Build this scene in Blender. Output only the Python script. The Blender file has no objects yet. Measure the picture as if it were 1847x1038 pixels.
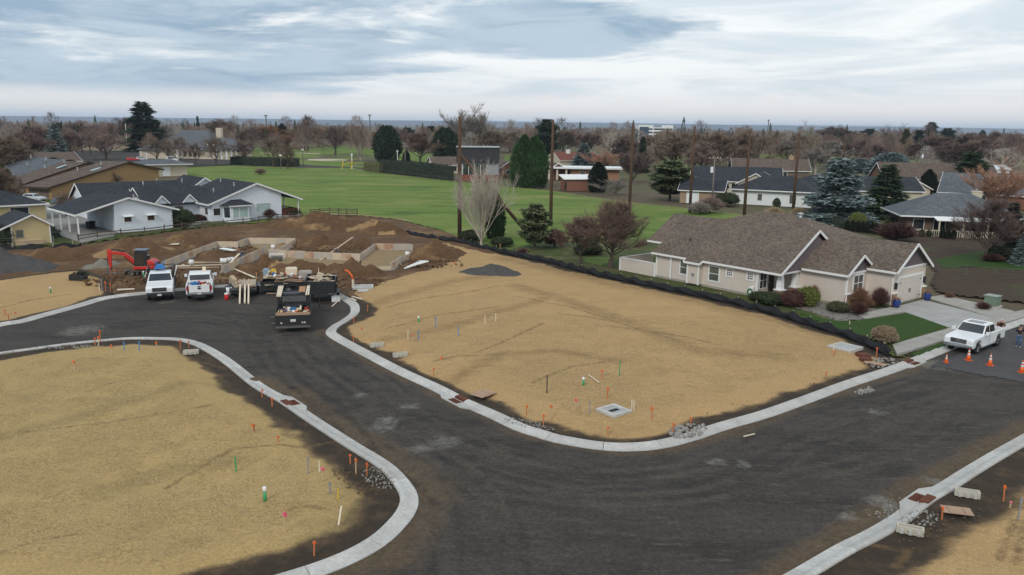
import bpy, bmesh, math, random
import numpy as np
from mathutils import Vector, Matrix
# ---------------------------------------------------------------- camera, sky, sun, exposure
scene = bpy.context.scene
COL = scene.collection
R = math.radians
random.seed(7)
cam_data = bpy.data.cameras.new('camera')
cam_data.sensor_width = 36.0
cam_data.lens = 36.0 * 1436.0 / 1847.0
cam_data.clip_end = 60000.0
cam_data.clip_start = 0.5
cam = bpy.data.objects.new('camera', cam_data)
COL.objects.link(cam)
cam.matrix_world = (Matrix.Translation((0, 0, 16.0)) @ Matrix.Rotation(R(90 - 11.46), 4, 'X')
                    @ Matrix.Rotation(R(0.72), 4, 'Z'))
scene.camera = cam
SUN_EL, SUN_AZ = 38.0, 205.0          # azimuth clockwise from +Y
world = bpy.data.worlds.new('World')
scene.world = world
world.use_nodes = True
def build_sky():
    nt = world.node_tree
    N, L = nt.nodes, nt.links
    for n in list(N):
        N.remove(n)
    out = N.new('ShaderNodeOutputWorld')
    bg = N.new('ShaderNodeBackground')
    bg.inputs['Strength'].default_value = 0.1
    L.new(bg.outputs[0], out.inputs[0])
    sky = N.new('ShaderNodeTexSky')
    sky.sky_type = 'NISHITA'
    sky.sun_disc = False
    sky.sun_elevation = R(SUN_EL)
    sky.sun_rotation = R(SUN_AZ)
    sky.air_density = 1.3
    sky.dust_density = 3.0
    tc = N.new('ShaderNodeTexCoord')
    sep = N.new('ShaderNodeSeparateXYZ')
    L.new(tc.outputs['Generated'], sep.inputs[0])
    def math_(op, a, b=None, clamp=False):
        n = N.new('ShaderNodeMath')
        n.operation = op
        n.use_clamp = clamp
        for i, v in enumerate((a, b)):
            if v is None:
                continue
            if isinstance(v, (int, float)):
                n.inputs[i].default_value = v
            else:
                L.new(v, n.inputs[i])
        return n.outputs[0]
    def mixc(f, a, b):
        n = N.new('ShaderNodeMix')
        n.data_type = 'RGBA'
        for sock, v in ((n.inputs[0], f), (n.inputs[6], a), (n.inputs[7], b)):
            if isinstance(v, (tuple, list)):
                sock.default_value = (*v, 1)
            elif isinstance(v, (int, float)):
                sock.default_value = v
            else:
                L.new(v, sock)
        return n.outputs[2]
    def ramp(v, lo, hi):
        n = N.new('ShaderNodeMapRange')
        n.interpolation_type = 'SMOOTHSTEP'
        L.new(v, n.inputs[0])
        n.inputs[1].default_value = lo
        n.inputs[2].default_value = hi
        return n.outputs[0]
    z = math_('MAXIMUM', sep.outputs[2], 0.0)
    def noise(sx, sz, off, scale, detail, rough, dist=0.0):
        """cloud noise over directions, stretched along the horizon"""
        c = N.new('ShaderNodeCombineXYZ')
        L.new(math_('ADD', math_('MULTIPLY', sep.outputs[0], sx), off), c.inputs[0])
        L.new(math_('MULTIPLY', sep.outputs[1], sx), c.inputs[1])
        L.new(math_('MULTIPLY', z, sz), c.inputs[2])
        n = N.new('ShaderNodeTexNoise')
        n.inputs['Scale'].default_value = scale
        n.inputs['Detail'].default_value = detail
        n.inputs['Roughness'].default_value = rough
        n.inputs['Distortion'].default_value = dist
        L.new(c.outputs[0], n.inputs[0])
        return n.outputs[0]
    big = noise(1.0, 6.5, SKX, 1.9, 9, .56, .45)
    fine = noise(1.0, 6.0, 3.7, 6.5, 8, .62, .6)
    wisp = noise(1.0, 8.0, 21.0, 3.0, 8, .6, .8)
    dens = math_('ADD', math_('MULTIPLY', big, .74), math_('MULTIPLY', fine, .26))
    dens = math_('ADD', dens, math_('MULTIPLY', sep.outputs[0], -.20))      # the cloud deck thins towards the right
    grey = ramp(dens, .478, .56)
    veil = mixc(ramp(wisp, .40, .60), (6.0, 6.7, 7.2), (8.2, 8.4, 8.5))
    col = mixc(.08, veil, sky.outputs[0])
    body = mixc(ramp(fine, .36, .64), (2.4, 3.45, 4.55), (4.1, 5.1, 6.0))
    col = mixc(math_('MULTIPLY', grey, .94), col, body)
    edge = math_('ADD', z, math_('MULTIPLY', math_('SUBTRACT', fine, .5), .03))
    col = mixc(math_('MULTIPLY', ramp(edge, .046, .024), .9), col, (7.9, 7.7, 7.45))
    col = mixc(math_('MULTIPLY', ramp(z, .012, .0), .6), col, (6.9, 7.3, 7.8))
    L.new(col, bg.inputs['Color'])
SKX = 11.3
build_sky()
sun_data = bpy.data.lights.new('sun', 'SUN')
sun_data.energy = 1.35
sun_data.angle = R(16)
sun_data.color = (1.0, .93, .83)
sun = bpy.data.objects.new('sun', sun_data)
COL.objects.link(sun)
_d = Vector((math.sin(R(SUN_AZ)) * math.cos(R(SUN_EL)), math.cos(R(SUN_AZ)) * math.cos(R(SUN_EL)), math.sin(R(SUN_EL))))
sun.rotation_euler = _d.to_track_quat('Z', 'Y').to_euler()
scene.view_settings.view_transform = 'Standard'
scene.view_settings.look = 'None'
scene.view_settings.gamma = 1.0
scene.view_settings.use_curve_mapping = False
scene.view_settings.exposure = 0.34
# ---------------------------------------------------------------- materials
MATS = {}
def mat(name, c, c2=None, scale=3.0, rough=.85, bump=0.0, bscale=None, detail=6.0, metal=0.0, fine=0.0,
        spec=.3, stretch=None, sharp=(.3, .7)):
    """two colours mixed by noise in object space, with fine grain and bump"""
    if name in MATS:
        return MATS[name]
    m = bpy.data.materials.new(name)
    m.use_nodes = True
    nt = m.node_tree
    N, L = nt.nodes, nt.links
    b = N['Principled BSDF']
    b.inputs['Roughness'].default_value = rough
    b.inputs['Metallic'].default_value = metal
    b.inputs['Specular IOR Level'].default_value = spec
    if c2 is None:
        c2 = tuple(x * .82 for x in c)
    tc = N.new('ShaderNodeTexCoord')
    vec = tc.outputs['Object']
    if stretch:
        mp = N.new('ShaderNodeMapping')
        mp.inputs['Scale'].default_value = stretch
        L.new(vec, mp.inputs[0])
        vec = mp.outputs[0]
    n1 = N.new('ShaderNodeTexNoise')
    n1.inputs['Scale'].default_value = scale
    n1.inputs['Detail'].default_value = detail
    n1.inputs['Roughness'].default_value = .62
    L.new(vec, n1.inputs[0])
    rp = N.new('ShaderNodeMapRange')
    rp.inputs[1].default_value, rp.inputs[2].default_value = sharp
    L.new(n1.outputs[0], rp.inputs[0])
    mx = N.new('ShaderNodeMix')
    mx.data_type = 'RGBA'
    mx.inputs[6].default_value = (*c, 1)
    mx.inputs[7].default_value = (*c2, 1)
    L.new(rp.outputs[0], mx.inputs[0])
    colr = mx.outputs[2]
    if fine:
        n2 = N.new('ShaderNodeTexNoise')
        n2.inputs['Scale'].default_value = scale * 9
        n2.inputs['Detail'].default_value = 4
        L.new(vec, n2.inputs[0])
        r2 = N.new('ShaderNodeMapRange')
        r2.inputs[1].default_value, r2.inputs[2].default_value = .3, .7
        r2.inputs[3].default_value, r2.inputs[4].default_value = 1 - fine, 1 + fine
        L.new(n2.outputs[0], r2.inputs[0])
        mu = N.new('ShaderNodeVectorMath')
        mu.operation = 'SCALE'
        L.new(colr, mu.inputs[0])
        L.new(r2.outputs[0], mu.inputs['Scale'])
        colr = mu.outputs[0]
    L.new(colr, b.inputs['Base Color'])
    if bump:
        bp = N.new('ShaderNodeBump')
        bp.inputs['Strength'].default_value = bump
        bp.inputs['Distance'].default_value = .05
        n3 = N.new('ShaderNodeTexNoise')
        n3.inputs['Scale'].default_value = bscale or scale * 4
        n3.inputs['Detail'].default_value = 5
        L.new(vec, n3.inputs[0])
        L.new(n3.outputs[0], bp.inputs['Height'])
        L.new(bp.outputs[0], b.inputs['Normal'])
    MATS[name] = m
    return m
def siding_mat(name, c, pitch=.19, line=.62, axis='Z'):
    """painted lap siding: thin board lines along the wall"""
    m = mat(name, c, tuple(x * .93 for x in c), 1.2, .7)
    nt = m.node_tree
    N, L = nt.nodes, nt.links
    b = N['Principled BSDF']
    src = b.inputs['Base Color'].links[0].from_socket
    tc = N.new('ShaderNodeTexCoord')
    sp = N.new('ShaderNodeSeparateXYZ')
    L.new(tc.outputs['Object'], sp.inputs[0])
    fr = N.new('ShaderNodeMath'); fr.operation = 'DIVIDE'; fr.inputs[1].default_value = pitch
    L.new(sp.outputs[axis], fr.inputs[0])
    f2 = N.new('ShaderNodeMath'); f2.operation = 'FRACT'
    L.new(fr.outputs[0], f2.inputs[0])
    mr = N.new('ShaderNodeMapRange')
    mr.inputs[1].default_value, mr.inputs[2].default_value = .0, .16
    mr.inputs[3].default_value, mr.inputs[4].default_value = line, 1.0
    L.new(f2.outputs[0], mr.inputs[0])
    mu = N.new('ShaderNodeVectorMath'); mu.operation = 'SCALE'
    L.new(src, mu.inputs[0]); L.new(mr.outputs[0], mu.inputs['Scale'])
    L.new(mu.outputs[0], b.inputs['Base Color'])
    bp = N.new('ShaderNodeBump'); bp.inputs['Strength'].default_value = .5; bp.inputs['Distance'].default_value = .02
    L.new(f2.outputs[0], bp.inputs['Height']); L.new(bp.outputs[0], b.inputs['Normal'])
    return m
def shingle_mat(name, c, c2, size=.32):
    """asphalt shingles: staggered tabs, each with its own tone"""
    if name in MATS:
        return MATS[name]
    m = bpy.data.materials.new(name)
    m.use_nodes = True
    nt = m.node_tree
    N, L = nt.nodes, nt.links
    b = N['Principled BSDF']
    b.inputs['Roughness'].default_value = .95
    b.inputs['Specular IOR Level'].default_value = .15
    tc = N.new('ShaderNodeTexCoord')
    v = N.new('ShaderNodeTexVoronoi')
    v.inputs['Scale'].default_value = 1 / size
    mp = N.new('ShaderNodeMapping')
    mp.inputs['Scale'].default_value = (.7, .7, 2.2)
    L.new(tc.outputs['Object'], mp.inputs[0])
    L.new(mp.outputs[0], v.inputs[0])
    sp = N.new('ShaderNodeSeparateColor')
    L.new(v.outputs['Color'], sp.inputs[0])
    n = N.new('ShaderNodeTexNoise')
    n.inputs['Scale'].default_value = .35
    n.inputs['Detail'].default_value = 6
    L.new(tc.outputs['Object'], n.inputs[0])
    ad = N.new('ShaderNodeMath'); ad.operation = 'MULTIPLY_ADD'
    L.new(n.outputs[0], ad.inputs[0]); ad.inputs[1].default_value = .8
    mr0 = N.new('ShaderNodeMath'); mr0.operation = 'MULTIPLY_ADD'
    L.new(sp.outputs[0], mr0.inputs[0]); mr0.inputs[1].default_value = .95; mr0.inputs[2].default_value = -.4
    L.new(mr0.outputs[0], ad.inputs[2])
    mx = N.new('ShaderNodeMix'); mx.data_type = 'RGBA'; mx.clamp_factor = True
    mx.inputs[6].default_value = (*c, 1); mx.inputs[7].default_value = (*c2, 1)
    L.new(ad.outputs[0], mx.inputs[0])
    L.new(mx.outputs[2], b.inputs['Base Color'])
    bp = N.new('ShaderNodeBump'); bp.inputs['Strength'].default_value = .4; bp.inputs['Distance'].default_value = .02
    L.new(sp.outputs[1], bp.inputs['Height']); L.new(bp.outputs[0], b.inputs['Normal'])
    MATS[name] = m
    return m
def glass_mat(name, c=(.03, .035, .04), rough=.08):
    m = mat(name, c, tuple(x * .7 for x in c), .8, rough, spec=1.0)
    return m
# ---------------------------------------------------------------- mesh helpers
def setp(o, label=None, cat=None, group=None, kind=None):
    if label: o['label'] = label
    if cat: o['category'] = cat
    if group: o['group'] = group
    if kind: o['kind'] = kind
    return o
def thing(name, label, cat, loc=(0, 0, 0), rz=0.0, group=None):
    o = bpy.data.objects.new(name, None)
    o.empty_display_size = .2
    COL.objects.link(o)
    if len(loc) == 2:
        loc = (loc[0], loc[1], 0)
    o.location = loc
    o.rotation_euler = (0, 0, rz)
    return setp(o, label, cat, group)
def copy_tree(o, parent=None):
    c = o.copy()
    COL.objects.link(c)
    c.parent = parent
    for ch in o.children:
        copy_tree(ch, c)
    return c
class MB:
    def __init__(s):
        s.v, s.f = [], []
    def add(s, vs, fs):
        k = len(s.v)
        s.v.extend([tuple(p) for p in vs])
        s.f.extend([tuple(i + k for i in f) for f in fs])
        return s
    def hexa(s, p):
        """8 points: bottom ring 0-3 (ccw from above), top ring 4-7"""
        return s.add(p, [(3, 2, 1, 0), (4, 5, 6, 7), (0, 1, 5, 4), (1, 2, 6, 5), (2, 3, 7, 6), (3, 0, 4, 7)])
    def box(s, x0, x1, y0, y1, z0, z1):
        return s.hexa([(x0, y0, z0), (x1, y0, z0), (x1, y1, z0), (x0, y1, z0),
                       (x0, y0, z1), (x1, y0, z1), (x1, y1, z1), (x0, y1, z1)])
    def cbox(s, c, d, rz=0.0, rx=0.0, ry=0.0):
        m = Matrix.Translation(c) @ Matrix.Rotation(rz, 4, 'Z') @ Matrix.Rotation(ry, 4, 'Y') @ Matrix.Rotation(rx, 4, 'X')
        x, y, z = d[0] / 2, d[1] / 2, d[2] / 2
        return s.hexa([m @ Vector(p) for p in ((-x, -y, -z), (x, -y, -z), (x, y, -z), (-x, y, -z),
                                               (-x, -y, z), (x, -y, z), (x, y, z), (-x, y, z))])
    def bar(s, a, b, w, h=None):
        """rectangular bar from a to b"""
        a, b = Vector(a), Vector(b)
        h = h or w
        d = b - a
        n = d.normalized()
        up = Vector((0, 0, 1)) if abs(n.z) < .95 else Vector((1, 0, 0))
        sx = n.cross(up).normalized() * w / 2
        sy = sx.cross(n).normalized() * h / 2
        return s.hexa([a - sx - sy, a + sx - sy, b + sx - sy, b - sx - sy, a - sx + sy, a + sx + sy, b + sx + sy, b - sx + sy])
    def tube(s, pts, rad, n=6, cap=True):
        pts = [Vector(p) for p in pts]
        if not isinstance(rad, (list, tuple)):
            rad = [rad] * len(pts)
        k = len(s.v)
        u = None
        for i, p in enumerate(pts):
            t = (pts[min(i + 1, len(pts) - 1)] - pts[max(i - 1, 0)]).normalized()
            if u is None:
                u = t.orthogonal().normalized()
            else:
                u = (u - t * u.dot(t)).normalized()
            w = t.cross(u)
            for j in range(n):
                a = 2 * math.pi * j / n
                s.v.append(tuple(p + (u * math.cos(a) + w * math.sin(a)) * rad[i]))
        for i in range(len(pts) - 1):
            for j in range(n):
                a, b = k + i * n + j, k + i * n + (j + 1) % n
                s.f.append((a, b, b + n, a + n))
        if cap:
            s.f.append(tuple(k + j for j in range(n))[::-1])
            s.f.append(tuple(k + (len(pts) - 1) * n + j for j in range(n)))
        return s
    def prism(s, poly, y0, y1, axis='y'):
        """polygon in (x,z) extruded along y (axis y), or (y,z) along x (axis x), or (x,y) along z"""
        n = len(poly)
        def P(a, b, t):
            return {'y': (a, t, b), 'x': (t, a, b), 'z': (a, b, t)}[axis]
        vs = [P(a, b, y0) for a, b in poly] + [P(a, b, y1) for a, b in poly]
        fs = [tuple(range(n)), tuple(range(2 * n - 1, n - 1, -1))]
        for i in range(n):
            j = (i + 1) % n
            fs.append((j, i, i + n, j + n))
        return s.add(vs, fs)
    def slab(s, poly, t=.14):
        """planar polygon (3d) thickened downwards"""
        n = len(poly)
        vs = [tuple(p) for p in poly] + [(p[0], p[1], p[2] - t) for p in poly]
        fs = [tuple(range(n)), tuple(range(2 * n - 1, n - 1, -1))]
        for i in range(n):
            j = (i + 1) % n
            fs.append((j, i, i + n, j + n))
        return s.add(vs, fs)
    def ball(s, c, r, n=8, m=6, jit=0.0):
        k = len(s.v)
        rx, ry, rz = r if isinstance(r, (tuple, list)) else (r, r, r)
        for i in range(m + 1):
            th = math.pi * i / m
            for j in range(n):
                a = 2 * math.pi * j / n
                q = 1 + random.uniform(-jit, jit)
                s.v.append((c[0] + rx * math.sin(th) * math.cos(a) * q, c[1] + ry * math.sin(th) * math.sin(a) * q, c[2] + rz * math.cos(th) * q))
        for i in range(m):
            for j in range(n):
                a, b = k + i * n + j, k + i * n + (j + 1) % n
                s.f.append((a, a + n, b + n, b))
        return s
    def mesh(s, name):
        me = bpy.data.meshes.new(name)
        me.from_pydata(s.v, [], s.f)
        return me
    def build(s, name, m, parent=None, smooth=False, bevel=0.0, fix=True, loc=None, rz=None):
        me = s.mesh(name)
        if fix and len(me.polygons) < 20000:
            bm = bmesh.new(); bm.from_mesh(me)
            bmesh.ops.recalc_face_normals(bm, faces=bm.faces)
            bm.to_mesh(me); bm.free()
        me.materials.append(m)
        if smooth:
            me.polygons.foreach_set('use_smooth', [True] * len(me.polygons))
        o = bpy.data.objects.new(name, me)
        COL.objects.link(o)
        if parent is not None: o.parent = parent
        if loc is not None: o.location = loc
        if rz is not None: o.rotation_euler = (0, 0, rz)
        if bevel:
            md = o.modifiers.new('bevel', 'BEVEL'); md.width = bevel; md.segments = 2; md.limit_method = 'ANGLE'
        return o
def same(o, parent=None, loc=None, rz=None):
    """a copy that shares the mesh"""
    c = o.copy()
    COL.objects.link(c)
    if parent is not None: c.parent = parent
    if loc is not None: c.location = loc
    if rz is not None: c.rotation_euler = (0, 0, rz)
    return c
# ---------------------------------------------------------------- numpy noise and height patches
def _hash(ix, iy, seed):
    h = (ix.astype(np.int64) * 374761393 + iy.astype(np.int64) * 668265263 + seed * 1442695041) & 0xFFFFFFFF
    h = ((h ^ (h >> 13)) * 1274126177) & 0xFFFFFFFF
    return ((h ^ (h >> 16)) & 0xFFFF) / 65535.0
def vnoise(x, y, seed=0):
    ix, iy = np.floor(x), np.floor(y)
    fx, fy = x - ix, y - iy
    fx, fy = fx * fx * (3 - 2 * fx), fy * fy * (3 - 2 * fy)
    a, b = _hash(ix, iy, seed), _hash(ix + 1, iy, seed)
    c, d = _hash(ix, iy + 1, seed), _hash(ix + 1, iy + 1, seed)
    return (a * (1 - fx) + b * fx) * (1 - fy) + (c * (1 - fx) + d * fx) * fy
def fbm(x, y, scale, octv=4, seed=0, gain=.5):
    t, a, s = 0, 1.0, 0
    for i in range(octv):
        t = t + a * (vnoise(x / scale + 17.3 * i, y / scale - 9.1 * i, seed + i) - .5)
        s += a
        a *= gain
        scale /= 2.03
    return t / s * 2          # about -1..1
def sdist(x, y, poly):
    """signed distance to polygon, positive inside"""
    d = np.full(x.shape, 1e9)
    ins = np.zeros(x.shape, bool)
    n = len(poly)
    for i in range(n):
        (ax, ay), (bx, by) = poly[i], poly[(i + 1) % n]
        ex, ey = bx - ax, by - ay
        l2 = ex * ex + ey * ey + 1e-12
        t = np.clip(((x - ax) * ex + (y - ay) * ey) / l2, 0, 1)
        d = np.minimum(d, np.hypot(x - ax - t * ex, y - ay - t * ey))
        if ay != by:
            c = ((ay > y) != (by > y)) & (x < (bx - ax) * (y - ay) / (by - ay) + ax)
            ins ^= c
    return np.where(ins, d, -d)
def ldist(x, y, line):
    d = np.full(x.shape, 1e9)
    for (ax, ay), (bx, by) in zip(line[:-1], line[1:]):
        ex, ey = bx - ax, by - ay
        t = np.clip(((x - ax) * ex + (y - ay) * ey) / (ex * ex + ey * ey + 1e-12), 0, 1)
        d = np.minimum(d, np.hypot(x - ax - t * ex, y - ay - t * ey))
    return d
def sstep(v, a, b):
    t = np.clip((v - a) / (b - a), 0, 1)
    return t * t * (3 - 2 * t)
def patch(name, poly, res, zfun, m, margin=.6, attrs=None, kind='structure', parent=None, smooth=True):
    """height sheet over a polygon; its rim dives under what lies around it"""
    xs = [p[0] for p in poly]; ys = [p[1] for p in poly]
    gx = np.arange(min(xs) - margin, max(xs) + margin + res, res)
    gy = np.arange(min(ys) - margin, max(ys) + margin + res, res)
    X, Y = np.meshgrid(gx, gy)
    S = sdist(X, Y, poly)
    Z = zfun(X, Y, S)
    keep = S > -margin
    fm = keep[:-1, :-1] & keep[1:, :-1] & keep[:-1, 1:] & keep[1:, 1:]
    idx = -np.ones(X.shape, int)
    used = np.zeros(X.shape, bool)
    used[:-1, :-1] |= fm; used[1:, :-1] |= fm; used[:-1, 1:] |= fm; used[1:, 1:] |= fm
    idx[used] = np.arange(used.sum())
    v = np.stack([X[used], Y[used], Z[used]], 1)
    jj, ii = np.nonzero(fm)
    f = np.stack([idx[jj, ii], idx[jj, ii + 1], idx[jj + 1, ii + 1], idx[jj + 1, ii]], 1)
    me = bpy.data.meshes.new(name)
    me.vertices.add(len(v)); me.vertices.foreach_set('co', v.ravel())
    me.loops.add(f.size); me.loops.foreach_set('vertex_index', f.ravel())
    me.polygons.add(len(f)); me.polygons.foreach_set('loop_start', np.arange(0, f.size, 4))
    me.update(calc_edges=True)
    me.polygons.foreach_set('use_smooth', np.full(len(f), smooth))
    for k, fn in (attrs or {}).items():
        a = me.attributes.new(k, 'FLOAT', 'POINT')
        a.data.foreach_set('value', fn(X, Y, S, Z)[used].astype(np.float32))
    me.materials.append(m)
    o = bpy.data.objects.new(name, me)
    COL.objects.link(o)
    if parent is not None: o.parent = parent
    if kind: o['kind'] = kind
    return o
def ground_mat(name, layers, base, rough=.95, bump=.5, bscale=6.0, grain=.25, gscale=14.0):
    """base=(c1,c2,scale); layers=[(attribute|None, c1, c2, scale, lo, hi)] laid over it in turn, each where
    its attribute (plus noise) passes lo..hi"""
    m = bpy.data.materials.new(name)
    m.use_nodes = True
    nt = m.node_tree
    N, L = nt.nodes, nt.links
    b = N['Principled BSDF']
    b.inputs['Roughness'].default_value = rough
    b.inputs['Specular IOR Level'].default_value = .2
    tc = N.new('ShaderNodeTexCoord')
    def nz(scale, detail=8, off=0.0, stretch=None, rough_=.62):
        n = N.new('ShaderNodeTexNoise')
        n.inputs['Scale'].default_value = scale
        n.inputs['Detail'].default_value = detail
        n.inputs['Roughness'].default_value = rough_
        mp = N.new('ShaderNodeMapping')
        mp.inputs['Location'].default_value = (off, off * 1.7, 0)
        if stretch:
            mp.inputs['Scale'].default_value = stretch[:3]
            mp.inputs['Rotation'].default_value = (0, 0, stretch[3] if len(stretch) > 3 else 0)
        L.new(tc.outputs['Object'], mp.inputs[0])
        L.new(mp.outputs[0], n.inputs[0])
        return n.outputs[0]
    def mr(v, lo, hi, a=0.0, c=1.0):
        n = N.new('ShaderNodeMapRange')
        n.inputs[1].default_value, n.inputs[2].default_value = lo, hi
        n.inputs[3].default_value, n.inputs[4].default_value = a, c
        L.new(v, n.inputs[0])
        return n.outputs[0]
    def mix(f, a, c):
        n = N.new('ShaderNodeMix'); n.data_type = 'RGBA'
        L.new(f, n.inputs[0])
        for s_, v in ((n.inputs[6], a), (n.inputs[7], c)):
            if isinstance(v, tuple): s_.default_value = (*v, 1)
            else: L.new(v, s_)
        return n.outputs[2]
    col = mix(mr(nz(base[2]), .3, .7), base[0], base[1])
    for i, ly in enumerate(layers):
        at, c1, c2, sc, lo, hi = ly[:6]
        st = ly[6] if len(ly) > 6 else None
        top = mix(mr(nz(sc * 1.7, off=3.1 * i + 1), .3, .7), c1, c2)
        n = nz(sc, off=7.7 * i + 4, stretch=st)
        if at:
            a = N.new('ShaderNodeAttribute'); a.attribute_name = at
            ma = N.new('ShaderNodeMath'); ma.operation = 'MULTIPLY_ADD'
            L.new(n, ma.inputs[0]); ma.inputs[1].default_value = ly[7] if len(ly) > 7 else 1.0
            L.new(a.outputs['Fac'], ma.inputs[2])
            n = ma.outputs[0]
        col = mix(mr(n, lo, hi), col, top)
    g = nz(gscale, 4, 31.0, rough_=.7)
    sc_ = N.new('ShaderNodeVectorMath'); sc_.operation = 'SCALE'
    L.new(col, sc_.inputs[0])
    L.new(mr(g, .25, .75, 1 - grain, 1 + grain), sc_.inputs['Scale'])
    L.new(sc_.outputs[0], b.inputs['Base Color'])
    if bump:
        bp = N.new('ShaderNodeBump'); bp.inputs['Strength'].default_value = bump; bp.inputs['Distance'].default_value = .08
        L.new(nz(bscale, 6, 13.0), bp.inputs['Height'])
        L.new(bp.outputs[0], b.inputs['Normal'])
    MATS[name] = m
    return m
# ================================================================ SETTING
KA = [(-38.57,49.02),(-37.19,51.16),(-35.52,53.21),(-33.99,54.4),(-32.39,55.64),(-30.69,56.62),(-28.66,57.5),(-26.75,57.59),(-24.75,57.37),(-22.84,56.08),(-20.47,53.47),(-18.6,51.07),(-15.65,47.02),(-13.38,44.47),(-11.79,42.5),(-10.35,40.69),(-8.13,38.01),(-5.98,35.46),(-4.87,33.52),(-4.36,32.12),(-4.33,30.81),(-4.71,29.31),(-5.24,28.14),(-6.07,27.08),(-7.12,26.16),(-8.49,25.24),(-10.08,24.29),(-12.82,23.01)]
KB = [(-41.49,52.94),(-41.14,56.9),(-40.41,60.94),(-39.48,62.07),(-38.99,63.99),(-38.43,66.02),(-37.88,68.19),(-37.36,70.72),(-36.22,72.23),(-34.51,73.57),(-32.12,75.27),(-28.76,77.11),(-24.95,77.9),(-21.08,77.31),(-18.6,76.11),(-16.97,74.38),(-15.57,72.24),(-14.39,70.19),(-13.76,68.23),(-13.49,66.15),(-13.75,63.78),(-14.12,61.91),(-14.09,60.17),(-13.54,58.87),(-12.08,56.73),(-9.86,53.67),(-7.28,50.19),(-4.52,46.82),(-2.97,44.67),(-2.04,43.57),(-0.7,42.02),(0.53,40.49),(1.72,39.52),(2.48,38.94),(4.41,38.13),(5.99,37.97),(7.64,38.37),(9.5,39.47),(11.56,41.03),(14.46,42.99),(17.81,45.63),(21.58,48.7),(25.71,51.81),(28.66,54.26),(32.04,57.11),(36.6,60.78),(44.05,66.6),(55.48,75.16)]
KC = [(34.34,45.17),(30.35,42.16),(27.14,39.66),(24.46,37.57),(21.94,35.54),(20.16,34.06),(18.35,32.63),(16.41,30.82),(14.61,29.39),(13.05,28.29),(11.17,26.8),(8.96,25.09),(7.03,23.56)]
FENCE = [(-15.6,117.27),(-13,113.93),(-9.7,110.84),(-7.08,108.92),(-4.13,104.11),(-1.37,100.6),(1.76,96.51),(4.35,93.49),(7.84,87.87),(10.51,84.09),(15.38,78.22),(19.63,73.09),(23.1,67.71),(24.69,64.07),(26.35,60.29),(27.07,56.59),(27.38,54.89)]
def smooth_line(pts, step):
    """Catmull-Rom through the points, resampled at equal steps"""
    P = [Vector((p[0], p[1])) for p in pts]
    P = [P[0] * 2 - P[1]] + P + [P[-1] * 2 - P[-2]]
    out = []
    for i in range(1, len(P) - 2):
        a, b, c, d = P[i - 1:i + 3]
        for k in range(12):
            t = k / 12
            out.append(.5 * (2 * b + (c - a) * t + (2 * a - 5 * b + 4 * c - d) * t * t + (3 * b - a - 3 * c + d) * t ** 3))
    out.append(P[-2])
    res, acc = [out[0]], 0.0
    for p, q in zip(out[:-1], out[1:]):
        l = (q - p).length
        while acc + l >= step:
            t = (step - acc) / l
            p = p.lerp(q, t)
            res.append(p)
            l = (q - p).length
            acc = 0.0
        acc += l
    return res
def offset_line(pts, d):
    """offset to the left of travel"""
    out = []
    for i, p in enumerate(pts):
        a, b = pts[max(i - 1, 0)], pts[min(i + 1, len(pts) - 1)]
        t = Vector((b[0] - a[0], b[1] - a[1])).normalized()
        out.append((p[0] - t.y * d, p[1] + t.x * d))
    return out
# ---- materials of the ground
m_ground = ground_mat('far_ground', [(None, (.07, .10, .03), (.10, .10, .04), .02, .50, .60)],
                      ((.085, .068, .042), (.13, .105, .065), .05), grain=.2, gscale=1.0, bump=.3, bscale=.5)
m_road = ground_mat('asphalt', [
    (None, (.034, .030, .026), (.041, .035, .032), .16, .48, .62, (1, 3.0, 1, .67)),
    (None, (.077, .066, .056), (.091, .079, .068), .6, .55, .70, (1, 5.0, 1, .67)),
    (None, (.063, .055, .048), (.078, .069, .059), .5, .57, .70, (1, 4.5, 1, -.9)),
    ('dust', (.110, .079, .050), (.075, .055, .036), .8, .60, 1.15),
    ('wheel', (.023, .020, .019), (.030, .025, .023), .8, .72, 1.2),
    ('trail', (.088, .073, .057), (.072, .061, .048), .8, .75, 1.2),
    ('spill', (.191, .182, .163), (.134, .124, .113), 2.2, .95, 1.35),
], ((.048, .042, .037), (.063, .055, .048), .35), rough=.86, bump=.6, bscale=9, grain=.45, gscale=6)
m_street = ground_mat('old_asphalt', [(None, (.05, .048, .05), (.06, .058, .06), .4, .5, .7)],
                      ((.062, .06, .063), (.078, .076, .078), .3), rough=.9, bump=.3, bscale=14, grain=.25, gscale=9)
def lot_mat(name, a, b, c, d, wr=(.27, .175, .08)):
    return ground_mat(name, [
    (None, c, d, .05, .44, .60),
    (None, tuple(x * .84 for x in a), tuple(x * .76 for x in b), .22, .54, .74, (1, 1.8, 1, .7)),
    (None, tuple(x * .78 for x in b), tuple(x * .68 for x in b), 1.7, .60, .76, (1, 1.8, 1, .5)),
    (None, tuple(x * 1.14 for x in a), tuple(x * 1.10 for x in c), 2.3, .58, .74, (1, 1.6, 1, -.4)),
    ('worn', wr, tuple(x * .8 for x in wr), .9, .75, 1.25, (1, 2.2, 1, .75)),
    ('rim', (.105, .072, .042), (.075, .053, .033), .7, .66, .96, None, .8),
    ('rim', (.050, .037, .025), (.038, .029, .021), .9, .96, 1.16, None, .8),
    ('track', (.17, .108, .05), (.125, .08, .04), 2.4, .80, 1.25),
    ], (a, b, .28), bump=1.0, bscale=4, grain=.30, gscale=9)
m_lot = lot_mat('straw_soil', (.43, .285, .134), (.375, .245, .112), (.35, .228, .105), (.40, .272, .132))
m_lot2 = lot_mat('straw_soil_olive', (.405, .283, .124), (.355, .247, .108), (.345, .248, .108), (.395, .281, .128), (.29, .212, .092))
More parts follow.
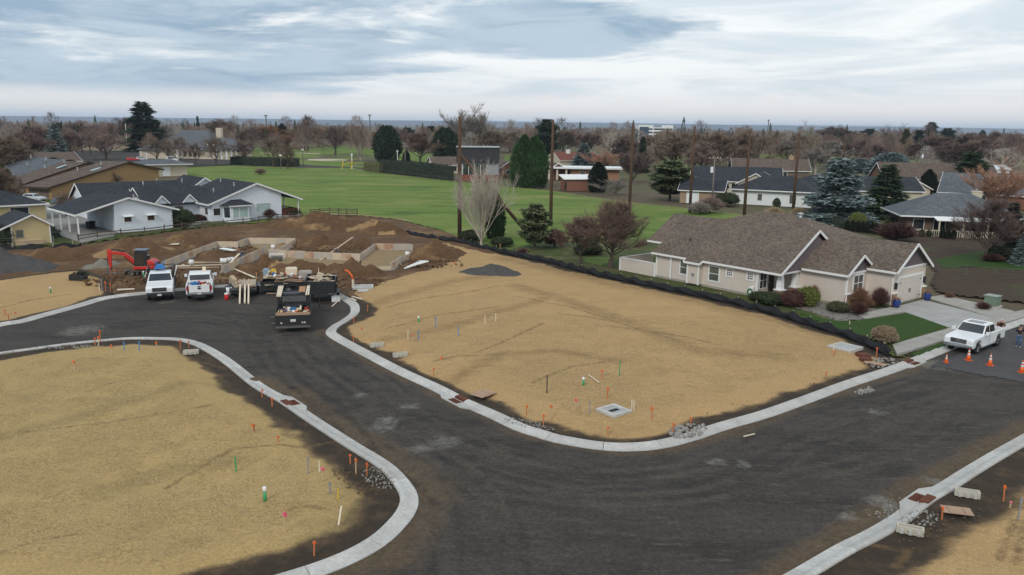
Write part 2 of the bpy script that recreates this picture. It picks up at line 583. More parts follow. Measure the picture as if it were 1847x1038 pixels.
m_soil = ground_mat('dug_soil', [
    (None, (.18, .108, .054), (.24, .155, .075), .22, .53, .70),
    ('clay', (.31, .20, .098), (.23, .145, .07), .35, .80, 1.10),
    (None, (.05, .031, .019), (.065, .04, .024), .5, .60, .74),
], ((.128, .073, .038), (.09, .051, .027), .3), bump=1.0, bscale=3, grain=.4, gscale=4)
m_lawn = ground_mat('field_grass', [
    (None, (.125, .185, .034), (.165, .20, .05), .030, .42, .60, (1, 2.6, 1, .5)),
    (None, (.235, .225, .08), (.26, .235, .10), .05, .53, .74, (1, 2.0, 1, -.25)),
    (None, (.055, .105, .018), (.068, .12, .023), .06, .52, .68, (1, 2.6, 1, .1)),
    (None, (.15, .20, .045), (.17, .21, .055), .35, .56, .7, (1, 3.0, 1, .15)),
    ('verge', (.27, .225, .11), (.21, .18, .075), .3, .85, 1.1),
], ((.098, .165, .027), (.115, .172, .032), .15), bump=.35, bscale=5, grain=.24, gscale=1.6)
m_yard = ground_mat('front_lawn', [
    (None, (.035, .062, .014), (.05, .07, .02), .8, .52, .68),
], ((.028, .062, .011), (.036, .078, .014), .5), bump=.7, bscale=16, grain=.35, gscale=9)
m_weedy = ground_mat('weedy_grass', [
    (None, (.11, .10, .04), (.13, .105, .05), .4, .52, .66),
    (None, (.05, .036, .024), (.07, .05, .03), .35, .56, .7),
], ((.045, .07, .018), (.07, .085, .026), .25), bump=.6, bscale=6, grain=.3, gscale=5)
m_tilled = ground_mat('tilled_soil', [
    (None, (.085, .058, .038), (.07, .048, .032), .9, .5, .62, (1, 9, 1, .7)),
    (None, (.05, .062, .022), (.06, .07, .028), .15, .55, .68),
], ((.058, .038, .026), (.046, .031, .021), .4), bump=.8, bscale=4, grain=.3, gscale=4)
m_mulch = ground_mat('garden_gravel', [(None, (.10, .085, .07), (.14, .125, .11), 3, .45, .6)],
                     ((.20, .185, .165), (.25, .23, .21), 2.0), bump=.8, bscale=20, grain=.35, gscale=22)
# ---- far land
gm = MB()
ring = [-9000, -3000, -1200, -500, -200, 0, 200, 500, 1200, 3000, 9000]
for i in range(len(ring) - 1):
    for j in range(len(ring) - 1):
        x0, x1 = ring[i], ring[i + 1]
        y0, y1 = ring[j] + 600, ring[j + 1] + 600
        gm.add([(x0, y0, -.12), (x1, y0, -.12), (x1, y1, -.12), (x0, y1, -.12)], [(0, 1, 2, 3)])
gm.build('ground', m_ground)['kind'] = 'structure'
# low ridges on the skyline
m_hill = mat('hill_scrub', (.045, .05, .05), (.07, .07, .062), .002, .95)
def hill(name, y, x0, x1, hfun, seed, depth=2500):
    n = 130
    b = MB()
    for i in range(n + 1):
        t = i / n
        x = x0 + (x1 - x0) * t
        h = hfun(t)
        b.v += [(x, y, -2), (x, y + depth * .4, h * .8), (x, y + depth * .55, h), (x, y + depth, -2)]
    for i in range(n):
        for k in range(3):
            a = i * 4 + k
            b.f.append((a, a + 4, a + 5, a + 1))
    o = b.build(name, m_hill, smooth=True, fix=False)
    o['kind'] = 'structure'
def ridge(base, amp, seed):
    def f(t):
        tt = np.array([t * 9.0])
        return float(base + amp * fbm(tt, tt * 0 + seed, 1.0, 5, seed)[0])
    return f
hill('ridge', 10200, -9500, 9500, ridge(72, 9, 3), 3)
hill('ridge', 16000, -15000, 15000, ridge(104, 28, 8), 8)
def butte(t):
    return 10 + 125 * math.exp(-((t - .5) / .11) ** 2) + 40 * math.exp(-((t - .36) / .2) ** 2)
hill('butte', 15800, -12900, -9300, butte, 1, 1500)
# ---- road
ROAD = KB + [(49.05,63.46),(36.81,46.74)] + KC + [(6.19,20.27),(-3.41,20.1),(-9.74,19.98)] + KA[::-1]
def dust_attr(X, Y, S, Z):
    da = ldist(X, Y, KA[12:]) ; dc = ldist(X, Y, KC); db = ldist(X, Y, KB[22:44])
    n = fbm(X, Y, 3.0, 3, 5) * .55
    v = np.maximum(sstep(da + n, 3.0, .8), sstep(dc + n, 2.0, .6))
    return np.maximum(v, sstep(db + n, 1.5, .5) * .75) * .75
SPILLS = [(*p, r) for p, r in zip([(-6.73,41.48),(-3.41,38.46),(-4.47,37.71),(-9.02,45.52),(-5.79,43.71),(-0.5,43.45),(17.81,47.05),(21.15,43.77),(21.92,47.42),(10.04,36.46),(16.39,32.01),(16.14,32.52),(19.64,34.57),(-33.44,59.38),(-31.31,70.37),(-33.38,60.07),(-6.9,40.64),(29.69,53.38),(16.29,30.77),(14.28,30.95),(11.31,36.17)],
                                  (1.2, 1.5, 1.0, .8, .9, .8, .9, 1.0, .7, .8, 1.2, 1.0, .8, 2.2, 1.5, 2.5, 1.3, 2.2, 1.2, .8, .8))]
def spill_attr(X, Y, S, Z):
    v = np.zeros(X.shape)
    for x, y, r in SPILLS:
        v = np.maximum(v, .72 * np.exp(-(((X - x) ** 2 + (Y - y) ** 2) / (r * r))))
    return v
def road_z(X, Y, S):
    da = ldist(X, Y, KA[12:]); dc = ldist(X, Y, KC)
    berm = .10 * np.exp(-((np.minimum(da, dc) - 1.35) / .45) ** 2) * (.6 + .6 * fbm(X, Y, 2.2, 3, 9))
    return .05 + .012 * fbm(X, Y, 5, 3, 2) + np.maximum(berm, 0)
TRACKS = [[(-24.26,67.43),(-19.13,60.09),(-12.92,49.14),(-6.36,39.1),(-2.15,32.29),(-0.33,25.49)], [(-17.34,56.94),(-9.25,45.02),(-3.41,38.46),(2.06,34.07),(7.29,34.81),(14.09,39.77),(28.1,49.64)], [(-32.66,62.98),(-27.69,65.18),(-22.45,63.51),(-15.73,54.1),(-7.06,39.84),(-1.29,29.4)], [(-15.71,60.26),(-12.04,51.6),(-4.9,41.54),(1.07,35.24),(5.81,33.6),(11.4,35.54),(25.83,45.34)]]
TRACKS = [[(p.x + .5 * math.sin(i * .7 + j), p.y + .5 * math.sin(i * .45 + 2 * j)) for i, p in enumerate(smooth_line(l, 2.0))] for j, l in enumerate(TRACKS)]
patch('road', ROAD, .25, road_z, m_road, margin=.3, attrs={'dust': dust_attr, 'spill': spill_attr,
      'wheel': lambda X, Y, S, Z: (.40 + .22 * fbm(X, Y, 5, 3, 31)) * np.exp(-(np.minimum.reduce([ldist(X, Y, offset_line(l, d)) for l in TRACKS for d in (-1.75, -.75, .85, 1.7)]) / .26) ** 2),
      'trail': lambda X, Y, S, Z: (.42 + .25 * fbm(X, Y, 4, 3, 33)) * np.exp(-(np.minimum.reduce([ldist(X, Y, offset_line(l, d)) for l in TRACKS for d in (-2.3, -1.25, .3, 1.3)]) / .22) ** 2)})
patch('street', [(28.68,53.07),(30.95,55.05),(36.6,60.78),(43.55,65.79),(57.9,75.55),(65.95,72.44),(43.86,47),(35.69,45.22),(33.25,49.39)], .4,
      lambda X, Y, S: .075 + 0 * X, m_street, margin=0)
# ---- kerbs, cast in sections with joints
m_conc = mat('kerb_concrete', (.47, .465, .445), (.36, .35, .33), .9, .85, .3, 20, fine=.10)
m_conc2 = mat('kerb_concrete_pale', (.52, .515, .495), (.40, .39, .37), .7, .85, .3, 20, fine=.12)
def kerb(name, pts, side, step=.5, per=6, w=.40):
    """side=+1: the ground behind the kerb is to the left of travel"""
    root = bpy.data.objects.new(name, None); COL.objects.link(root); root['kind'] = 'structure'
    line = smooth_line(pts, step)
    prof = [(-w, -.05), (-w, .088), (-w + .12, .078), (-.06, .10), (.10, .175), (.22, .21), (w - .03, .21), (w, .17), (w, -.05)]
    secs = [(k, min(k + per, len(line) - 1)) for k in range(0, len(line) - 1, per)]
    norm = []
    for i in range(len(line)):
        a, b = line[max(i - 1, 0)], line[min(i + 1, len(line) - 1)]
        t = (b - a).normalized()
        norm.append(Vector((-t.y, t.x)) * side)
    for k0, k1 in secs:
        b = MB()
        n = len(prof)
        dz = random.uniform(-.004, .004)
        for i in range(k0, k1 + 1):
            p = Vector(line[i])
            if i == k0: p = p.lerp(line[i + 1], .03)
            if i == k1: p = p.lerp(line[i - 1], .03)
            for d, z in prof:
                q = p + norm[i] * d
                b.v.append((q.x, q.y, z + dz))
        for i in range(k1 - k0):
            for j in range(n):
                a, c = i * n + j, i * n + (j + 1) % n
                b.f.append((a, c, c + n, a + n))
        b.f.append(tuple(range(n))); b.f.append(tuple((k1 - k0) * n + j for j in range(n)))
        b.build('kerb_section', random.choice([m_conc, m_conc, m_conc2]), root)
    return line
LA = kerb('kerb', KA, -1)
LB = kerb('kerb', KB, 1)
LC = kerb('kerb', KC, 1)
# ---- building lots of straw-coloured soil
def lot_z(h, seed, w=1.6, rough=.05):
    def f(X, Y, S):
        e = S + .9 * fbm(X, Y, 2.6, 4, seed) * sstep(S, .2, 1.2)
        z = .10 + (h - .10) * sstep(e, .9, w + 1.2)
        z = z + rough * sstep(S, .5, 2.5) * fbm(X, Y, 3.2, 5, seed + 3) + .10 * sstep(S, 2, 8) * fbm(X, Y, 16, 3, seed + 5)
        z = z + .03 * sstep(S, .3, 1.0) * fbm(X, Y, .9, 2, seed + 9)
        return np.where(S < 0, .10 + S * .5, z)
    return f
def rim_attr(seed, lo=.9, hi=2.3):
    return lambda X, Y, S, Z: .75 * (1 - sstep(S + .9 * fbm(X, Y, 2.6, 4, seed) * sstep(S, .2, 1.2), lo, hi))
WORN = [([(-1.29,95.46),(4.76,88.35),(10.11,80.72),(17.04,73.18),(22.51,65.87),(25.9,58.19)], 2.6), ([(0.36,78.67),(5.44,71.33),(10.19,62.42),(13.53,55.4),(18.76,54.24)], 1.6), ([(-13.76,68.02),(-10.54,72.77),(-5.97,81.16),(-1.42,84.57)], 1.6), ([(-9.6,57.31),(-5.35,60.77),(0.34,68.8),(4.03,73.63)], 1.2),
        ([(-7.51,27.56),(-6.44,30.65),(-6.8,33.81),(-9.07,38.27),(-12.4,42.13)], 1.6), ([(-17.7,31.86),(-15.8,34.14),(-13.18,35.44)], 1.2), ([(-25.73,37.74),(-23.21,40.9),(-20.13,46.64)], 1.0), ([(-3.57,48.38),(-0.84,53.39),(3.1,54.94),(7.53,52.43)], 1.1), ([(15.46,28.1),(18.13,29.88),(22.52,32.96)], 1.2)]
def worn(X, Y, S, Z):
    v = np.zeros(X.shape)
    for ln, w in WORN:
        v = np.maximum(v, .55 * np.exp(-(ldist(X, Y, ln) / w) ** 2))
    return v
def track_attr(lines, w=.35):
    def f(X, Y, S, Z):
        v = np.zeros(X.shape)
        for ln in lines:
            v = np.maximum(v, .55 * np.exp(-(ldist(X, Y, ln) / w) ** 2))
        return v
    return f
OA = offset_line([tuple(p) for p in LA], -.3)
OB = offset_line([tuple(p) for p in LB], .3)
OC = offset_line([tuple(p) for p in LC], .3)
lotA = OA + [(-23.38,22.79),(-33.57,31.42),(-45.48,43.66)]
patch('building_lot', lotA, .2, lot_z(.30, 11), m_lot2, margin=.12,
      attrs={'worn': worn, 'rim': rim_attr(11), 'track': track_attr([[(-15.08,32.46),(-13.63,36.73),(-10.01,37.53),(-8.08,39.04)], [(-25.06,38.49),(-21.33,40.15),(-17.01,42.85)], [(-18.87,26.89),(-17.81,27.92),(-16.56,28.36)],
                                                     [(-9.2,30.58),(-8.34,30.85),(-7.31,30.39)], [(-22.49,52.44),(-20.15,51.25),(-18.62,50.08)], [(-25.01,44.92),(-24.47,46.47),(-23.29,47.59)]], .22)})
# centre lot: from the cul-de-sac corner along the kerb and back along the silt fence
kb_i0 = min(range(len(LB)), key=lambda i: (LB[i] - Vector((-17.18,74.63))).length)
kb_i1 = min(range(len(LB)), key=lambda i: (LB[i] - Vector((27.91,53.7))).length)
lotB = OB[kb_i0:kb_i1 + 1] + [(27.65,54.63)] + FENCE[::-1] + [(-8.31,94.92),(-11.26,86.54),(-13.62,82.17),(-15.65,77.66)]
patch('building_lot', lotB, .22, lot_z(.30, 23), m_lot, margin=.12,
      attrs={'worn': worn, 'rim': rim_attr(23, .5, 1.7),
             'track': track_attr([[(6.87,62.8),(10,61.19),(12.77,59.64),(15.52,56.95)], [(-2.42,54),(-0.5,56.97),(2.59,62.94)], [(3.91,66.48),(6.86,65.05),(8.96,63.27)],
                                  [(-10.87,68.18),(-8.35,71.7),(-3.41,75.72),(-1.31,78.56)], [(-9.69,60.56),(-6.22,65.34),(-1.13,68.72)], [(0.35,73.42),(5.28,69.07),(10.06,61.54),(12.78,57.58)],
                                  [(1.34,47.47),(4.01,51.03),(6.77,52.4)], [(-5.33,51.88),(-3.54,53.27),(-0.84,53.39)]], .3)})
# upper left lot
lotD = OB[:min(range(len(LB)), key=lambda i: (LB[i] - Vector((-36.36,71.97))).length)] + [(-37.93,74.13),(-41.55,80.32),(-46.99,85.73),(-49.57,83.87),(-50.94,81.22),(-52.76,78.68),(-58.82,76.3)]
patch('building_lot', lotD, .3, lot_z(.22, 37), m_lot, margin=.12, attrs={'worn': worn, 'rim': rim_attr(37, .4, 1.4), 'track': track_attr([[(-43.84,66.35),(-42.96,69.69),(-40.84,72.19)]])})
# lower right lot
lotC = OC + [(6.19,20.27),(19.22,20.5),(34.44,33.29),(39.1,45.34)]
patch('building_lot', lotC, .18, lot_z(.26, 41), m_lot, margin=.12,
      attrs={'worn': worn, 'rim': rim_attr(41, 1.1, 3.6), 'track': track_attr([[(14.26,26.9),(15.46,28.1),(14,28.69)], [(20.95,30.41),(19.64,28.83),(18.45,27.38)], [(21.41,30.43),(20.02,28.63),(18.85,27.01)]], .3)})
# ---- dug-over ground round the foundation
SOIL = [(-61.92,80.47),(-69.2,90.29),(-64.01,98.23),(-58.91,101.46),(-56.23,103.14),(-52.8,111.44),(-49.39,118.44),(-45.89,124.88),(-41.49,127.51),(-40,134.67),(-35.76,140.26),(-28.09,141.13),(-19.38,135.28),(-10.63,121.55),(-4.94,109.1),(-1.37,100.6),(-3.64,95.28),(-7.02,91.12),(-9.97,85.95),(-12.9,81.3),(-14.63,76.63),(-14.65,72.53),(-16.97,74.38),(-21.15,77.59),(-25.04,78.18),(-28.86,77.38),(-32.23,75.53),(-34.63,73.82),(-36.36,71.97),(-37.93,74.13),(-41.55,80.32),(-46.99,85.73),(-49.57,83.87),(-50.94,81.22),(-52.76,78.68)]
def soil_z(X, Y, S):
    z = .16 + .10 * fbm(X, Y, 6, 4, 51) + .08 * fbm(X, Y, 1.6, 3, 52)
    z = z * sstep(S, 0, 1.2) + .07
    return np.where(S < 0, .06 + S * .35, z)
patch('dug_ground', SOIL, .28, soil_z, m_soil, margin=.3,
      attrs={'clay': lambda X, Y, S, Z: .45 * sstep(fbm(X, Y, 7, 3, 61), .0, .6)})
m_mound = m_soil
m_gravel = ground_mat('crushed_gravel', [], ((.062, .060, .060), (.085, .082, .08), 2.0), bump=.9, bscale=9, grain=.35, gscale=9)
def mound(label, c, rx, ry, rot, h, seed, m=None, name='dirt_mound', cat='mound', steep=1.0, rough=.5, res=.22, group=None, clay=.4):
    """a heap with its own crest line, slumped sides and clods"""
    h *= .85
    ca, sa = math.cos(rot), math.sin(rot)
    n = 28
    poly = []
    for k in range(n):
        a = 2 * math.pi * k / n
        q = 1.12 + .10 * math.sin(3 * a + seed)
        px_, py_ = rx * q * math.cos(a), ry * q * math.sin(a)
        poly.append((px_ * ca - py_ * sa, px_ * sa + py_ * ca))
    def zf(X, Y, S):
        U = (X * ca + Y * sa) / rx; V = (-X * sa + Y * ca) / ry
        rr = np.hypot(U, V) + .22 * fbm(X + seed * 9, Y, max(rx, ry) * .6, 3, seed)
        prof = np.clip(1 - rr ** steep, 0, 1)
        prof = prof ** .9
        z = h * prof * (1 + .45 * fbm(X, Y + seed * 5, max(min(rx, ry) * .55, .8), 4, seed + 2))
        z = z + rough * prof ** .4 * fbm(X, Y, 1.0, 4, seed + 4) * min(1, h)
        return np.where(rr > 1.0, -.05 - (rr - 1) * .5, np.maximum(z, .02)) + .1
    o = patch(name, poly, res, zf, m or m_mound, margin=.2, kind=None,
              attrs={'clay': lambda X, Y, S, Z: clay * sstep(fbm(X + 31 * seed, Y, 3.0, 3, seed + 7), -.2, .6)})
    o.location = (c[0], c[1], 0)
    setp(o, label, cat, group)
    return o
mound('long brown dirt mound in front of the white carport house', (-41.99,103.87), 9.0, 3.8, R(35), 2.3, 2, clay=.55)
mound('brown and tan dirt mound behind the red excavator', (-46.02,95.31), 5.5, 3.2, R(30), 2.7, 3, clay=.75)
mound('low dark brown dirt heap at the left edge behind the gravel pile', (-53.6,91.48), 5, 3.2, R(20), 2.0, 4)
mound('grey crumbled clay heap left of the excavator arm', (-45.62,87.23), 2.6, 1.8, R(20), .9, 5, mat('dry_clay', (.20, .185, .155), (.14, .125, .10), 1.2, .95, .8, 4, fine=.25), rough=.5)
mound('tall dark dirt bank below the wooden rail fence', (-31.14,123.57), 11, 4.0, R(-10), 2.9, 6, clay=.45)
mound('tan clodded dirt bank right of the wooden rail fence', (-20.36,118.69), 6.5, 3.2, R(-25), 2.4, 7, clay=.9, rough=.5)
mound('clodded dirt heap behind the middle formwork wall', (-25.39,104.78), 6, 2.6, R(5), 1.9, 8, clay=.8, rough=.6)
mound('small clodded heap behind the right formwork room', (-19.77,104.27), 2.6, 1.8, R(20), 1.3, 9, clay=.7, rough=.6)
mound('dark soil heap inside the left formwork room', (-35.4,95.72), 4.2, 2.4, R(20), .9, 10, clay=.2)
mound('brown dirt heap right of the foundation by the silt fence', (-9.13,96.51), 4.4, 2.8, R(45), 2.6, 12, clay=.6)
mound('tan dirt heap left of the ridge in front of the foundation', (-27.5,87.12), 3.8, 2.0, R(15), 1.7, 13, clay=.9, rough=.5)
mound('wide brown dirt heap in front of the foundation', (-23,85.72), 4.4, 2.2, R(0), 1.9, 14, clay=.5)
mound('dark rounded dirt heap behind the dump trailer', (-17.34,84.46), 4.2, 2.2, R(-15), 2.0, 15, clay=.35)
mound('dark earth cut beside the yellow shed fence', (-52.92,96.91), 3.5, 1.8, R(20), .9, 16, clay=.1)
mound('large dark gravel pile cut by the left edge', (-55.22,84.81), 5.2, 3.4, R(15), 2.2, 17, m_gravel, 'gravel_pile', 'gravel pile', rough=.15)
mound('dark grey gravel pile on the straw-coloured lot beside silt fence', (-2.17,85.49), 3.7, 2.2, R(-10), 1.25, 18, m_gravel, 'gravel_pile', 'gravel pile', rough=.12)
# ---- fields, lawns, yards
FIELD = [(-55.13,129.85),(-78.67,188.66),(-117.85,286.39),(-106.69,305.57),(-78.86,295.95),(-58.63,296.91),(-46.08,271.1),(-18.02,234.79),(-0.87,215.86),(10.44,202.67),(17.5,187.49),(27.92,171.16),(35.64,162.7),(43.72,151.19),(49.91,144.52),(41.28,118.87),(25.54,111.75),(17.49,96.89),(10.66,85.38),(7.9,88.57),(4.39,94.28),(-1.39,101.97),(-7.3,109.96),(-10.74,122.87),(-19.61,136.9),(-28.44,142.89),(-36.19,142),(-40.47,136.28),(-41.95,128.95)]
def field_z(X, Y, S):
    z = .06 + .25 * sstep(S, 0, 8) * (fbm(X, Y, 26, 3, 71) + .4)
    return np.where(S < 0, .04 + S * .2, z)
patch('field', FIELD, .65, field_z, m_lawn, margin=.6,
      attrs={'verge': lambda X, Y, S, Z: .65 * (1 - sstep(S, .3, 1.8)) * (Y > 135)})
GOLF = [(-111,318.01),(-170.38,515.11),(-169.36,606.9),(-139.63,622.96),(-75.48,532),(-37.08,426.33),(-20.34,258.09),(-47.56,291.83),(-69.9,310.69),(-91.02,309.63)]
def golf_z(X, Y, S):
    return np.where(S < 0, -.1 + S * .1, .02 + 1.6 * sstep(S, 2, 30) * (fbm(X, Y, 38, 3, 77) + .1))
patch('golf_fairway', GOLF, 4.0, golf_z, m_lawn, margin=5, attrs={'verge': lambda X, Y, S, Z: X * 0})
for k, pl in enumerate(([(-4.79,327.31),(1.13,474.67),(29.58,516.24),(45,490.8),(29.82,336.15),(10.19,273.55)], [(62.6,344.53),(86.44,459.81),(106.27,493.49),(97.09,410.76),(66.07,295.66)],
                        [(84.28,327.15),(131.68,474.93),(192.27,567.73),(208.56,529.64),(159.83,391.25),(118.72,349.09)], [(234.02,491.18),(292.91,581.92),(218.24,432.65),(200.63,414.55)], [(241.29,390.16),(430.87,673.14),(494.6,698.06),(285.5,401.46)])):
    patch('golf_fairway', pl, 5.0, lambda X, Y, S: np.where(S < 0, -.1, .03 + .5 * sstep(S, 0, 20)), m_lawn, margin=5,
          attrs={'verge': lambda X, Y, S, Z: X * 0})
# bunker of pale sand on the golf course
m_sand = mat('sand', (.55, .50, .40), (.48, .43, .34), .4, .95)
for c, rx, ry in (((-81.56,352.07), 8, 4), ((-116.75,422.84), 14, 4)):
    b = MB()
    pts = [(c[0] + rx * math.cos(a) * (1 + .2 * math.sin(3 * a)), c[1] + ry * math.sin(a), .75) for a in [k * math.pi / 10 for k in range(20)]]
    o = b.slab(pts, .6).build('sand_bunker', m_sand); o['kind'] = 'structure'
patch('parking_lot', [(-170.41,285.02),(-232.41,413.81),(-280.37,546.94),(-215.61,470.7),(-153.26,379.7),(-118.58,346.81),(-80.04,316.98),(-48.16,295.52),(-43.98,281.73),(-75.01,296.89),(-108.09,309.61),(-120.78,293.58),(-138.78,293.09),(-151.12,282.03)], 3.0,
      lambda X, Y, S: np.where(S < 0, -.05, .06), m_road, margin=3, attrs={'dust': lambda X, Y, S, Z: X * 0, 'spill': lambda X, Y, S, Z: X * 0, 'wheel': lambda X, Y, S, Z: X * 0, 'trail': lambda X, Y, S, Z: X * 0})
# yard between the silt fence and the beige house, and behind it
patch('side_yard', [(-1.39,101.97),(4.42,95.08),(7.99,89.64),(10.74,86.05),(15.69,79.92),(20.01,74.58),(23.23,69.63),(24.56,65),(26.7,61.15),(27.55,57.2),(27.77,55.47),(33.21,59.32),(37.81,62.91),(44.59,71.25),(42.07,77.17),(35.52,87.07),(27.96,97.68),(20.96,117.02),(11.03,116.12),(2.74,109.77)], .5,
      lambda X, Y, S: np.where(S < 0, .06 + S * .2, .09 + .06 * sstep(S, 0, 2) * (1 + fbm(X, Y, 4, 3, 81))), m_weedy, margin=.5)
patch('front_lawn', [(25.05,68.87),(26.41,67.48),(27.33,65.53),(29.01,65.62),(31.48,66.93),(35.46,69.22),(36.67,64.3),(32.16,61.07),(28.67,58.01),(27.53,60.02),(26.27,63.41)], .25,
      lambda X, Y, S: np.where(S < 0, .1 + S * .3, .21 + .03 * fbm(X, Y, .5, 2, 83)), m_yard, margin=.2)
patch('grass_verge', [(29.13,55.96),(32.35,58.49),(34.98,60.54),(33.6,58.55),(31.62,57.09),(29.12,54.97)], .2,
      lambda X, Y, S: np.where(S < 0, .1 + S * .3, .23 + .04 * fbm(X, Y, .5, 2, 84)), m_yard, margin=.2)
patch('planting_bed', [(23.72,72.84),(25.2,71.07),(26.89,68.12),(27.63,65.94),(29.33,65.83),(32.25,67.58),(34.15,70.67),(30.54,70.47),(27.6,75.02)], .25,
      lambda X, Y, S: np.where(S < 0, .1 + S * .3, .225 + .02 * fbm(X, Y, .4, 2, 85)), m_mulch, margin=.2)
patch('tilled_plot', [(59.54,134.13),(70.69,141.62),(72.57,133.94),(74.92,125.11),(88.41,117.21),(69.25,83.01),(53.89,72.91),(48.42,75),(43.36,78.58),(44.48,82.92),(49.53,91.5),(54.34,106.49)], .5,
      lambda X, Y, S: np.where(S < 0, .05 + S * .2, .10 + .05 * fbm(X, Y, .8, 2, 86)), m_tilled, margin=.4)
patch('back_lawn', [(53.41,99.62),(57.71,103.02),(63.77,107.25),(69.96,106.31),(72.24,98.94),(67.36,92.02),(60.15,92.24),(55.57,94.15),(51.42,93.85)], .5,
      lambda X, Y, S: np.where(S < 0, .08 + S * .2, .17 + .03 * fbm(X, Y, .8, 2, 87)), m_yard, margin=.4)
# grounds of the white houses
patch('house_yard', [(-80.75,93.41),(-65.12,99.98),(-59.69,102.85),(-56.99,104.58),(-50.16,120.32),(-42.18,129.69),(-40.71,137.1),(-37.64,141.83),(-39.77,151.24),(-78.97,216.8),(-106.54,211.83),(-110.42,183.67),(-106.65,124.33)], .8,
      lambda X, Y, S: np.where(S < 0, .0 + S * .2, .07 + .04 * fbm(X, Y, 4, 3, 91)), m_weedy, margin=.6)
m_paving = mat('old_concrete', (.27, .26, .245), (.20, .195, .185), .35, .9, fine=.12)
b = MB()
drv = [(-91.15,151.1),(-84.47,156.39),(-79.28,152.62),(-62.74,129.03),(-56.17,111.13),(-57.13,104.57),(-64.89,112.05),(-83.33,133.17)]
b.slab([(x, y, .20) for x, y in drv], .2)
o = b.build('driveway', m_paving); o['kind'] = 'structure'
b = MB(); pth = [(-51.77,124.28),(-50.72,131.89),(-49.54,130.44),(-49.46,121.74)]
b.slab([(x, y, .19) for x, y in pth], .15); o = b.build('path', m_paving); o['kind'] = 'structure'
# sidewalk, driveway and walk of the beige house, in panels
m_walk = mat('walk_concrete', (.36, .345, .315), (.29, .275, .25), .8, .9, fine=.1)
m_walk2 = mat('drive_concrete', (.38, .375, .365), (.30, .295, .285), .8, .9, fine=.1)
def quad_panels(name, q, nu, nv, z, m, gap=.025, part='paving_panel'):
    """a quad of ground points divided into slabs with open joints"""
    root = bpy.data.objects.new(name, None); COL.objects.link(root); root['kind'] = 'structure'
    a, b_, c, d = [Vector((p[0], p[1], z)) for p in q]
    def P(u, v):
        return a.lerp(b_, u).lerp(d.lerp(c, u), v)
    lu = (b_ - a).length / nu; lv = (d - a).length / nv
    gu, gv = gap / lu / nu / 2, gap / lv / nv / 2
    for i in range(nu):
        for j in range(nv):
            u0, u1 = i / nu + gu, (i + 1) / nu - gu
            v0, v1 = j / nv + gv, (j + 1) / nv - gv
            dz = Vector((0, 0, random.uniform(-.006, .006)))
            MB().slab([P(u0, v0) + dz, P(u1, v0) + dz, P(u1, v1) + dz, P(u0, v1) + dz], .18).build(part, m, root)
    return root
quad_panels('sidewalk', [(28.71,58.01),(27.78,55.33),(36.41,61.62),(36.65,63.93)], 6, 1, .255, m_walk)
quad_panels('sidewalk', [(40.5,66.81),(40.07,64.29),(45.89,68.52),(46.78,70.71)], 4, 1, .255, m_walk)
quad_panels('driveway', [(34.62,70.7),(39.29,74.47),(41.73,67.27),(36.13,62.47)], 2, 4, .262, m_walk2)
quad_panels('driveway', [(36.13,62.47),(41.73,67.27),(41.14,64.53),(35.77,59.92)], 2, 1, .235, m_walk)
quad_panels('driveway', [(40.03,75.5),(42.36,76.66),(45.32,69.97),(41.83,67.28)], 1, 4, .25, m_walk)
quad_panels('front_walk', [(30.26,67.68),(34.57,70.92),(35.57,69.44),(30.23,66.27)], 3, 1, .265, m_walk)
# ---- the air: thin even haze round the whole place
hz = MB().box(-21000, 21000, -2500, 21000, -5, 150).build('haze', m_hill)
hz.data.materials.clear()
hm = bpy.data.materials.new('air'); hm.use_nodes = True
for n_ in list(hm.node_tree.nodes): hm.node_tree.nodes.remove(n_)
ho = hm.node_tree.nodes.new('ShaderNodeOutputMaterial'); hv = hm.node_tree.nodes.new('ShaderNodeVolumePrincipled')
hv.inputs['Color'].default_value = (.66, .80, 1.0, 1); hv.inputs['Density'].default_value = 8.0e-5; hv.inputs['Anisotropy'].default_value = .0
hm.node_tree.links.new(hv.outputs[0], ho.inputs['Volume'])
hz.data.materials.append(hm); hz['kind'] = 'stuff'
# ---- straw and dry tufts lying on the lots: nobody could count them
def straw(poly, zf, n, seed, m_, ymax, lmin=.05, lmax=.16):
    rg = np.random.RandomState(seed)
    xs = [p[0] for p in poly]; ys = [p[1] for p in poly]
    X = rg.uniform(max(min(xs), -32), max(xs), n * 3); Y = min(ys) + (ymax - min(ys)) * rg.uniform(0, 1, n * 3) ** 1.3
    cl = fbm(X, Y, 1.2, 3, seed)
    S = sdist(X, Y, poly)
    k = (S > 3.2 + .8 * fbm(X, Y, 2.6, 4, seed)) & (cl > -.12)
    X, Y, S = X[k][:n], Y[k][:n], S[k][:n]
    Z = zf(X, Y, S) + .004
    a = rg.uniform(0, 6.283, len(X)); l = rg.uniform(lmin, lmax, len(X)); w = rg.uniform(.006, .014, len(X)); e = rg.uniform(0, .045, len(X))
    cx, sx = np.cos(a), np.sin(a)
    v = np.empty((len(X), 3, 3))
    v[:, 0] = np.stack([X - sx * w, Y + cx * w, Z], 1); v[:, 1] = np.stack([X + sx * w, Y - cx * w, Z], 1); v[:, 2] = np.stack([X + cx * l, Y + sx * l, Z + e], 1)
    me = bpy.data.meshes.new('straw')
    me.vertices.add(v.shape[0] * 3); me.vertices.foreach_set('co', v.ravel())
    me.loops.add(v.shape[0] * 3); me.loops.foreach_set('vertex_index', np.arange(v.shape[0] * 3))
    me.polygons.add(v.shape[0]); me.polygons.foreach_set('loop_start', np.arange(0, v.shape[0] * 3, 3))
    me.update(calc_edges=True)
    me.materials.append(m_)
    o = bpy.data.objects.new('straw', me); COL.objects.link(o)
    setp(o, 'loose straw scattered over the bare building lots', 'straw', None, 'stuff')
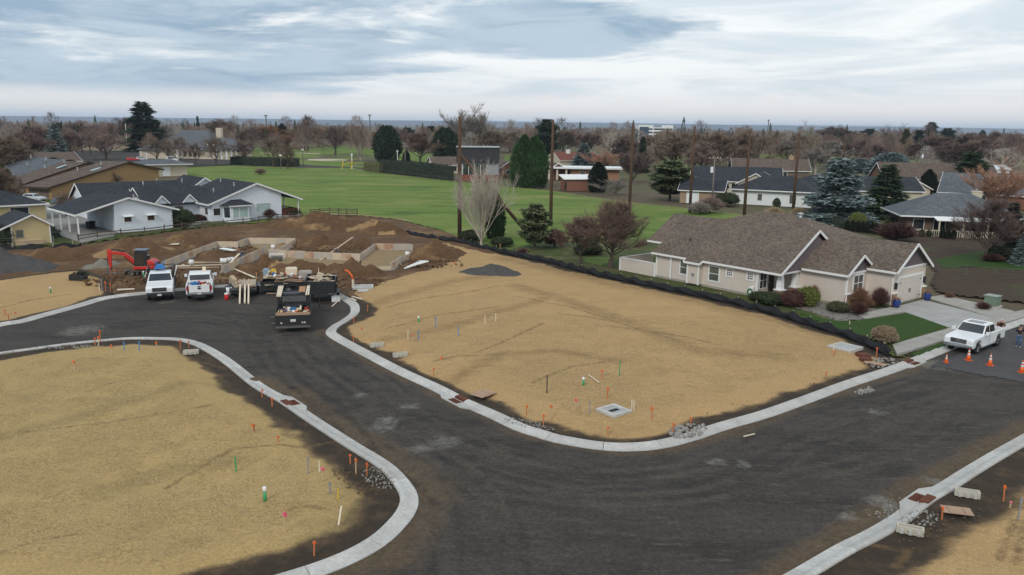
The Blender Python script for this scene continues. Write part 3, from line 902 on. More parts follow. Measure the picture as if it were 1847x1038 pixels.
m_str1 = mat('straw_pale', (.56, .42, .22), (.46, .33, .16), .3, .9)
m_str2 = mat('straw_dark', (.17, .115, .055), (.23, .16, .075), .3, .9)
for pl, zf, sd, ym in ((lotA, lot_z(.30, 11), 5, 52), (lotB, lot_z(.30, 23), 6, 66), (lotC, lot_z(.26, 41), 7, 42)):
    straw(pl, zf, 60000 if sd != 7 else 15000, sd, m_str1, ym)
    straw(pl, zf, 22000 if sd != 7 else 7000, sd + 10, m_str2, ym, .04, .12)
# ================================================================ BUILDINGS
m_trim = mat('white_trim', (.78, .78, .77), (.70, .70, .69), 2, .6)
m_beige = siding_mat('beige_siding', (.63, .555, .485), .20, .82)
m_mauve = siding_mat('mauve_shingle_siding', (.155, .125, .135), .20, .7)
m_rbrown = shingle_mat('brown_shingles', (.085, .067, .055), (.185, .148, .120), .15)
m_rdark = shingle_mat('charcoal_shingles', (.026, .029, .036), (.052, .056, .066), .2)
m_rgrey = shingle_mat('slate_grey_shingles', (.075, .085, .097), (.14, .15, .165), .2)
m_rbr2 = shingle_mat('dull_brown_shingles', (.085, .062, .052), (.15, .118, .10), .25)
m_rred = shingle_mat('red_tiles', (.13, .05, .04), (.20, .08, .06), .25)
m_white = siding_mat('white_siding', (.70, .755, .82), .22, .93)
m_whiteb = siding_mat('white_stucco', (.74, .77, .77), .3, .97)
m_tan = siding_mat('tan_siding', (.36, .225, .11), .3, .85)
m_yellow = siding_mat('yellow_siding', (.52, .42, .23), .3, .93, 'X')
m_cream = mat('cream_wall', (.55, .49, .39), (.48, .43, .34), .6, .85)
m_brick = mat('red_brick', (.24, .115, .075), (.18, .085, .06), 1.5, .9, fine=.2)
m_stone = mat('stone_veneer', (.34, .20, .115), (.20, .12, .075), 3.0, .9, .8, 5, fine=.3)
m_foot = mat('foundation_concrete', (.36, .33, .27), (.29, .265, .22), 1.2, .9)
m_glass = glass_mat('window_glass', (.035, .04, .045), .06)
m_glassg = glass_mat('window_glass_blinds', (.12, .135, .115), .15)
m_glassw = glass_mat('window_glass_pale', (.42, .56, .55), .15)
m_dark = mat('dark_void', (.02, .02, .022), (.03, .03, .03), 2, .9)
m_gdoor = mat('garage_door_paint', (.60, .55, .50), (.55, .505, .455), 1.5, .6)
m_pipe = mat('galvanised', (.42, .43, .44), (.34, .35, .36), 3, .45, metal=.6)
m_blackmetal = mat('black_metal', (.02, .02, .022), (.03, .03, .032), 4, .5)
def window(parent, x0, x1, z0, z1, y, m=None, nx=1, nz=1, frame=.09, side=-1, name='window', mf=None, axis='x'):
    """window on the wall plane y (normal pointing to side*y), or on plane x when axis='y'; frame > pane, muntin"""
    m = m or m_glass
    s = side
    def bx(b, a0, a1, d0, d1, c0, c1):
        lo, hi = sorted((y + s * d0, y + s * d1))
        if axis == 'x': b.box(a0, a1, lo, hi, c0, c1)
        else: b.box(lo, hi, a0, a1, c0, c1)
    f = MB()
    bx(f, x0 - frame, x0, -.02, .055, z0 - frame, z1 + frame)
    bx(f, x1, x1 + frame, -.02, .055, z0 - frame, z1 + frame)
    bx(f, x0, x1, -.02, .055, z1, z1 + frame)
    bx(f, x0, x1, -.02, .065, z0 - frame, z0)
    fo = f.build(name, mf or m_trim, parent)
    p = MB(); bx(p, x0, x1, -.02, .012, z0, z1)
    p.build('pane', m, fo)
    if nx > 1 or nz > 1:
        q = MB()
        for k in range(1, nx):
            xx = x0 + (x1 - x0) * k / nx
            bx(q, xx - .025, xx + .025, .01, .035, z0, z1)
        for k in range(1, nz):
            zz = z0 + (z1 - z0) * k / nz
            bx(q, x0, x1, .01, .04, zz - .03, zz + .03)
        q.build('muntin', mf or m_trim, fo)
    return fo
def gable_wall(poly_xz, y0, y1):
    return MB().prism(poly_xz, y0, y1)
def roof_slab(parent, poly, m, t=.13, name='roof'):
    return MB().slab(poly, t).build(name, m, parent)
def vent_pipe(parent, x, y, z, h=.6, r=.09, m=None):
    b = MB().tube([(x, y, z - .3), (x, y, z + h)], r, 8)
    b.tube([(x, y, z + h * .8), (x, y, z + h)], r * 1.6, 8)
    return b.build('vent_pipe', m or m_pipe, parent, True)
def chimney(parent, x, y, z0, z1, sx, sy, m, cap=None):
    c = MB().box(x - sx / 2, x + sx / 2, y - sy / 2, y + sy / 2, z0, z1)
    c.box(x - sx / 2 - .08, x + sx / 2 + .08, y - sy / 2 - .08, y + sy / 2 + .08, z1 - .18, z1 - .02)
    co = c.build('chimney', m, parent)
    MB().tube([(x, y, z1 - .02), (x, y, z1 + .4)], .16, 8).build('flue', cap or m_pipe, co)
    return co
# ---------------------------------------------------------------- the beige house
# local frame: +x runs along the street front, +y away from the street; origin at the garage's left front corner
bh = thing('house', 'single-storey beige house with brown shingle roof and mauve gables beside the silt fence', 'house', (34.68, 71.38, .0), R(38.5))
def W(u, w, z):           # u along front, w towards the street
    return (u, -w, z)
def wallbox(u0, u1, w0, w1, z0, z1, m=m_beige, name='wall'):
    return MB().box(u0, u1, -w1, -w0, z0, z1).build(name, m, bh)
# garage
wallbox(0.25, 6.45, -9.0, 0.0, .35, 3.5)
MB().prism([(0.3, 3.62), (6.4, 3.62), (3.35, 5.55)], -.004, .25).build('gable', m_mauve, bh)
MB().box(0.1, 6.6, -.06, .0, 3.48, 3.66).build('gable_trim', m_trim, bh)
# garage door with panels, frame, handles and hinges
gd = MB().box(1.15, 5.75, -.015, .02, .3, 2.62).build('garage_door', m_gdoor, bh)
for k in range(4):
    for j in range(4):
        x0 = 1.22 + j * 1.14
        z0 = .36 + k * .565
        MB().box(x0, x0 + 1.06, -.045, -.015, z0, z0 + .50).build('panel', m_gdoor, gd, bevel=.02)
for x in (3.33, 3.57): MB().box(x - .025, x + .025, -.09, -.045, 1.15, 1.5).build('handle', m_blackmetal, gd)
for x in (1.3, 5.3):
    for z in (.65, 2.2): MB().box(x, x + .35, -.065, -.045, z, z + .05).build('hinge', m_blackmetal, gd)
b = MB().box(.93, 1.15, -.05, .0, .3, 2.62).box(5.75, 5.97, -.05, .0, .3, 2.62).box(.93, 5.97, -.055, .0, 2.62, 2.84)
b.build('door_frame', m_trim, bh)
for x in (.6, 6.2):
    l = MB().box(x - .12, x + .12, -.22, .0, 1.75, 2.35).build('wall_lantern', m_blackmetal, bh, bevel=.02)
    MB().box(x - .08, x + .08, -.235, -.05, 1.85, 2.2).build('lantern_glass', mat('lantern_glass', (.10, .10, .13), (.08, .08, .1), 2, .2), l)
# stone wainscot: stones laid one by one
def stones(parent, x0, x1, y0, y1, z0, z1, out, n=(6, 4), axis='x'):
    rt = MB().box(min(x0, x1), max(x0, x1), min(y0, y1), max(y0, y1), z0, z1).build('wainscot', m_stone, parent)
    mats = [mat('stone_a', (.33, .19, .11), (.24, .14, .085), 4, .9), mat('stone_b', (.23, .145, .10), (.17, .11, .08), 4, .9), mat('stone_c', (.40, .27, .165), (.3, .2, .12), 4, .9)]
    nz_ = n[1]
    for k in range(nz_):
        za, zb = z0 + (z1 - z0) * k / nz_, z0 + (z1 - z0) * (k + 1) / nz_
        L0, L1 = (x0, x1) if axis == 'x' else (y0, y1)
        cuts = sorted([L0, L1] + [L0 + (L1 - L0) * (j + random.uniform(.25, .75)) / n[0] for j in range(n[0])])
        for a, c in zip(cuts[:-1], cuts[1:]):
            g = .02; d = random.uniform(.03, .07)
            if axis == 'x': q = MB().box(a + g, c - g, min(out - d, y0), out, za + g, zb - g)
            else: q = MB().box(out - d, out, a + g, c - g, za + g, zb - g)
            q.build('stone', random.choice(mats), rt)
stones(bh, .12, .9, -.12, .03, .25, 1.35, -.12, (3, 4))
stones(bh, 6.0, 6.58, -.12, .03, .25, 1.35, -.12, (2, 4))
MB().box(.1, .92, -.22, .0, 1.35, 1.45).build('ledge', m_trim, bh); MB().box(5.98, 6.6, -.22, .0, 1.35, 1.45).build('ledge', m_trim, bh)
# bay room
wallbox(-3.25, .95, -9.0, -2.55, .35, 3.15)
MB().prism([(-3.2, 3.2), (.9, 3.2), (-1.2, 4.62)], 2.55 - .004, 2.75).build('gable', m_mauve, bh)
MB().box(-3.35, 1.05, 2.49, 2.55, 3.05, 3.25).build('gable_trim', m_trim, bh)
window(bh, -2.05, -.45, 1.42, 2.85, 2.55, nx=2, nz=2, frame=.13)
stones(bh, -3.36, 1.0, 2.44, 2.58, .25, 1.25, 2.44, (9, 4))
MB().box(-3.4, 1.02, 2.34, 2.55, 1.25, 1.34).build('ledge', m_trim, bh)
MB().box(-3.34, -3.18, 2.47, 2.62, .25, 3.1).box(.88, 1.02, 2.47, 2.6, 1.34, 3.1).build('corner_trim', m_trim, bh)
wallbox(-3.3, 1.0, -9.05, -2.6, .1, .36, m_foot, 'foundation')
# living block
wallbox(-6.4, 7.0, -22.6, -9.8, .35, 2.85)
wallbox(-6.44, 7.05, -22.64, -9.76, .1, .36, m_foot, 'foundation')
wallbox(.2, 6.5, -9.04, -.03, .1, .36, m_foot, 'foundation')
wallbox(-7.0, -6.4, -17.9, -16.35, .35, 2.72)
wallbox(-3.2, 7.0, -10.0, -8.9, .35, 3.3)
# porch: deck, columns on stone piers, beam, door
MB().box(-6.4, -3.2, 7.35, 9.8, .1, .42).build('porch_deck', m_foot, bh)
for u, w in ((-6.0, -7.6), (-3.55, -7.6)):
    stones(bh, u - .36, u + .36, -w - .36, -w + .36, .25, 1.15, -w - .36, (2, 4))
    MB().box(u - .44, u + .44, -w - .44, -w + .44, 1.15, 1.25).hexa([(u - .27, -w - .27, 1.25), (u + .27, -w - .27, 1.25), (u + .27, -w + .27, 1.25), (u - .27, -w + .27, 1.25), (u - .2, -w - .2, 2.72), (u + .2, -w - .2, 2.72), (u + .2, -w + .2, 2.72), (u - .2, -w + .2, 2.72)]).build('porch_column', m_trim, bh)
MB().box(-6.6, 1.6, 7.18, 7.4, 2.70, 2.95).build('porch_beam', m_trim, bh)
dr = MB().box(-4.6, -3.7, 9.77, 9.81, .42, 2.5).build('front_door', mat('door_brown', (.05, .03, .025), (.04, .026, .022), 3, .5), bh)
MB().cbox((-4.5, 9.74, 1.4), (.05, .06, .12)).build('door_knob', m_pipe, dr)
window(bh, -6.05, -5.0, .95, 2.45, 9.8, nx=2, nz=2)
# big gable over the porch
MB().prism([(-6.3, 2.9), (1.9, 2.9), (1.9, 4.2), (-.95, 6.0)], 7.15, 7.3).build('gable', m_mauve, bh)
# left side windows (plane u=-6.4, facing -u)
for y0, y1, z0, z1, nx, nz, g in ((18.15, 19.25, 1.05, 2.45, 1, 2, m_glassg), (14.35, 15.5, .95, 2.35, 1, 2, m_glassg), (12.75, 13.35, 1.75, 2.35, 3, 3, m_glass), (10.35, 10.95, 1.75, 2.35, 3, 3, m_glass)):
    window(bh, y0, y1, z0, z1, -6.4, g, nx, nz, .14, -1, axis='y')
b = MB()
for y in (22.55, 20.6, 9.9): b.box(-6.46, -6.36, y - .08, y + .08, .3, 2.8)
b.box(-7.06, -6.98, 17.74, 17.92, .3, 2.7).box(-7.06, -6.98, 16.33, 16.5, .3, 2.7)
b.build('corner_trim', m_trim, bh)
b = MB()
for u, w in ((-6.5, -9.7), (-6.5, -20.45), (-3.3, -2.48), (.18, -.06)):
    b.tube([W(u - .06, w + .05, 2.85), W(u - .06, w + .05, .3)], .055, 6)
b.build('downspout', m_trim, bh)
MB().cbox((-7.04, 17.1, 1.3), (.08, .3, .3)).build('meter', m_pipe, bh)
# courtyard wall left of the house
for x0, x1, y0, y1 in ((-6.5, -6.35, 22.6, 27.9), (-6.5, -1.0, 27.8, 27.95)):
    wl = MB().box(x0, x1, y0, y1, .1, 1.55).build('courtyard_wall', m_beige, bh)
    MB().box(x0 - .05, x1 + .05, y0 - .02, y1 + .02, 1.55, 1.63).build('wall_cap', m_trim, wl)
b = MB().box(-6.54, -6.34, 27.76, 27.99, .1, 1.56).box(-6.54, -6.34, 22.62, 22.8, .1, 1.56)
b.build('corner_trim', m_trim, bh)
# roofs
sl = .62
def rz(u): return 2.85 + sl * (u + 6.85)
ru, rzz = -.95, 2.85 + .62 * 5.9
roof_slab(bh, [W(-6.85, -18.2, rz(-6.85)), W(-6.85, -22.95, rz(-6.85)), W(-5.3, -22.95, rz(-5.3)), W(-5.3, -25.0, rz(-5.3)), W(ru, -25.0, rzz), W(ru, -7.0, rzz), W(-6.85, -7.0, rz(-6.85)), W(-6.85, -16.1, rz(-6.85)), W(-7.3, -16.1, rz(-7.3)), W(-7.3, -18.2, rz(-7.3))], m_rbrown)
roof_slab(bh, [W(ru, -7.0, rzz), W(ru, -25.0, rzz), W(4.6, -25.0, rzz - .5 * 5.55), W(1.85, -7.0, rzz - .645 * 2.8)], m_rbrown)
# hip over the middle
A_, B_ = W(3, -16.2, 7.35), W(3, -12.4, 7.35)
hb = MB()
c0, c1, c2, c3 = W(-1.5, -2.6, 4.15), W(9.6, -2.6, 4.15), W(11.6, -25, 3.0), W(-2.6, -23.5, 4.9)
hb.add([A_, B_, c0, c1, c2, c3], [(0, 5, 2, 1), (1, 2, 3), (1, 3, 4, 0), (0, 4, 5), (2, 5, 4, 3)])
hb.build('roof', m_rbrown, bh)
# garage roof
for s in (-1, 1):
    u1 = 3.35 + s * 3.5
    roof_slab(bh, [W(3.35, .45, 5.8), W(u1, .45, 3.45), W(u1, -9.5, 3.45), W(3.35, -9.5, 5.8)], m_rbrown)
# bay roof
for s in (-1, 1):
    u1 = -1.2 + s * 2.5
    roof_slab(bh, [W(-1.2, -2.2, 4.77), W(u1, -2.2, 3.15), W(u1, -9.2 if s < 0 else -6.5, 3.15), W(-1.2, -9.2, 4.77)], m_rbrown)
# entry roof between the two gables
roof_slab(bh, [W(-3.7, -6.9, 3.13), W(-3.7, -3.0, 3.13), W(-.6, -3.0, 5.1), W(1.2, -9.5, 5.95), W(-1.8, -9.5, 4.3)], m_rbrown)
# fascias and barge boards
b = MB()
def fas(a, c, h=.2): b.bar(W(*a), W(*c), .06, h)
fas((-6.88, -22.95, 2.76), (-6.88, -18.2, 2.76)); fas((-7.33, -18.2, 2.5), (-7.33, -16.1, 2.5)); fas((-6.88, -16.1, 2.76), (-6.88, -7.0, 2.76))
fas((-5.34, -25, 3.72), (-5.34, -22.9, 3.72)); fas((-6.85, -16.1, 2.72), (-7.33, -16.1, 2.5)); fas((-6.85, -18.2, 2.72), (-7.33, -18.2, 2.5))
b.build('gutter', m_trim, bh)
b = MB()
fas((-6.95, -6.96, 2.72), (ru, -6.96, rzz - .06), .24); fas((ru, -6.96, rzz - .06), (1.88, -6.96, rzz - .645 * 2.8 - .06), .24)
fas((-.2, .49, 3.32), (3.35, .49, 5.72), .24); fas((3.35, .49, 5.72), (6.9, .49, 3.32), .24)
fas((-3.75, -2.16, 3.05), (-1.2, -2.16, 4.7), .22); fas((-1.2, -2.16, 4.7), (1.35, -2.16, 3.05), .22)
b.build('barge_board', m_trim, bh)
b = MB()
for g0, g1 in (((-3.75, -6.9, 3.04), (-3.75, -2.2, 3.04)), ((-.18, .4, 3.36), (-.18, -2.4, 3.36)), ((6.88, .4, 3.36), (6.88, -9, 3.36))):
    MB().bar(W(*g0), W(*g1), .06, .2).build('gutter', m_trim, bh)
vent_pipe(bh, -4.6, 19.6, rz(-4.6), .35, .06, m_blackmetal)
tv = MB().tube([W(2.6, -11.4, 6.8), W(2.6, -11.4, 7.45)], .2, 8).ball(W(2.6, -11.4, 7.5), (.34, .34, .16)).build('roof_vent', m_pipe, bh, True)
vent_pipe(bh, 1.9, 9.6, 6.2, .4, .07)
# hose reel on the left wall
hr = thing('hose_reel', 'white hose reel with green hose against the beige side wall', 'hose reel', (23.13,75.26), R(38.5))
MB().box(-.22, .22, -.2, .2, .15, 1.15).build('housing', m_trim, hr, bevel=.08)
t = MB()
for k in range(5):
    rr = .33 - .02 * k
    t.tube([(-.27 - .02 * (k % 2), rr * math.cos(a), .55 + .42 * math.sin(a) * rr / .33) for a in [j * math.pi / 6 for j in range(13)]], .03, 5)
t.build('hose', mat('green_hose', (.03, .16, .06), (.025, .12, .05), 3, .5), hr, True)
# ---------------------------------------------------------------- ordinary houses behind
def house(name, label, loc, rz_, L, Wd, eave, rise, wall, roof, kind='gable', over=.5, trim=None, wins=(), cat='house', group=None,
          chim=None, vents=(), porch=None, off=0.0, base=0.0):
    """ridge along local x; wins: (side, a0, a1, z0, z1, glass) with side in f(-y) b(+y) l(-x) r(+x)"""
    trim = trim or m_trim
    t = thing(name, label, cat, (loc[0], loc[1], base), rz_, group)
    x0, x1, y0, y1 = -L / 2, L / 2, -Wd / 2, Wd / 2
    yr = off
    sl0 = rise / (yr - y0)
    sl1 = rise / (y1 - yr)
    top = eave + rise
    if kind == 'gable':
        MB().prism([(y0, 0), (y1, 0), (y1, eave), (yr, top - .05), (y0, eave)], x0, x1, 'x').build('wall', wall, t)
        ya, yb = y0 - over, y1 + over
        za, zb = eave - sl0 * over, eave - sl1 * over
        X0, X1 = x0 - over, x1 + over
        r = MB().slab([(X0, ya, za + .14), (X1, ya, za + .14), (X1, yr, top + .14), (X0, yr, top + .14)], .14).build('roof', roof, t)
        MB().slab([(X1, yb, zb + .14), (X0, yb, zb + .14), (X0, yr, top + .14), (X1, yr, top + .14)], .14).build('roof', roof, t)
        b = MB()
        for X in (X0 - .03, X1 + .03):
            b.bar((X, ya, za + .06), (X, yr, top + .06), .06, .22); b.bar((X, yr, top + .06), (X, yb, zb + .06), .06, .22)
        b.bar((X0, ya - .03, za + .06), (X1, ya - .03, za + .06), .06, .2); b.bar((X0, yb + .03, zb + .06), (X1, yb + .03, zb + .06), .06, .2)
        b.build('barge_board', trim, t)
    else:
        MB().box(x0, x1, y0, y1, 0, eave).build('wall', wall, t)
        a = Wd / 2 + over
        X0, X1, Y0, Y1 = x0 - over, x1 + over, y0 - over, y1 + over
        z = eave + .0
        hx = max(L / 2 - Wd / 2, .2)
        r = MB().add([(X0, Y0, z), (X1, Y0, z), (X1, Y1, z), (X0, Y1, z), (-hx, 0, top), (hx, 0, top)],
                     [(0, 1, 5, 4), (2, 3, 4, 5), (1, 2, 5), (3, 0, 4), (3, 2, 1, 0)]).build('roof', roof, t)
        b = MB()
        for p, q in (((X0, Y0), (X1, Y0)), ((X1, Y0), (X1, Y1)), ((X1, Y1), (X0, Y1)), ((X0, Y1), (X0, Y0))):
            b.bar((*p, z - .02), (*q, z - .02), .08, .22)
        b.build('fascia', trim, t)
    for w in wins:
        s, a0, a1, z0, z1 = w[:5]
        g = w[5] if len(w) > 5 else m_glass
        if s == 'f': window(t, a0, a1, z0, z1, y0, g, side=-1)
        if s == 'b': window(t, a0, a1, z0, z1, y1, g, side=1)
        if s == 'l': window(t, a0, a1, z0, z1, x0, g, side=-1, axis='y')
        if s == 'r': window(t, a0, a1, z0, z1, x1, g, side=1, axis='y')
    if chim:
        cx, cy, h, m = chim
        chimney(t, cx, cy, eave, top + h, 1.5, .9, m)
    for vx, vy in vents:
        f = 1 - abs(vy - yr) / (Wd / 2)
        vent_pipe(t, vx, vy, eave + rise * max(f, 0), .7, .10)
    return t
# -- white house with carport (front left); local x runs back from the gable, y across it
o_ = (-60.91,111.04)
a_ = R(45)
wc = thing('house', 'white house with open carport on posts and two small shaded windows', 'house', (o_[0], o_[1], 0), a_)
D = 13.0
# walls: the closed part, seen gable-on
MB().prism([(5.0, 0), (13.3, 0), (13.3, 3.0), (7.0, 4.85), (5.0, 4.3)], .45, D - .5).build('wall', m_white, wc)
MB().prism([(7.0, 4.85), (13.3, 3.0), (13.3, 3.02), (7.0, 5.0), (.4, 3.05), (.4, 3.0), (5.0, 4.3)], .42, .56).build('gable', m_white, wc)
for s, xe, ze in ((0, -.25, 2.95), (1, 14.2, 2.85)):
    MB().slab([(7.0, 0, 5.15), (xe, 0, ze + .12), (xe, D, ze + .12), (7.0, D, 5.15)], .14).build('roof', m_rdark, wc)
b = MB()
b.bar((-.3, -.04, 2.98), (7.0, -.04, 5.06), .06, .24).bar((7.0, -.04, 5.06), (14.25, -.04, 2.88), .06, .24)
b.bar((-.3, -.02, 2.95), (-.3, D, 2.95), .08, .24)
b.build('barge_board', m_trim, wc)
for k in range(4):
    y = .35 + k * 3.9
    MB().box(-.05, .13, y - .09, y + .09, 0, 2.95).build('carport_post', m_trim, wc)
MB().slab([(-.3, -.6, .26), (5.0, -.6, .26), (5.0, D, .26), (-.3, D, .26)], .3).build('carport_floor', m_paving, wc)
for x in (6.3, 9.6):
    w_ = window(wc, x, x + 1.0, 1.55, 2.25, .45, mat('glass_warm', (.10, .06, .03), (.03, .035, .05), 1.5, .15))
    MB().add([(x - .2, .45, 2.55), (x + 1.25, .45, 2.55), (x + 1.25, -.1, 2.38), (x - .2, -.1, 2.38), (x - .2, .45, 2.5), (x + 1.25, .45, 2.5), (x + 1.25, -.1, 2.33), (x - .2, -.1, 2.33)],
             [(0, 1, 2, 3), (7, 6, 5, 4), (0, 3, 7, 4), (1, 5, 6, 2), (2, 6, 7, 3), (0, 4, 5, 1)]).build('awning', m_whiteb, w_)
# back wing of the same house with little gables over the dark roof
for (x0, x1, y0, y1, ev, rs) in ((9.0, 24.0, 9.0, 17.0, 3.0, 1.8),):
    MB().prism([(y0, 0), (y1, 0), (y1, ev), ((y0 + y1) / 2, ev + rs), (y0, ev)], x0, x1, 'x').build('wall', m_white, wc)
    ym = (y0 + y1) / 2
    MB().slab([(x0 - .4, y0 - .6, ev - .1), (x1 + .4, y0 - .6, ev - .1), (x1 + .4, ym, ev + rs + .14), (x0 - .4, ym, ev + rs + .14)], .14).build('roof', m_rdark, wc)
    MB().slab([(x1 + .4, y1 + .6, ev - .1), (x0 - .4, y1 + .6, ev - .1), (x0 - .4, ym, ev + rs + .14), (x1 + .4, ym, ev + rs + .14)], .14).build('roof', m_rdark, wc)
    for gx in (11.0, 15.0, 19.5):
        MB().prism([(gx - 1.0, ev + .1), (gx + 1.0, ev + .1), (gx, ev + 1.2)], y0 - .5, y0 - .3).build('gable', m_white, wc)
        MB().slab([(gx, y0 - .7, ev + 1.42), (gx + 1.2, y0 - .7, ev + .12), (gx + 1.2, y0 + 2, ev + .12), (gx, y0 + 3.0, ev + 1.42)], .1).build('roof', m_rdark, wc)
        MB().slab([(gx - 1.2, y0 - .7, ev + .12), (gx, y0 - .7, ev + 1.42), (gx, y0 + 3.0, ev + 1.42), (gx - 1.2, y0 + 2, ev + .12)], .1).build('roof', m_rdark, wc)
        MB().bar((gx - 1.22, y0 - .73, ev + .08), (gx, y0 - .73, ev + 1.36), .05, .2).bar((gx, y0 - .73, ev + 1.36), (gx + 1.22, y0 - .73, ev + .08), .05, .2).build('barge_board', m_trim, wc)
window(wc, 17.2, 18.6, 1.3, 2.5, 9.0, m_glassg)
for vx, vy, vz in ((12, 13.5, 4.6), (16.5, 14, 4.5), (9.5, 5.0, 4.4)):
    vent_pipe(wc, vx, vy, vz, .7, .1)
# -- white house with the bay window
o_ = (-48.77,127.81)
wb = thing('house', 'white house with bay window and red deck beside the green field', 'house', (o_[0], o_[1], 0), R(42))
MB().prism([(.5, 0), (12.6, 0), (12.6, 4.35), (8.15, 6.0), (.5, 3.15)], .5, 15.0).build('wall', m_white, wb)
D = 15.5
MB().slab([(8.15, 0, 6.2), (-.2, 0, 3.02), (-.2, D, 3.02), (8.15, D, 6.2)], .14).build('roof', m_rdark, wb)
MB().slab([(16.3, 0, 3.12), (8.15, 0, 6.2), (8.15, D, 6.2), (16.3, D, 3.12)], .14).build('roof', m_rdark, wb)
MB().bar((-.25, -.04, 2.92), (8.15, -.04, 6.1), .06, .26).bar((8.15, -.04, 6.1), (16.35, -.04, 3.02), .06, .26).bar((-.24, 0, 2.95), (-.24, D, 2.95), .08, .24).build('barge_board', m_trim, wb)
# bay: five-sided, with its own hipped roof
by = MB().prism([(2.4, .5), (3.1, -.8), (6.3, -.8), (7.0, .5)], 0.0, 2.75, 'z').build('bay', m_white, wb)
MB().box(3.35, 6.05, -.85, -.79, .75, 2.45).build('window', m_trim, by)
MB().box(3.5, 4.45, -.87, -.84, .85, 2.38).box(4.6, 5.95, -.87, -.84, .85, 2.38).build('pane', m_glassw, by)
MB().hexa([(6.40, -.70, .8), (6.94, .30, .8), (6.90, .33, .8), (6.36, -.66, .8), (6.40, -.70, 2.4), (6.94, .30, 2.4), (6.90, .33, 2.4), (6.36, -.66, 2.4)]).hexa([(2.46, .30, .8), (3.0, -.70, .8), (3.04, -.66, .8), (2.5, .33, .8), (2.46, .30, 2.4), (3.0, -.70, 2.4), (3.04, -.66, 2.4), (2.5, .33, 2.4)]).build('side_window', m_glass, by)
MB().add([(1.8, .5, 2.72), (2.8, -1.3, 2.72), (6.6, -1.3, 2.72), (7.6, .5, 2.72), (3.9, .5, 3.6), (5.5, .5, 3.6)],
         [(0, 1, 4), (1, 2, 5, 4), (2, 3, 5), (3, 2, 1, 0), (0, 4, 5, 3)]).build('bay_roof', m_rdark, by)
MB().box(2.7, 6.7, -1.33, -1.28, 2.6, 2.76).build('gutter', m_trim, by)
window(wb, 8.1, 10.6, 1.5, 2.7, .5, m_glassw, frame=.1)
window(wb, .8, 1.9, 1.2, 2.3, .5, m_glass)
window(wb, 2.0, 3.2, 1.2, 2.3, .5, m_glass, axis='y')
# deck and porch posts on the right
m_deck = mat('red_brown_deck', (.13, .035, .02), (.10, .028, .018), 2, .7)
MB().box(12.6, 15.9, .8, 12.0, .35, .6).build('deck_floor', m_deck, wb)
for k in range(9):
    MB().box(12.7 + k * .39, 13.02 + k * .39, .7, .78, .35, 1.5).build('deck_board', m_deck, wb)
for y in (.75, 6.2, 11.8):
    MB().box(15.75, 15.93, y - .09, y + .09, 0, 3.2).build('porch_post', m_trim, wb)
MB().box(12.6, 16.0, .64, .7, .1, .36).build('deck_skirt', m_trim, wb)
rl = MB()
for k in range(28): rl.box(15.8, 15.86, .9 + k * .4, 1.0 + k * .4, .6, 1.45)
rl.box(15.75, 15.91, .8, 11.9, 1.42, 1.52)
rl.build('railing', m_deck, wb)
# wings behind with further dark roofs
def wing(x0, x1, y0, y1, ev, rs, along='x'):
    if along == 'x':
        ym = (y0 + y1) / 2
        MB().prism([(y0, 0), (y1, 0), (y1, ev), (ym, ev + rs), (y0, ev)], x0, x1, 'x').build('wall', m_white, wb)
        MB().slab([(x0 - .4, y0 - .6, ev - .1), (x1 + .4, y0 - .6, ev - .1), (x1 + .4, ym, ev + rs + .14), (x0 - .4, ym, ev + rs + .14)], .14).build('roof', m_rdark, wb)
        MB().slab([(x1 + .4, y1 + .6, ev - .1), (x0 - .4, y1 + .6, ev - .1), (x0 - .4, ym, ev + rs + .14), (x1 + .4, ym, ev + rs + .14)], .14).build('roof', m_rdark, wb)
        MB().bar((x0 - .43, y0 - .6, ev - .15), (x0 - .43, ym, ev + rs + .06), .06, .24).bar((x0 - .43, ym, ev + rs + .06), (x0 - .43, y1 + .6, ev - .15), .06, .24).build('barge_board', m_trim, wb)
    else:
        xm = (x0 + x1) / 2
        MB().prism([(x0, 0), (x1, 0), (x1, ev), (xm, ev + rs), (x0, ev)], y0, y1).build('wall', m_white, wb)
        MB().slab([(x0 - .6, y0 - .4, ev - .1), (xm, y0 - .4, ev + rs + .14), (xm, y1 + .4, ev + rs + .14), (x0 - .6, y1 + .4, ev - .1)], .14).build('roof', m_rdark, wb)
        MB().slab([(x1 + .6, y0 - .4, ev - .1), (x1 + .6, y1 + .4, ev - .1), (xm, y1 + .4, ev + rs + .14), (xm, y0 - .4, ev + rs + .14)], .14).build('roof', m_rdark, wb)
        MB().bar((x0 - .6, y0 - .43, ev - .15), (xm, y0 - .43, ev + rs + .06), .06, .24).bar((xm, y0 - .43, ev + rs + .06), (x1 + .6, y0 - .43, ev - .15), .06, .24).build('barge_board', m_trim, wb)
wing(-8.0, 2.0, 6.0, 14.0, 3.0, 2.3)
wing(-14, 5.0, 16.0, 25.0, 3.0, 2.6)
wing(2.0, 10.0, 17, 27, 3.2, 2.9, 'y')
for x, y, z in ((5.5, 3.0, 5.4), (6.5, 11.0, 5.6), (2.5, 18.5, 5.3), (-4, 19, 5.0), (-1, 21, 5.3), (3.0, 5.5, 4.4)):
    vent_pipe(wb, x, y, z, .8, .1)
# -- white far wing at the left end of the pair
house('house', 'white cottage end with dark roof beside the bare tree, behind the carport', (-96.68,184.23), R(45), 8, 6, 2.8, 1.5, m_white, m_rdark, wins=(('f', -2, -1, 1, 2.2), ('l', -1, 1, 1, 2.2)))
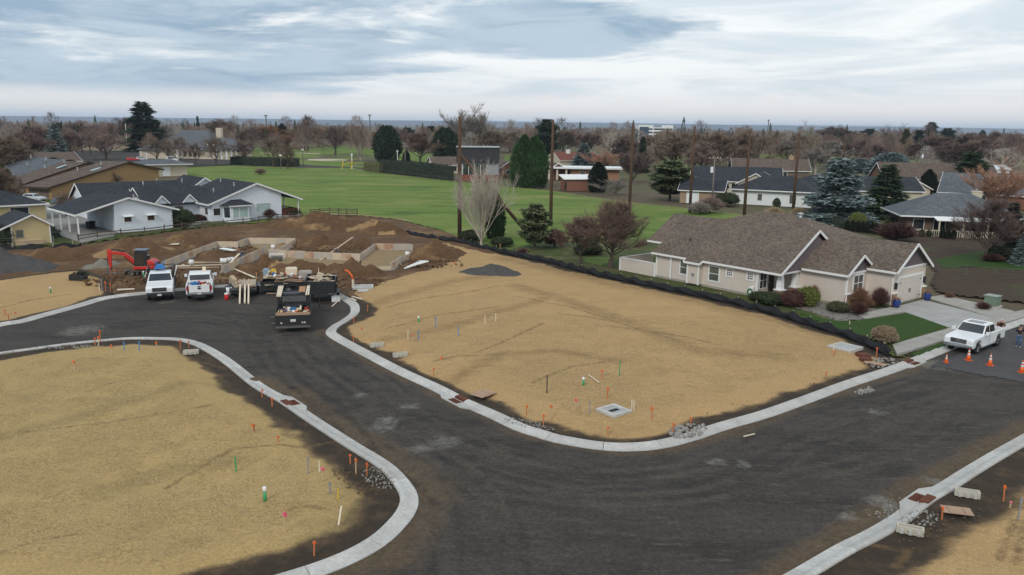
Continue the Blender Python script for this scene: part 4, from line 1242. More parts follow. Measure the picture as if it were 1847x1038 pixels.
# -- yellow shed and the dark-roofed house behind it
o_ = (-60.76,104.52)
ys = thing('shed', 'small yellow gabled shed with dark roof at the left edge', 'shed', (o_[0], o_[1], 0), R(45))
MB().prism([(-4.8, 0), (-.25, 0), (-.25, 2.5), (-2.3, 3.75), (-4.8, 2.75)], .3, 8).build('wall', m_yellow, ys)
MB().slab([(0.05, 0, 2.45), (-2.3, 0, 4.0), (-2.3, 8.4, 4.0), (.05, 8.4, 2.45)], .12).build('roof', m_rdark, ys)
MB().slab([(-2.3, 0, 4.0), (-6.2, 0, 2.3), (-6.2, 8.4, 2.3), (-2.3, 8.4, 4.0)], .12).build('roof', m_rdark, ys)
MB().bar((-6.2, -.03, 2.22), (-2.3, -.03, 3.93), .05, .2).bar((-2.3, -.03, 3.93), (.1, -.03, 2.38), .05, .2).bar((-.3, .27, 0), (-.3, .27, 2.5), .08, .12).bar((-4.75, .27, 0), (-4.75, .27, 2.6), .08, .12).build('barge_board', m_trim, ys)
window(ys, -4.2, -3.5, 1.1, 2.0, .3, m_glassg, mf=mat('grey_frame', (.2, .2, .2), None, 2, .7))
vent_pipe(ys, -1.2, 3.0, 3.3, .5, .05)
house('house', 'dark-roofed cream house cut by the left edge behind the shed', (-83.51,128.34), R(45), 12, 9, 2.7, 2.1, m_yellow, m_rdark, 'hip', wins=(('f', 1, 3.5, .9, 2.3, m_dark), ('r', -1, 1, .9, 2.2)))
# -- row of tan townhouses with stepped roofs
m_browntrim = mat('brown_trim', (.06, .035, .022), (.05, .03, .02), 3, .7)
m_gtan = mat('taupe_wall', (.16, .125, .10), (.13, .10, .08), 1, .85)
tx, ty = (-94.13,163.45)
ca, sa = math.cos(R(60)), math.sin(R(60))
for k, (dx, dy, L, lab, wm, rm) in enumerate((
        (0.0, 0.0, 0, 'nearest tan townhouse with broad brown gable behind the white houses', m_tan, m_rbr2),
        (-10.5, 9.5, 0, 'second tan townhouse from the white houses with low brown roof', m_tan, m_rbr2),
        (-20.5, 19.5, 0, 'third townhouse in the row, slate grey roof and taupe wall', m_gtan, m_rgrey),
        (-31, 31.0, 0, 'farthest grey-roofed townhouse of the row at left', m_gtan, m_rgrey))):
    t = thing('townhouse', lab, 'house', (tx + dx, ty + dy, 0), R(69), 'townhouses in a stepped row')
    LN, pk, TZ, RZ = (29.0, 19.8, 7.0, 5.0) if k == 0 else (22.0, 15.5, 6.6, 4.6)
    MB().prism([(0, 0), (LN, 0), (LN, RZ - .1), (pk, TZ - .25), (0, 2.7)], .6, 7.0).build('wall', wm, t)
    MB().slab([(-1.0, 0, 2.6), (pk, 0, TZ), (pk, 7.6, TZ), (-1.0, 7.6, 2.6)], .2).build('roof', rm, t)
    MB().slab([(pk, 0, TZ), (LN + 1, 0, RZ - .1), (LN + 1, 7.6, RZ - .1), (pk, 7.6, TZ)], .2).build('roof', rm, t)
    MB().bar((-1.0, -.05, 2.48), (pk, -.05, TZ - .12), .1, .35).bar((pk, -.05, TZ - .12), (LN + 1, -.05, RZ - .22), .1, .35).build('barge_board', m_browntrim, t)
    MB().box(-1.1, -.95, 0, 7.6, 2.2, 2.6).build('fascia', m_browntrim, t)
    g = MB().box(-.04, .05, 1.4, 4.2, .2, 2.3).box(-.04, .05, 4.6, 6.8, .2, 2.3).build('garage_door', m_gtan if k < 2 else m_dark, t)
    for vx, vy in ((pk * .55, 5.5), (pk * .8, 4.0)):
        vent_pipe(t, vx, vy, 2.6 + 4.4 * vx / pk, 1.0, .13)
    if k < 2:
        x0, x1 = pk * .6, pk * .6 + 2.4
        za, zb = 2.68 + 4.4 * (x0 + 1) / (pk + 1), 2.68 + 4.4 * (x1 + 1) / (pk + 1)
        MB().slab([(x0, 2.2, za), (x1, 2.2, zb), (x1, 3.0, zb), (x0, 3.0, za)], .1).build('skylight', m_glassw, t)
house('house', 'long red-brown tiled roof at the left behind the townhouses', (-157.77,259.13), R(50), 30, 12, 3, 2.6, m_gtan, m_rbr2)
# cream shelter with grey roof on the golf side
house('pavilion', 'cream pavilion with pale grey roof at the edge of the green field', (-106.15,240.55), R(40), 14, 7, 3.6, 1.4, m_cream, m_rgrey, 'hip', over=1.4, cat='pavilion', wins=(('f', -4, -2, .3, 2.8, m_whiteb), ('f', 0, 2, .3, 2.8, m_whiteb)))
# -- clubhouse
cl = thing('clubhouse', 'large clubhouse with grey hipped roof, dormers and stone chimney', 'clubhouse', (-140.81,351.65), R(-2))
def hipblock(x0, x1, y0, y1, ev, top, inset, wallm=m_cream, rm=m_rgrey, ov=1.0):
    MB().box(x0, x1, y0, y1, 0, ev).build('wall', wallm, cl)
    X0, X1, Y0, Y1 = x0 - ov, x1 + ov, y0 - ov, y1 + ov
    ym = (y0 + y1) / 2
    MB().add([(X0, Y0, ev), (X1, Y0, ev), (X1, Y1, ev), (X0, Y1, ev), (x0 + inset, ym, top), (x1 - inset, ym, top)], [(0, 1, 5, 4), (2, 3, 4, 5), (1, 2, 5), (3, 0, 4), (3, 2, 1, 0)]).build('roof', rm, cl)
hipblock(-16, 8, 6, 24, 5.0, 12.5, 6)
hipblock(-24, -12, 2, 14, 3.8, 7.0, 4)
hipblock(2, 20, 4, 20, 4.0, 9.0, 6)
for x in (-11, -8.0):
    MB().box(x - 1.1, x + 1.1, 8, 12, 6.5, 8.2).build('dormer', m_cream, cl)
    MB().prism([(x - 1.5, 8.2), (x + 1.5, 8.2), (x, 9.4)], 7.6, 13).build('dormer_roof', m_rgrey, cl)
MB().box(5, 9.5, 5.5, 9, 6.0, 7.9).build('dormer', m_trim, cl)
for k in range(3): MB().box(5.4 + k * 1.35, 6.4 + k * 1.35, 5.44, 5.5, 6.3, 7.6).build('window', m_glass, cl)
MB().prism([(4.4, 7.9), (10.1, 7.9), (7.25, 9.0)], 5.0, 12).build('dormer_roof', m_rgrey, cl)
MB().box(6.5, 9.0, 12.5, 14.5, 8, 13.6).build('chimney', m_cream, cl)
for x in (-23, -20.5, 10.5, 12.7, 14.9, 17.1, 19.3, -7, -5.5):
    MB().tube([(x, 2.0, 0), (x, 2.0, 4.0)], .35, 8).build('column', m_trim, cl)
for k in range(5): MB().box(-6 + k * 2.2, -4.6 + k * 2.2, 5.94, 6.0, 1.0, 3.4).build('window', m_glass, cl)
# -- houses across the field
house('house', 'brown-roofed house at the right end of the long hedge', (-21.78,276.42), R(20), 14, 9, 3.0, 2.4, m_cream, m_rbr2, wins=(('f', -5, -3, .8, 2.3, m_glass), ('f', -1, 1, .8, 2.3), ('l', -1, 1, .8, 2.2)))
mh = thing('house', 'modern grey two-storey house with dark flat upper volume behind the first pole', 'house', (-10.66,241.09), R(3))
MB().box(-6, 6.2, 0, 9, 0, 5.2).build('wall', mat('grey_panel', (.30, .33, .37), (.25, .28, .31), .6, .7), mh)
MB().box(-6.4, 6.4, -.8, 9.2, 5.2, 9.6).build('upper_storey', mat('dark_cladding', (.03, .033, .042), (.045, .04, .045), .8, .6), mh)
MB().box(-6.5, 6.5, -1.2, 9.4, 9.6, 9.85).build('flat_roof', m_pipe, mh)
wg = MB().box(-4.6, 2.6, -.05, .0, 1.4, 4.6).build('window', m_glass, mh)
for k in range(5): MB().box(-4.65 + k * 1.8, -4.5 + k * 1.8, -.1, -.05, 1.4, 4.6).build('mullion', m_trim, wg)
for k in range(9): MB().box(-6 + k * 1.35, -4.72 + k * 1.35, -4.1, -4.0, 0, 1.8).build('fence_panel', mat('orange_fence', (.24, .085, .045), (.19, .07, .04), 1, .8), mh)
house('house', 'small brick house gable left of the twin arborvitae', (-3.8,261.47), R(-65), 11, 6.5, 3.0, 1.9, m_brick, m_rbr2, wins=(('l', -1, 1, .9, 2.2), ('r', -1, 1, .9, 2.2)))
house('house', 'brick house gable right of the twin arborvitae', (11.56,253.22), R(-65), 10, 6, 3.0, 1.9, m_brick, m_rbr2)
rr_ = house('house', 'house with red tiled roof and white chimney behind the second pole', (23.86,321.13), R(22), 17, 12, 3.2, 3.0, m_cream, m_rred, chim=(-3, -1, 1.0, m_trim))
fl = thing('house', 'low brick house with white flat roof and porch columns', 'house', (19.46,246.8), R(-4))
MB().box(-2, 13, 0, 9, 0, 3.4).build('wall', mat('orange_brick', (.34, .20, .12), (.28, .16, .10), 1.2, .9), fl)
MB().box(-9, -2, 5, 9, 0, 3.4).build('back_wall', m_brick, fl)
MB().box(-10, 14, -1.5, 10, 3.4, 3.85).build('flat_roof', m_whiteb, fl)
for x in (-8.5, -6, -3.2): MB().box(x - .3, x + .3, -.9, -.3, 0, 3.4).build('porch_column', m_cream, fl)
window(fl, 1, 2.6, 1, 2.5, 0, m_glassg); window(fl, 5, 6.6, 1, 2.5, 0, m_glass)
sh = thing('shed', 'brick shed with white flat roof at the field edge', 'shed', (16.85,203.68), R(10))
MB().box(-3.8, 4.8, 0, 5, 0, 2.9).build('wall', m_brick, sh)
MB().add([(-4.3, -.5, 2.9), (5.3, -.5, 2.9), (5.3, 5.5, 3.7), (-4.3, 5.5, 3.7), (-4.3, -.5, 3.1), (5.3, -.5, 3.1), (5.3, 5.5, 3.9), (-4.3, 5.5, 3.9)], [(3, 2, 1, 0), (4, 5, 6, 7), (0, 1, 5, 4), (1, 2, 6, 5), (2, 3, 7, 6), (3, 0, 4, 7)]).build('flat_roof', m_trim, sh)
MB().box(-3.9, -3.4, -.05, .0, .2, 2.2).build('door', m_dark, sh)
house('garage', 'small tan gabled garage with dark roof right of the third pole', (41.8,175.54), R(-22), 9, 7, 3.0, 1.9, mat('tan_wall', (.34, .25, .165), (.29, .21, .14), 1, .85), m_rdark, cat='garage', wins=(('f', -3, -.5, .2, 2.4, m_whiteb),))
house('house', 'dark-roofed ranch house behind the tan garage', (58.16,210.17), R(-14), 22, 12, 3.0, 3.2, m_cream, m_rdark, wins=(('f', -7, -3, .5, 2.4, m_dark), ('f', -1, 4, .5, 2.4, m_dark)))
house('house', 'cream gable of the dark-roofed ranch behind the white house', (60.92,198.54), R(62), 9, 8.5, 3.0, 2.4, m_cream, m_rdark, wins=(('l', -2.5, 2.5, .7, 2.2, m_glass),))
house('house', 'brown-roofed house with brick chimney beyond the white house', (84.83,267.56), R(-8), 24, 11, 3.0, 3.4, m_gtan, m_rbr2, chim=(7, 0, 1.2, mat('pale_brick', (.42, .29, .18), (.34, .23, .14), 2, .9)), vents=((0, -2),), wins=(('r', -2, -1, 1, 2.2, m_whiteb), ('r', 0, 1, 1, 2.2, m_whiteb), ('f', -9, -6, .6, 2.3), ('f', 3, 5, .6, 2.3)))
wr = house('house', 'white ranch house with dark hipped roof between the two right-hand poles', (57.76,175.08), R(-28), 17, 11, 3.2, 2.9, m_whiteb, m_rdark, 'hip', over=.8, wins=(('f', -3, -2.1, 1.0, 2.4, m_glassg), ('f', 3.6, 4.9, .7, 2.5, m_glassg), ('f', 6.5, 7.7, .9, 2.5, m_glassg)))
house('house', 'wing of the white ranch house with dark hip behind the leaning brace', (70.53,184.81), R(12), 14, 10, 3.2, 2.7, m_whiteb, m_rdark, 'hip', over=.8, wins=(('f', -5.8, -4.6, .8, 2.4, m_glassg),))
house('house', 'cream house with dark roof between the two spruces', (79.61,180.58), R(-3), 20, 11, 3.2, 2.6, m_cream, m_rdark, wins=(('f', -5, -3, .8, 2.4), ('f', 4, 6, .8, 2.4)))
ga = house('house', 'cream gable with arched window right of the dark spruce', (93.22,187.93), R(75), 9, 6.5, 3.2, 1.8, m_cream, m_rdark)
aw = MB().prism([(-.9, .5), (.9, .5), (.9, 1.8), (.6, 2.5), (0, 3.0), (-.6, 2.5), (-.9, 1.8)], -4.56, -4.48, 'x').build('arched_window', m_glassw, ga)
house('house', 'long brown-roofed brick house beyond the round blue spruce', (117.69,225.39), R(-6), 30, 12, 3.2, 4.0, m_brick, m_rbr2, wins=(('f', -9, -6, .8, 2.4, m_glassg), ('f', 4, 7, .5, 2.6, m_glass), ('f', 8, 11, .5, 2.6, m_glass)), chim=(10, 0, .6, m_brick))
house('house', 'brick porch gable of the long brown-roofed house', (117.95,217.69), R(83), 7, 8, 3.0, 2.0, m_brick, m_rbr2, wins=(('l', -2.6, -.9, .6, 2.4), ('l', -.6, .8, .6, 2.4), ('l', 1.1, 2.6, .6, 2.4)))
gh = house('house', 'grey-roofed house with white patio cover and railed terrace behind the tilled plot', (71.71,130.23), R(-12), 16, 11, 2.9, 3.3, mat('brown_wall', (.17, .115, .085), (.13, .09, .07), 1, .9), m_rgrey, 'hip', wins=(('f', -7, -5.5, .8, 2.3, m_glass), ('f', -4, -2.4, .3, 2.4, m_dark), ('f', 0, 3, .3, 2.4, m_glass)), chim=(3.5, .5, .4, m_cream), over=1.3)
MB().add([(-4.6, -9.2, 2.5), (6.4, -9.2, 2.5), (6.4, -5.6, 3.0), (-4.6, -5.6, 3.0), (-4.6, -9.2, 2.62), (6.4, -9.2, 2.62), (6.4, -5.6, 3.12), (-4.6, -5.6, 3.12)], [(3, 2, 1, 0), (4, 5, 6, 7), (0, 1, 5, 4), (1, 2, 6, 5), (2, 3, 7, 6), (3, 0, 4, 7)]).build('patio_cover', m_trim, gh)
for x in (-4.2, -.8, 2.6, 6): MB().box(x - .1, x + .1, -9.1, -8.9, 0, 2.55).build('patio_post', m_cream, gh)
b = MB().box(-8, 7, -9.6, -9.45, 1.0, 1.12)
for k in range(50): b.box(-8 + k * .3, -7.9 + k * .3, -9.58, -9.47, .1, 1.0)
b.build('railing', m_cream, gh)
MB().box(3, 6, -8.6, -7.8, .3, .85).build('bench', mat('red_cushion', (.30, .03, .03), (.22, .025, .025), 2, .8), gh)
house('house', 'dark-roofed house behind the reddish willow at the right edge', (107.26,176.46), R(-35), 22, 12, 3.0, 3.8, m_brick, m_rgrey, wins=(('f', -4, -2, .8, 2.3),))
house('house', 'brick house with dark roof cut by the right edge', (117.47,182.93), R(-20), 12, 10, 3.2, 3.4, m_brick, m_rdark, wins=(('f', -3, -1, .8, 2.3), ('l', -1, 1, .8, 2.3)))
house('outbuilding', 'long white metal roof beyond the brown-roofed brick house', (154.93,293.91), R(-1), 46, 10, 3.0, 1.2, m_whiteb, mat('white_metal_roof', (.55, .62, .68), (.46, .53, .6), .3, .4), cat='building')
# far blocks
fb = thing('office_block', 'distant white multi-storey office block on the skyline', 'building', (149.54,883.14), R(5))
for x0, x1, h in ((-14, 2, 19), (2, 16, 16.5), (16, 24, 19)):
    MB().box(x0, x1, 0, 18, 0, h).build('wall', m_whiteb, fb)
    for k in range(4): MB().box(x0 + .6, x1 - .6, -.1, .0, 3 + k * 3.6, 4.7 + k * 3.6).build('window', m_glass, fb)
MB().box(-13, -3, -.3, .0, 1, 17).build('glass_front', mat('blue_glass', (.05, .075, .11), (.06, .085, .12), .2, .2), fb)
for c, w_, h_, lab in (((65.66,831.81), 16, 8, 'small distant white building above the red-roofed house'), ((499.85,1175.85), 30, 9, 'distant pale store roof among trees at right'),
                       ((609.58,1343.67), 24, 8, 'second distant pale building right of the store roof'), ((-13.11,378.09), 7, 5, 'tiny white cottage above the dark modern house'),
                       ((351.88,888.41), 14, 6, 'distant low white shed left of the small pine')):
    house('building', lab, c, R(-5), w_, w_ * .7, h_ * .6, h_ * .4, m_whiteb, m_rbr2, cat='building', wins=(('f', -w_ * .3, -w_ * .1, 1, 2.5), ('f', w_ * .1, w_ * .3, 1, 2.5)))
m_wallc = mat('cream_garden_wall', (.40, .34, .25), (.34, .29, .21), .3, .9)
MB().box(-32, 32, -.3, .3, 0, 3.0).build('garden_wall', m_wallc, None, loc=(*(-224.12,445.65), 0), rz=R(-4))
setp(bpy.data.objects['garden_wall'], 'long cream garden wall left of the clubhouse flagpole', 'wall')
# ================================================================ VEHICLES AND MACHINES
m_tyre = mat('rubber', (.018, .018, .019), (.028, .027, .026), 6, .9)
m_rim = mat('alloy', (.42, .43, .45), (.3, .31, .33), 5, .35, metal=.8)
m_chrome = mat('chrome', (.55, .56, .58), (.4, .41, .43), 5, .2, metal=.9)
m_vwhite = mat('white_car_paint', (.74, .76, .78), (.68, .70, .72), .8, .3, spec=.5)
m_vblack = mat('black_car_paint', (.016, .017, .019), (.025, .025, .027), 1.5, .45, spec=.5)
m_plast = mat('black_plastic', (.02, .02, .021), (.03, .03, .031), 5, .65)
m_carglass = glass_mat('car_glass', (.018, .022, .026), .05)
m_head = mat('headlamp', (.62, .62, .60), (.5, .5, .48), 6, .2)
m_tail = mat('tail_lamp', (.35, .015, .015), (.25, .01, .01), 5, .3)
m_plate = mat('number_plate', (.6, .61, .6), (.5, .51, .52), 8, .5)
m_wood = mat('fresh_lumber', (.54, .41, .27), (.45, .33, .21), 1.5, .8, stretch=(1, 6, 6))
m_wood2 = mat('weathered_lumber', (.46, .39, .30), (.36, .30, .235), 1.5, .85, stretch=(1, 6, 6))
m_wood3 = mat('pale_lumber', (.68, .60, .47), (.6, .51, .39), 1.5, .8, stretch=(1, 6, 6))
m_ply = mat('plywood', (.40, .27, .19), (.33, .22, .15), .8, .85)
m_blue = mat('blue_plastic', (.03, .16, .42), (.025, .12, .34), 2, .5)
m_redp = mat('red_paint', (.55, .03, .022), (.46, .025, .018), 1.2, .4, spec=.45)
m_orange = mat('orange_plastic', (.75, .13, .02), (.65, .10, .02), 3, .55)
m_yellowp = mat('yellow_plastic', (.62, .42, .03), (.52, .34, .03), 3, .55)
m_steel = mat('worn_steel', (.17, .165, .155), (.10, .095, .09), 3, .6, metal=.4)
m_rust = mat('rusty_iron', (.15, .048, .022), (.07, .026, .016), 6, .85, fine=.2)
_wheel = {}
def wheel(parent, x, y, r=.40, w=.28, name='wheel'):
    key = (r, w)
    if key not in _wheel:
        t = MB()
        n = 18
        prof = [(-w / 2, r * .62), (-w / 2, r * .93), (-w / 2 + .04, r), (w / 2 - .04, r), (w / 2, r * .93), (w / 2, r * .62)]
        for k in range(n):
            a = 2 * math.pi * k / n
            for d, q in prof: t.v.append((q * math.cos(a), d, q * math.sin(a)))
        m_ = len(prof)
        for k in range(n):
            for j in range(m_ - 1):
                a, b = k * m_ + j, ((k + 1) % n) * m_ + j
                t.f.append((a, b, b + 1, a + 1))
        rm = MB()
        for s in (-1, 1):
            rm.tube([(0, s * (w / 2 - .06), 0), (0, s * (w / 2 - .02), 0)], r * .62, 14)
            for k in range(5):
                a = 2 * math.pi * k / 5
                rm.bar((0, s * (w / 2 - .015), 0), (r * .56 * math.cos(a), s * (w / 2 - .015), r * .56 * math.sin(a)), .1, .03)
        _wheel[key] = (t.mesh('tyre'), rm.mesh('rim'))
        _wheel[key][0].materials.append(m_tyre); _wheel[key][1].materials.append(m_rim)
        _wheel[key][0].polygons.foreach_set('use_smooth', [True] * len(_wheel[key][0].polygons))
    tm, rmm = _wheel[key]
    o = bpy.data.objects.new(name, tm); COL.objects.link(o); o.parent = parent; o.location = (x, y, r)
    c = bpy.data.objects.new('rim', rmm); COL.objects.link(c); c.parent = o
    return o
def lens(parent, name, m, pts, t=.02):
    """thin box panel over four coplanar points, pushed outward"""
    P = [Vector(p) for p in pts]
    n = (P[1] - P[0]).cross(P[2] - P[0]).normalized() * t
    return MB().hexa([p - n * .3 for p in P] + [p + n for p in P]).build(name, m, parent)
def pickup(label, loc, rz_, paint=None, L=5.7, Wd=2.0, H=1.92, flat=False, bedlen=1.75, roofpanel=None, plate_r=True):
    """crew-cab pickup, +x is forward, origin on the ground under its middle"""
    paint = paint or m_vwhite
    t = thing('pickup_truck', label, 'pickup truck', (loc[0], loc[1], .07), rz_)
    h = Wd / 2
    xf, xr = L / 2, -L / 2
    xc = xr + bedlen + .05                     # back of cab
    xw = xc + 2.15                             # foot of the windscreen
    def side(y, inset):
        pass
    b = MB()
    prof = [(xc, .48), (xc + 2.0, .45), (xf - 1.65, .48), (xf - 1.52, .80), (xf - 1.3, .98), (xf - .9, 1.0), (xf - .62, .85), (xf - .5, .55), (xf - .06, .50), (xf, .72), (xf - .02, 1.08), (xf - .18, 1.20), (xw + .05, 1.30), (xc, 1.28)]
    b.prism(prof, -h, h)
    body = b.build('body', paint, t, bevel=.05)
    zr = H
    cabp = [(xc, 1.26), (xw + .08, 1.28), (xw - .62, zr - .03), (xw - .85, zr), (xc + .25, zr), (xc + .06, zr - .08)]
    n = len(cabp)
    vs = [(x, -h + .02 + (.17 if z > 1.5 else 0), z) for x, z in cabp] + [(x, h - .02 - (.17 if z > 1.5 else 0), z) for x, z in cabp]
    fs = [tuple(range(n)), tuple(range(2 * n - 1, n - 1, -1))] + [((i + 1) % n, i, i + n, (i + 1) % n + n) for i in range(n)]
    cab = MB().add(vs, fs).build('cab', paint, t, bevel=.04)
    yy = h - .24
    lens(cab, 'windscreen', m_carglass, [(xw + .0, -yy - .10, 1.36), (xw + .0, yy + .10, 1.36), (xw - .56, yy, zr - .09), (xw - .56, -yy, zr - .09)])
    lens(cab, 'rear_window', m_carglass, [(xc - .005, yy, 1.38), (xc - .005, -yy, 1.38), (xc + .04, -yy, zr - .14), (xc + .04, yy, zr - .14)])
    for s in (-1, 1):
        y0, y1 = s * (h - .055), s * (h - .172)
        for a0, a1, u0, u1 in ((xc + 1.12, xw - .08, xc + 1.12, xw - .62), (xc + .16, xc + 1.02, xc + .2, xc + 1.02)):
            q = [(a0, y0, 1.36), (a1, y0, 1.36), (u1, y1, zr - .12), (u0, y1, zr - .12)]
            if s > 0: q = [q[1], q[0], q[3], q[2]]
            lens(cab, 'side_window', m_carglass, q)
        d = MB().box(xc + 1.05, xc + 1.07, min(s * h, s * (h + .006)), max(s * h, s * (h + .006)), .55, 1.3).build('door_seam', m_plast, body)
        MB().box(xc + 1.2, xc + 1.42, min(s * h, s * (h + .03)), max(s * h, s * (h + .03)), 1.12, 1.17).build('door_handle', m_chrome, body)
        MB().cbox((xw - .1, s * (h + .17), 1.42), (.14, .24, .26)).build('mirror', m_plast if flat else paint, t, bevel=.03)
        MB().cbox((xf - .1, s * (h - .25), .98), (.14, .42, .20)).build('headlight', m_head, t, bevel=.03)
    g = MB().cbox((xf + .0, 0, .98), (.08, Wd - .95, .30)).build('grille', m_plast, t)
    for k in range(3): MB().cbox((xf + .05, 0, .88 + k * .1), (.03, Wd - 1.0, .03)).build('grille_bar', m_chrome, g)
    MB().cbox((xf + .0, 0, .64), (.22, Wd - .04, .24)).build('front_bumper', m_chrome if not flat else m_plast, t, bevel=.05)
    if roofpanel: MB().cbox((xc + 1.0, 0, zr + .006), (.75, 1.1, .02)).build('sunroof', m_carglass, cab)
    MB().cbox((xc - .4, 0, .42), (3.6, .9, .25)).build('chassis', m_plast, t)
    for x in (xf - 1.07, xr + 1.12):
        for s in (-1, 1): wheel(t, x, s * (h - .15))
    if not flat:
        for s in (-1, 1):
            bp = [(xr, .55), (xr + .62, .55), (xr + .75, .85), (xr + .95, 1.0), (xr + 1.3, 1.0), (xr + 1.5, .85), (xr + 1.62, .5), (xr + bedlen + .03, .5), (xr + bedlen + .03, 1.28), (xr, 1.28)]
            MB().prism(bp, *sorted((s * h, s * (h - .10)))).build('bed_side', paint, t, bevel=.02)
            MB().cbox((xr + .02, s * (h - .12), 1.02), (.06, .16, .36)).build('tail_lamp', m_tail, t)
        MB().box(xr + .06, xr + bedlen, -h + .1, h - .1, .62, .68).build('bed_floor', m_plast, t)
        tg = MB().box(xr, xr + .07, -h + .22, h - .22, .68, 1.27).build('tailgate', paint, t, bevel=.02)
        MB().cbox((xr - .005, 0, 1.15), (.03, .22, .09)).build('tailgate_handle', m_plast, tg)
        MB().cbox((xr - .05, 0, .56), (.2, Wd - .1, .2)).build('rear_bumper', m_chrome, t, bevel=.04)
        MB().cbox((xr - .16, 0, .6), (.02, .32, .16)).build('number_plate', m_plate, t)
    return t
def junk(parent, spots, name='tool'):
    for (x, y, z, sx, sy, sz, m, rr) in spots:
        MB().cbox((x, y, z), (sx, sy, sz), rr, random.uniform(-.3, .3), random.uniform(-.25, .25)).build(name, m, parent, bevel=.02)
def cargo(name, label, cat, loc, rz_, z):
    return thing(name, label, cat, (loc[0], loc[1], z), rz_)
def local(o, x, y):
    a = o.rotation_euler.z
    x, y = x * o.scale.x, y * o.scale.x
    return (o.location.x + x * math.cos(a) - y * math.sin(a), o.location.y + x * math.sin(a) + y * math.cos(a))
# facing the camera, with lumber rack and step ladders
ax, ay = (-31.7,70.35)
t1 = pickup('white pickup facing the camera with black side racks and blue gear on top', (ax - 1.25, ay + 2.9), R(-69), flat=True, L=5.9)
t1.scale = (1.13, 1.13, 1.13)
rk = MB()
for s in (-1, 1):
    rk.box(-2.9, -.55, s * 1.02 - .04, s * 1.02 + .04, .55, 1.2)
    for x in (-2.8, -1.7, -.7): rk.bar((x, s * 1.0, 1.1), (x, s * 1.0, 2.05), .07)
    rk.bar((-2.85, s * 1.0, 2.05), (.4, s * 1.0, 2.05), .07)
    rk.bar((-2.85, s * 1.0, 1.55), (-.6, s * 1.0, 1.55), .06)
for x in (-2.8, -.7): rk.bar((x, -1.0, 2.05), (x, 1.0, 2.05), .06)
rk.box(-2.95, -.55, -1.0, 1.0, .85, .95)
rk.build('rack', m_plast, t1)
bb = MB().box(2.85, 3.2, -.9, .9, .5, .72); bb.build('bull_bar', m_plast, t1, bevel=.04)
MB().cbox((3.21, 0, .6), (.02, .3, .15)).build('number_plate', m_plate, t1)
for s in (-1, 1):
    p_ = local(t1, -1.4, s * 1.13)
    ld = thing('ladder', 'pale aluminium ladder on the %s rack of the front-facing white pickup' % ('left-hand' if s < 0 else 'right-hand'), 'ladder', (p_[0], p_[1], 1.5), t1.rotation_euler.z)
    MB().cbox((0, -.07, .3), (3.0, .05, .09)).build('rail', m_trim, ld); MB().cbox((0, .07, .75), (3.0, .05, .09)).build('rail', m_trim, ld)
    for k in range(8): MB().bar((-1.35 + k * .38, -.07, .3), (-1.35 + k * .38, .07, .75), .04).build('rung', m_trim, ld)
p_ = local(t1, -.9, -.05)
bt = thing('saw_stand', 'blue folded saw stand on top of the front-facing white pickup', 'tool', (p_[0], p_[1], 2.42), t1.rotation_euler.z)
MB().hexa([(-.5, -.5, 0), (.7, -.5, 0), (.7, .5, 0), (-.5, .5, 0), (-.35, -.25, .35), (.35, -.25, .3), (.35, .25, .3), (-.35, .25, .35)]).build('cover', m_blue, bt, bevel=.04)
for s in (-1, 1): MB().bar((-.3, s * .25, .3), (-.45, s * .4, .62), .07).build('leg', m_blue, bt)
# rear to the camera, tools in the bed
ax, ay = (-28.29,71.01)
t2 = pickup('white pickup seen from behind with its bed full of tools', (ax - 1.2, ay + 2.9), R(109), L=5.8)
t2.scale = (1.13, 1.13, 1.13)
MB().cbox((-2.93, 0, 1.0), (.03, .24, .12)).build('emblem', m_plast, t2)
for x, y, z, d, m_, r_, lab in ((-1.9, .35, 1.25, (.75, .6, .45), m_blue, .4, 'blue tool case in the bed of the rear-facing white pickup'),
                               (-2.3, -.35, 1.2, (.3, .3, .35), m_yellowp, .2, 'yellow tool among the gear in the white pickup bed'),
                               (-1.7, -.45, 1.2, (.4, .3, .35), m_plast, .7, 'black tool bag in the white pickup bed'),
                               (-2.2, .05, 1.1, (.5, .35, .3), m_orange, .1, 'orange power tool in the white pickup bed'),
                               (-1.5, .0, 1.3, (.3, 1.5, .12), m_redp, .05, 'red level lying across the white pickup bed'),
                               (-2.55, -.6, 1.15, (.25, .2, .3), mat('green_case', (.05, .25, .12), None, 3, .6), .3, 'small green case at the tailgate corner of the white pickup')):
    p_ = local(t2, x, y)
    tl = thing('tool', lab, 'tool', (p_[0], p_[1], (z - .5) * 1.13 + .05), t2.rotation_euler.z + r_)
    MB().cbox((0, 0, .45), d).build('case', m_, tl, bevel=.05)
    MB().tube([(-d[0] * .2, 0, .45 + d[2] / 2), (-d[0] * .2, 0, .52 + d[2] / 2), (d[0] * .2, 0, .52 + d[2] / 2), (d[0] * .2, 0, .45 + d[2] / 2)], .02, 5).build('handle', m_plast, tl)
p_ = local(t2, -.9, -.35)
bx_ = thing('plank_box', 'pale wooden plank leaning up over the cab of the rear-facing white pickup', 'plank', (p_[0], p_[1], .9), t2.rotation_euler.z)
MB().hexa([(-.55, -.15, 0), (-.5, -.15, 0), (-.5, .15, 0), (-.55, .15, 0), (.85, -.15, 1.75), (.9, -.15, 1.75), (.9, .15, 1.75), (.85, .15, 1.75)]).build('board', m_wood3, bx_)
def lumber(label, base, rz_, boards, name='lumber_stack', z=0.0, cat='lumber'):
    """boards: (x,y,z,len,w,h,rot,mat)"""
    t = thing(name, label, cat, (base[0], base[1], z), rz_)
    for x, y, zz, l, w, h, r_, m_ in boards:
        MB().cbox((x, y, zz), (l, w, h), r_).build('board', m_, t)
    return t
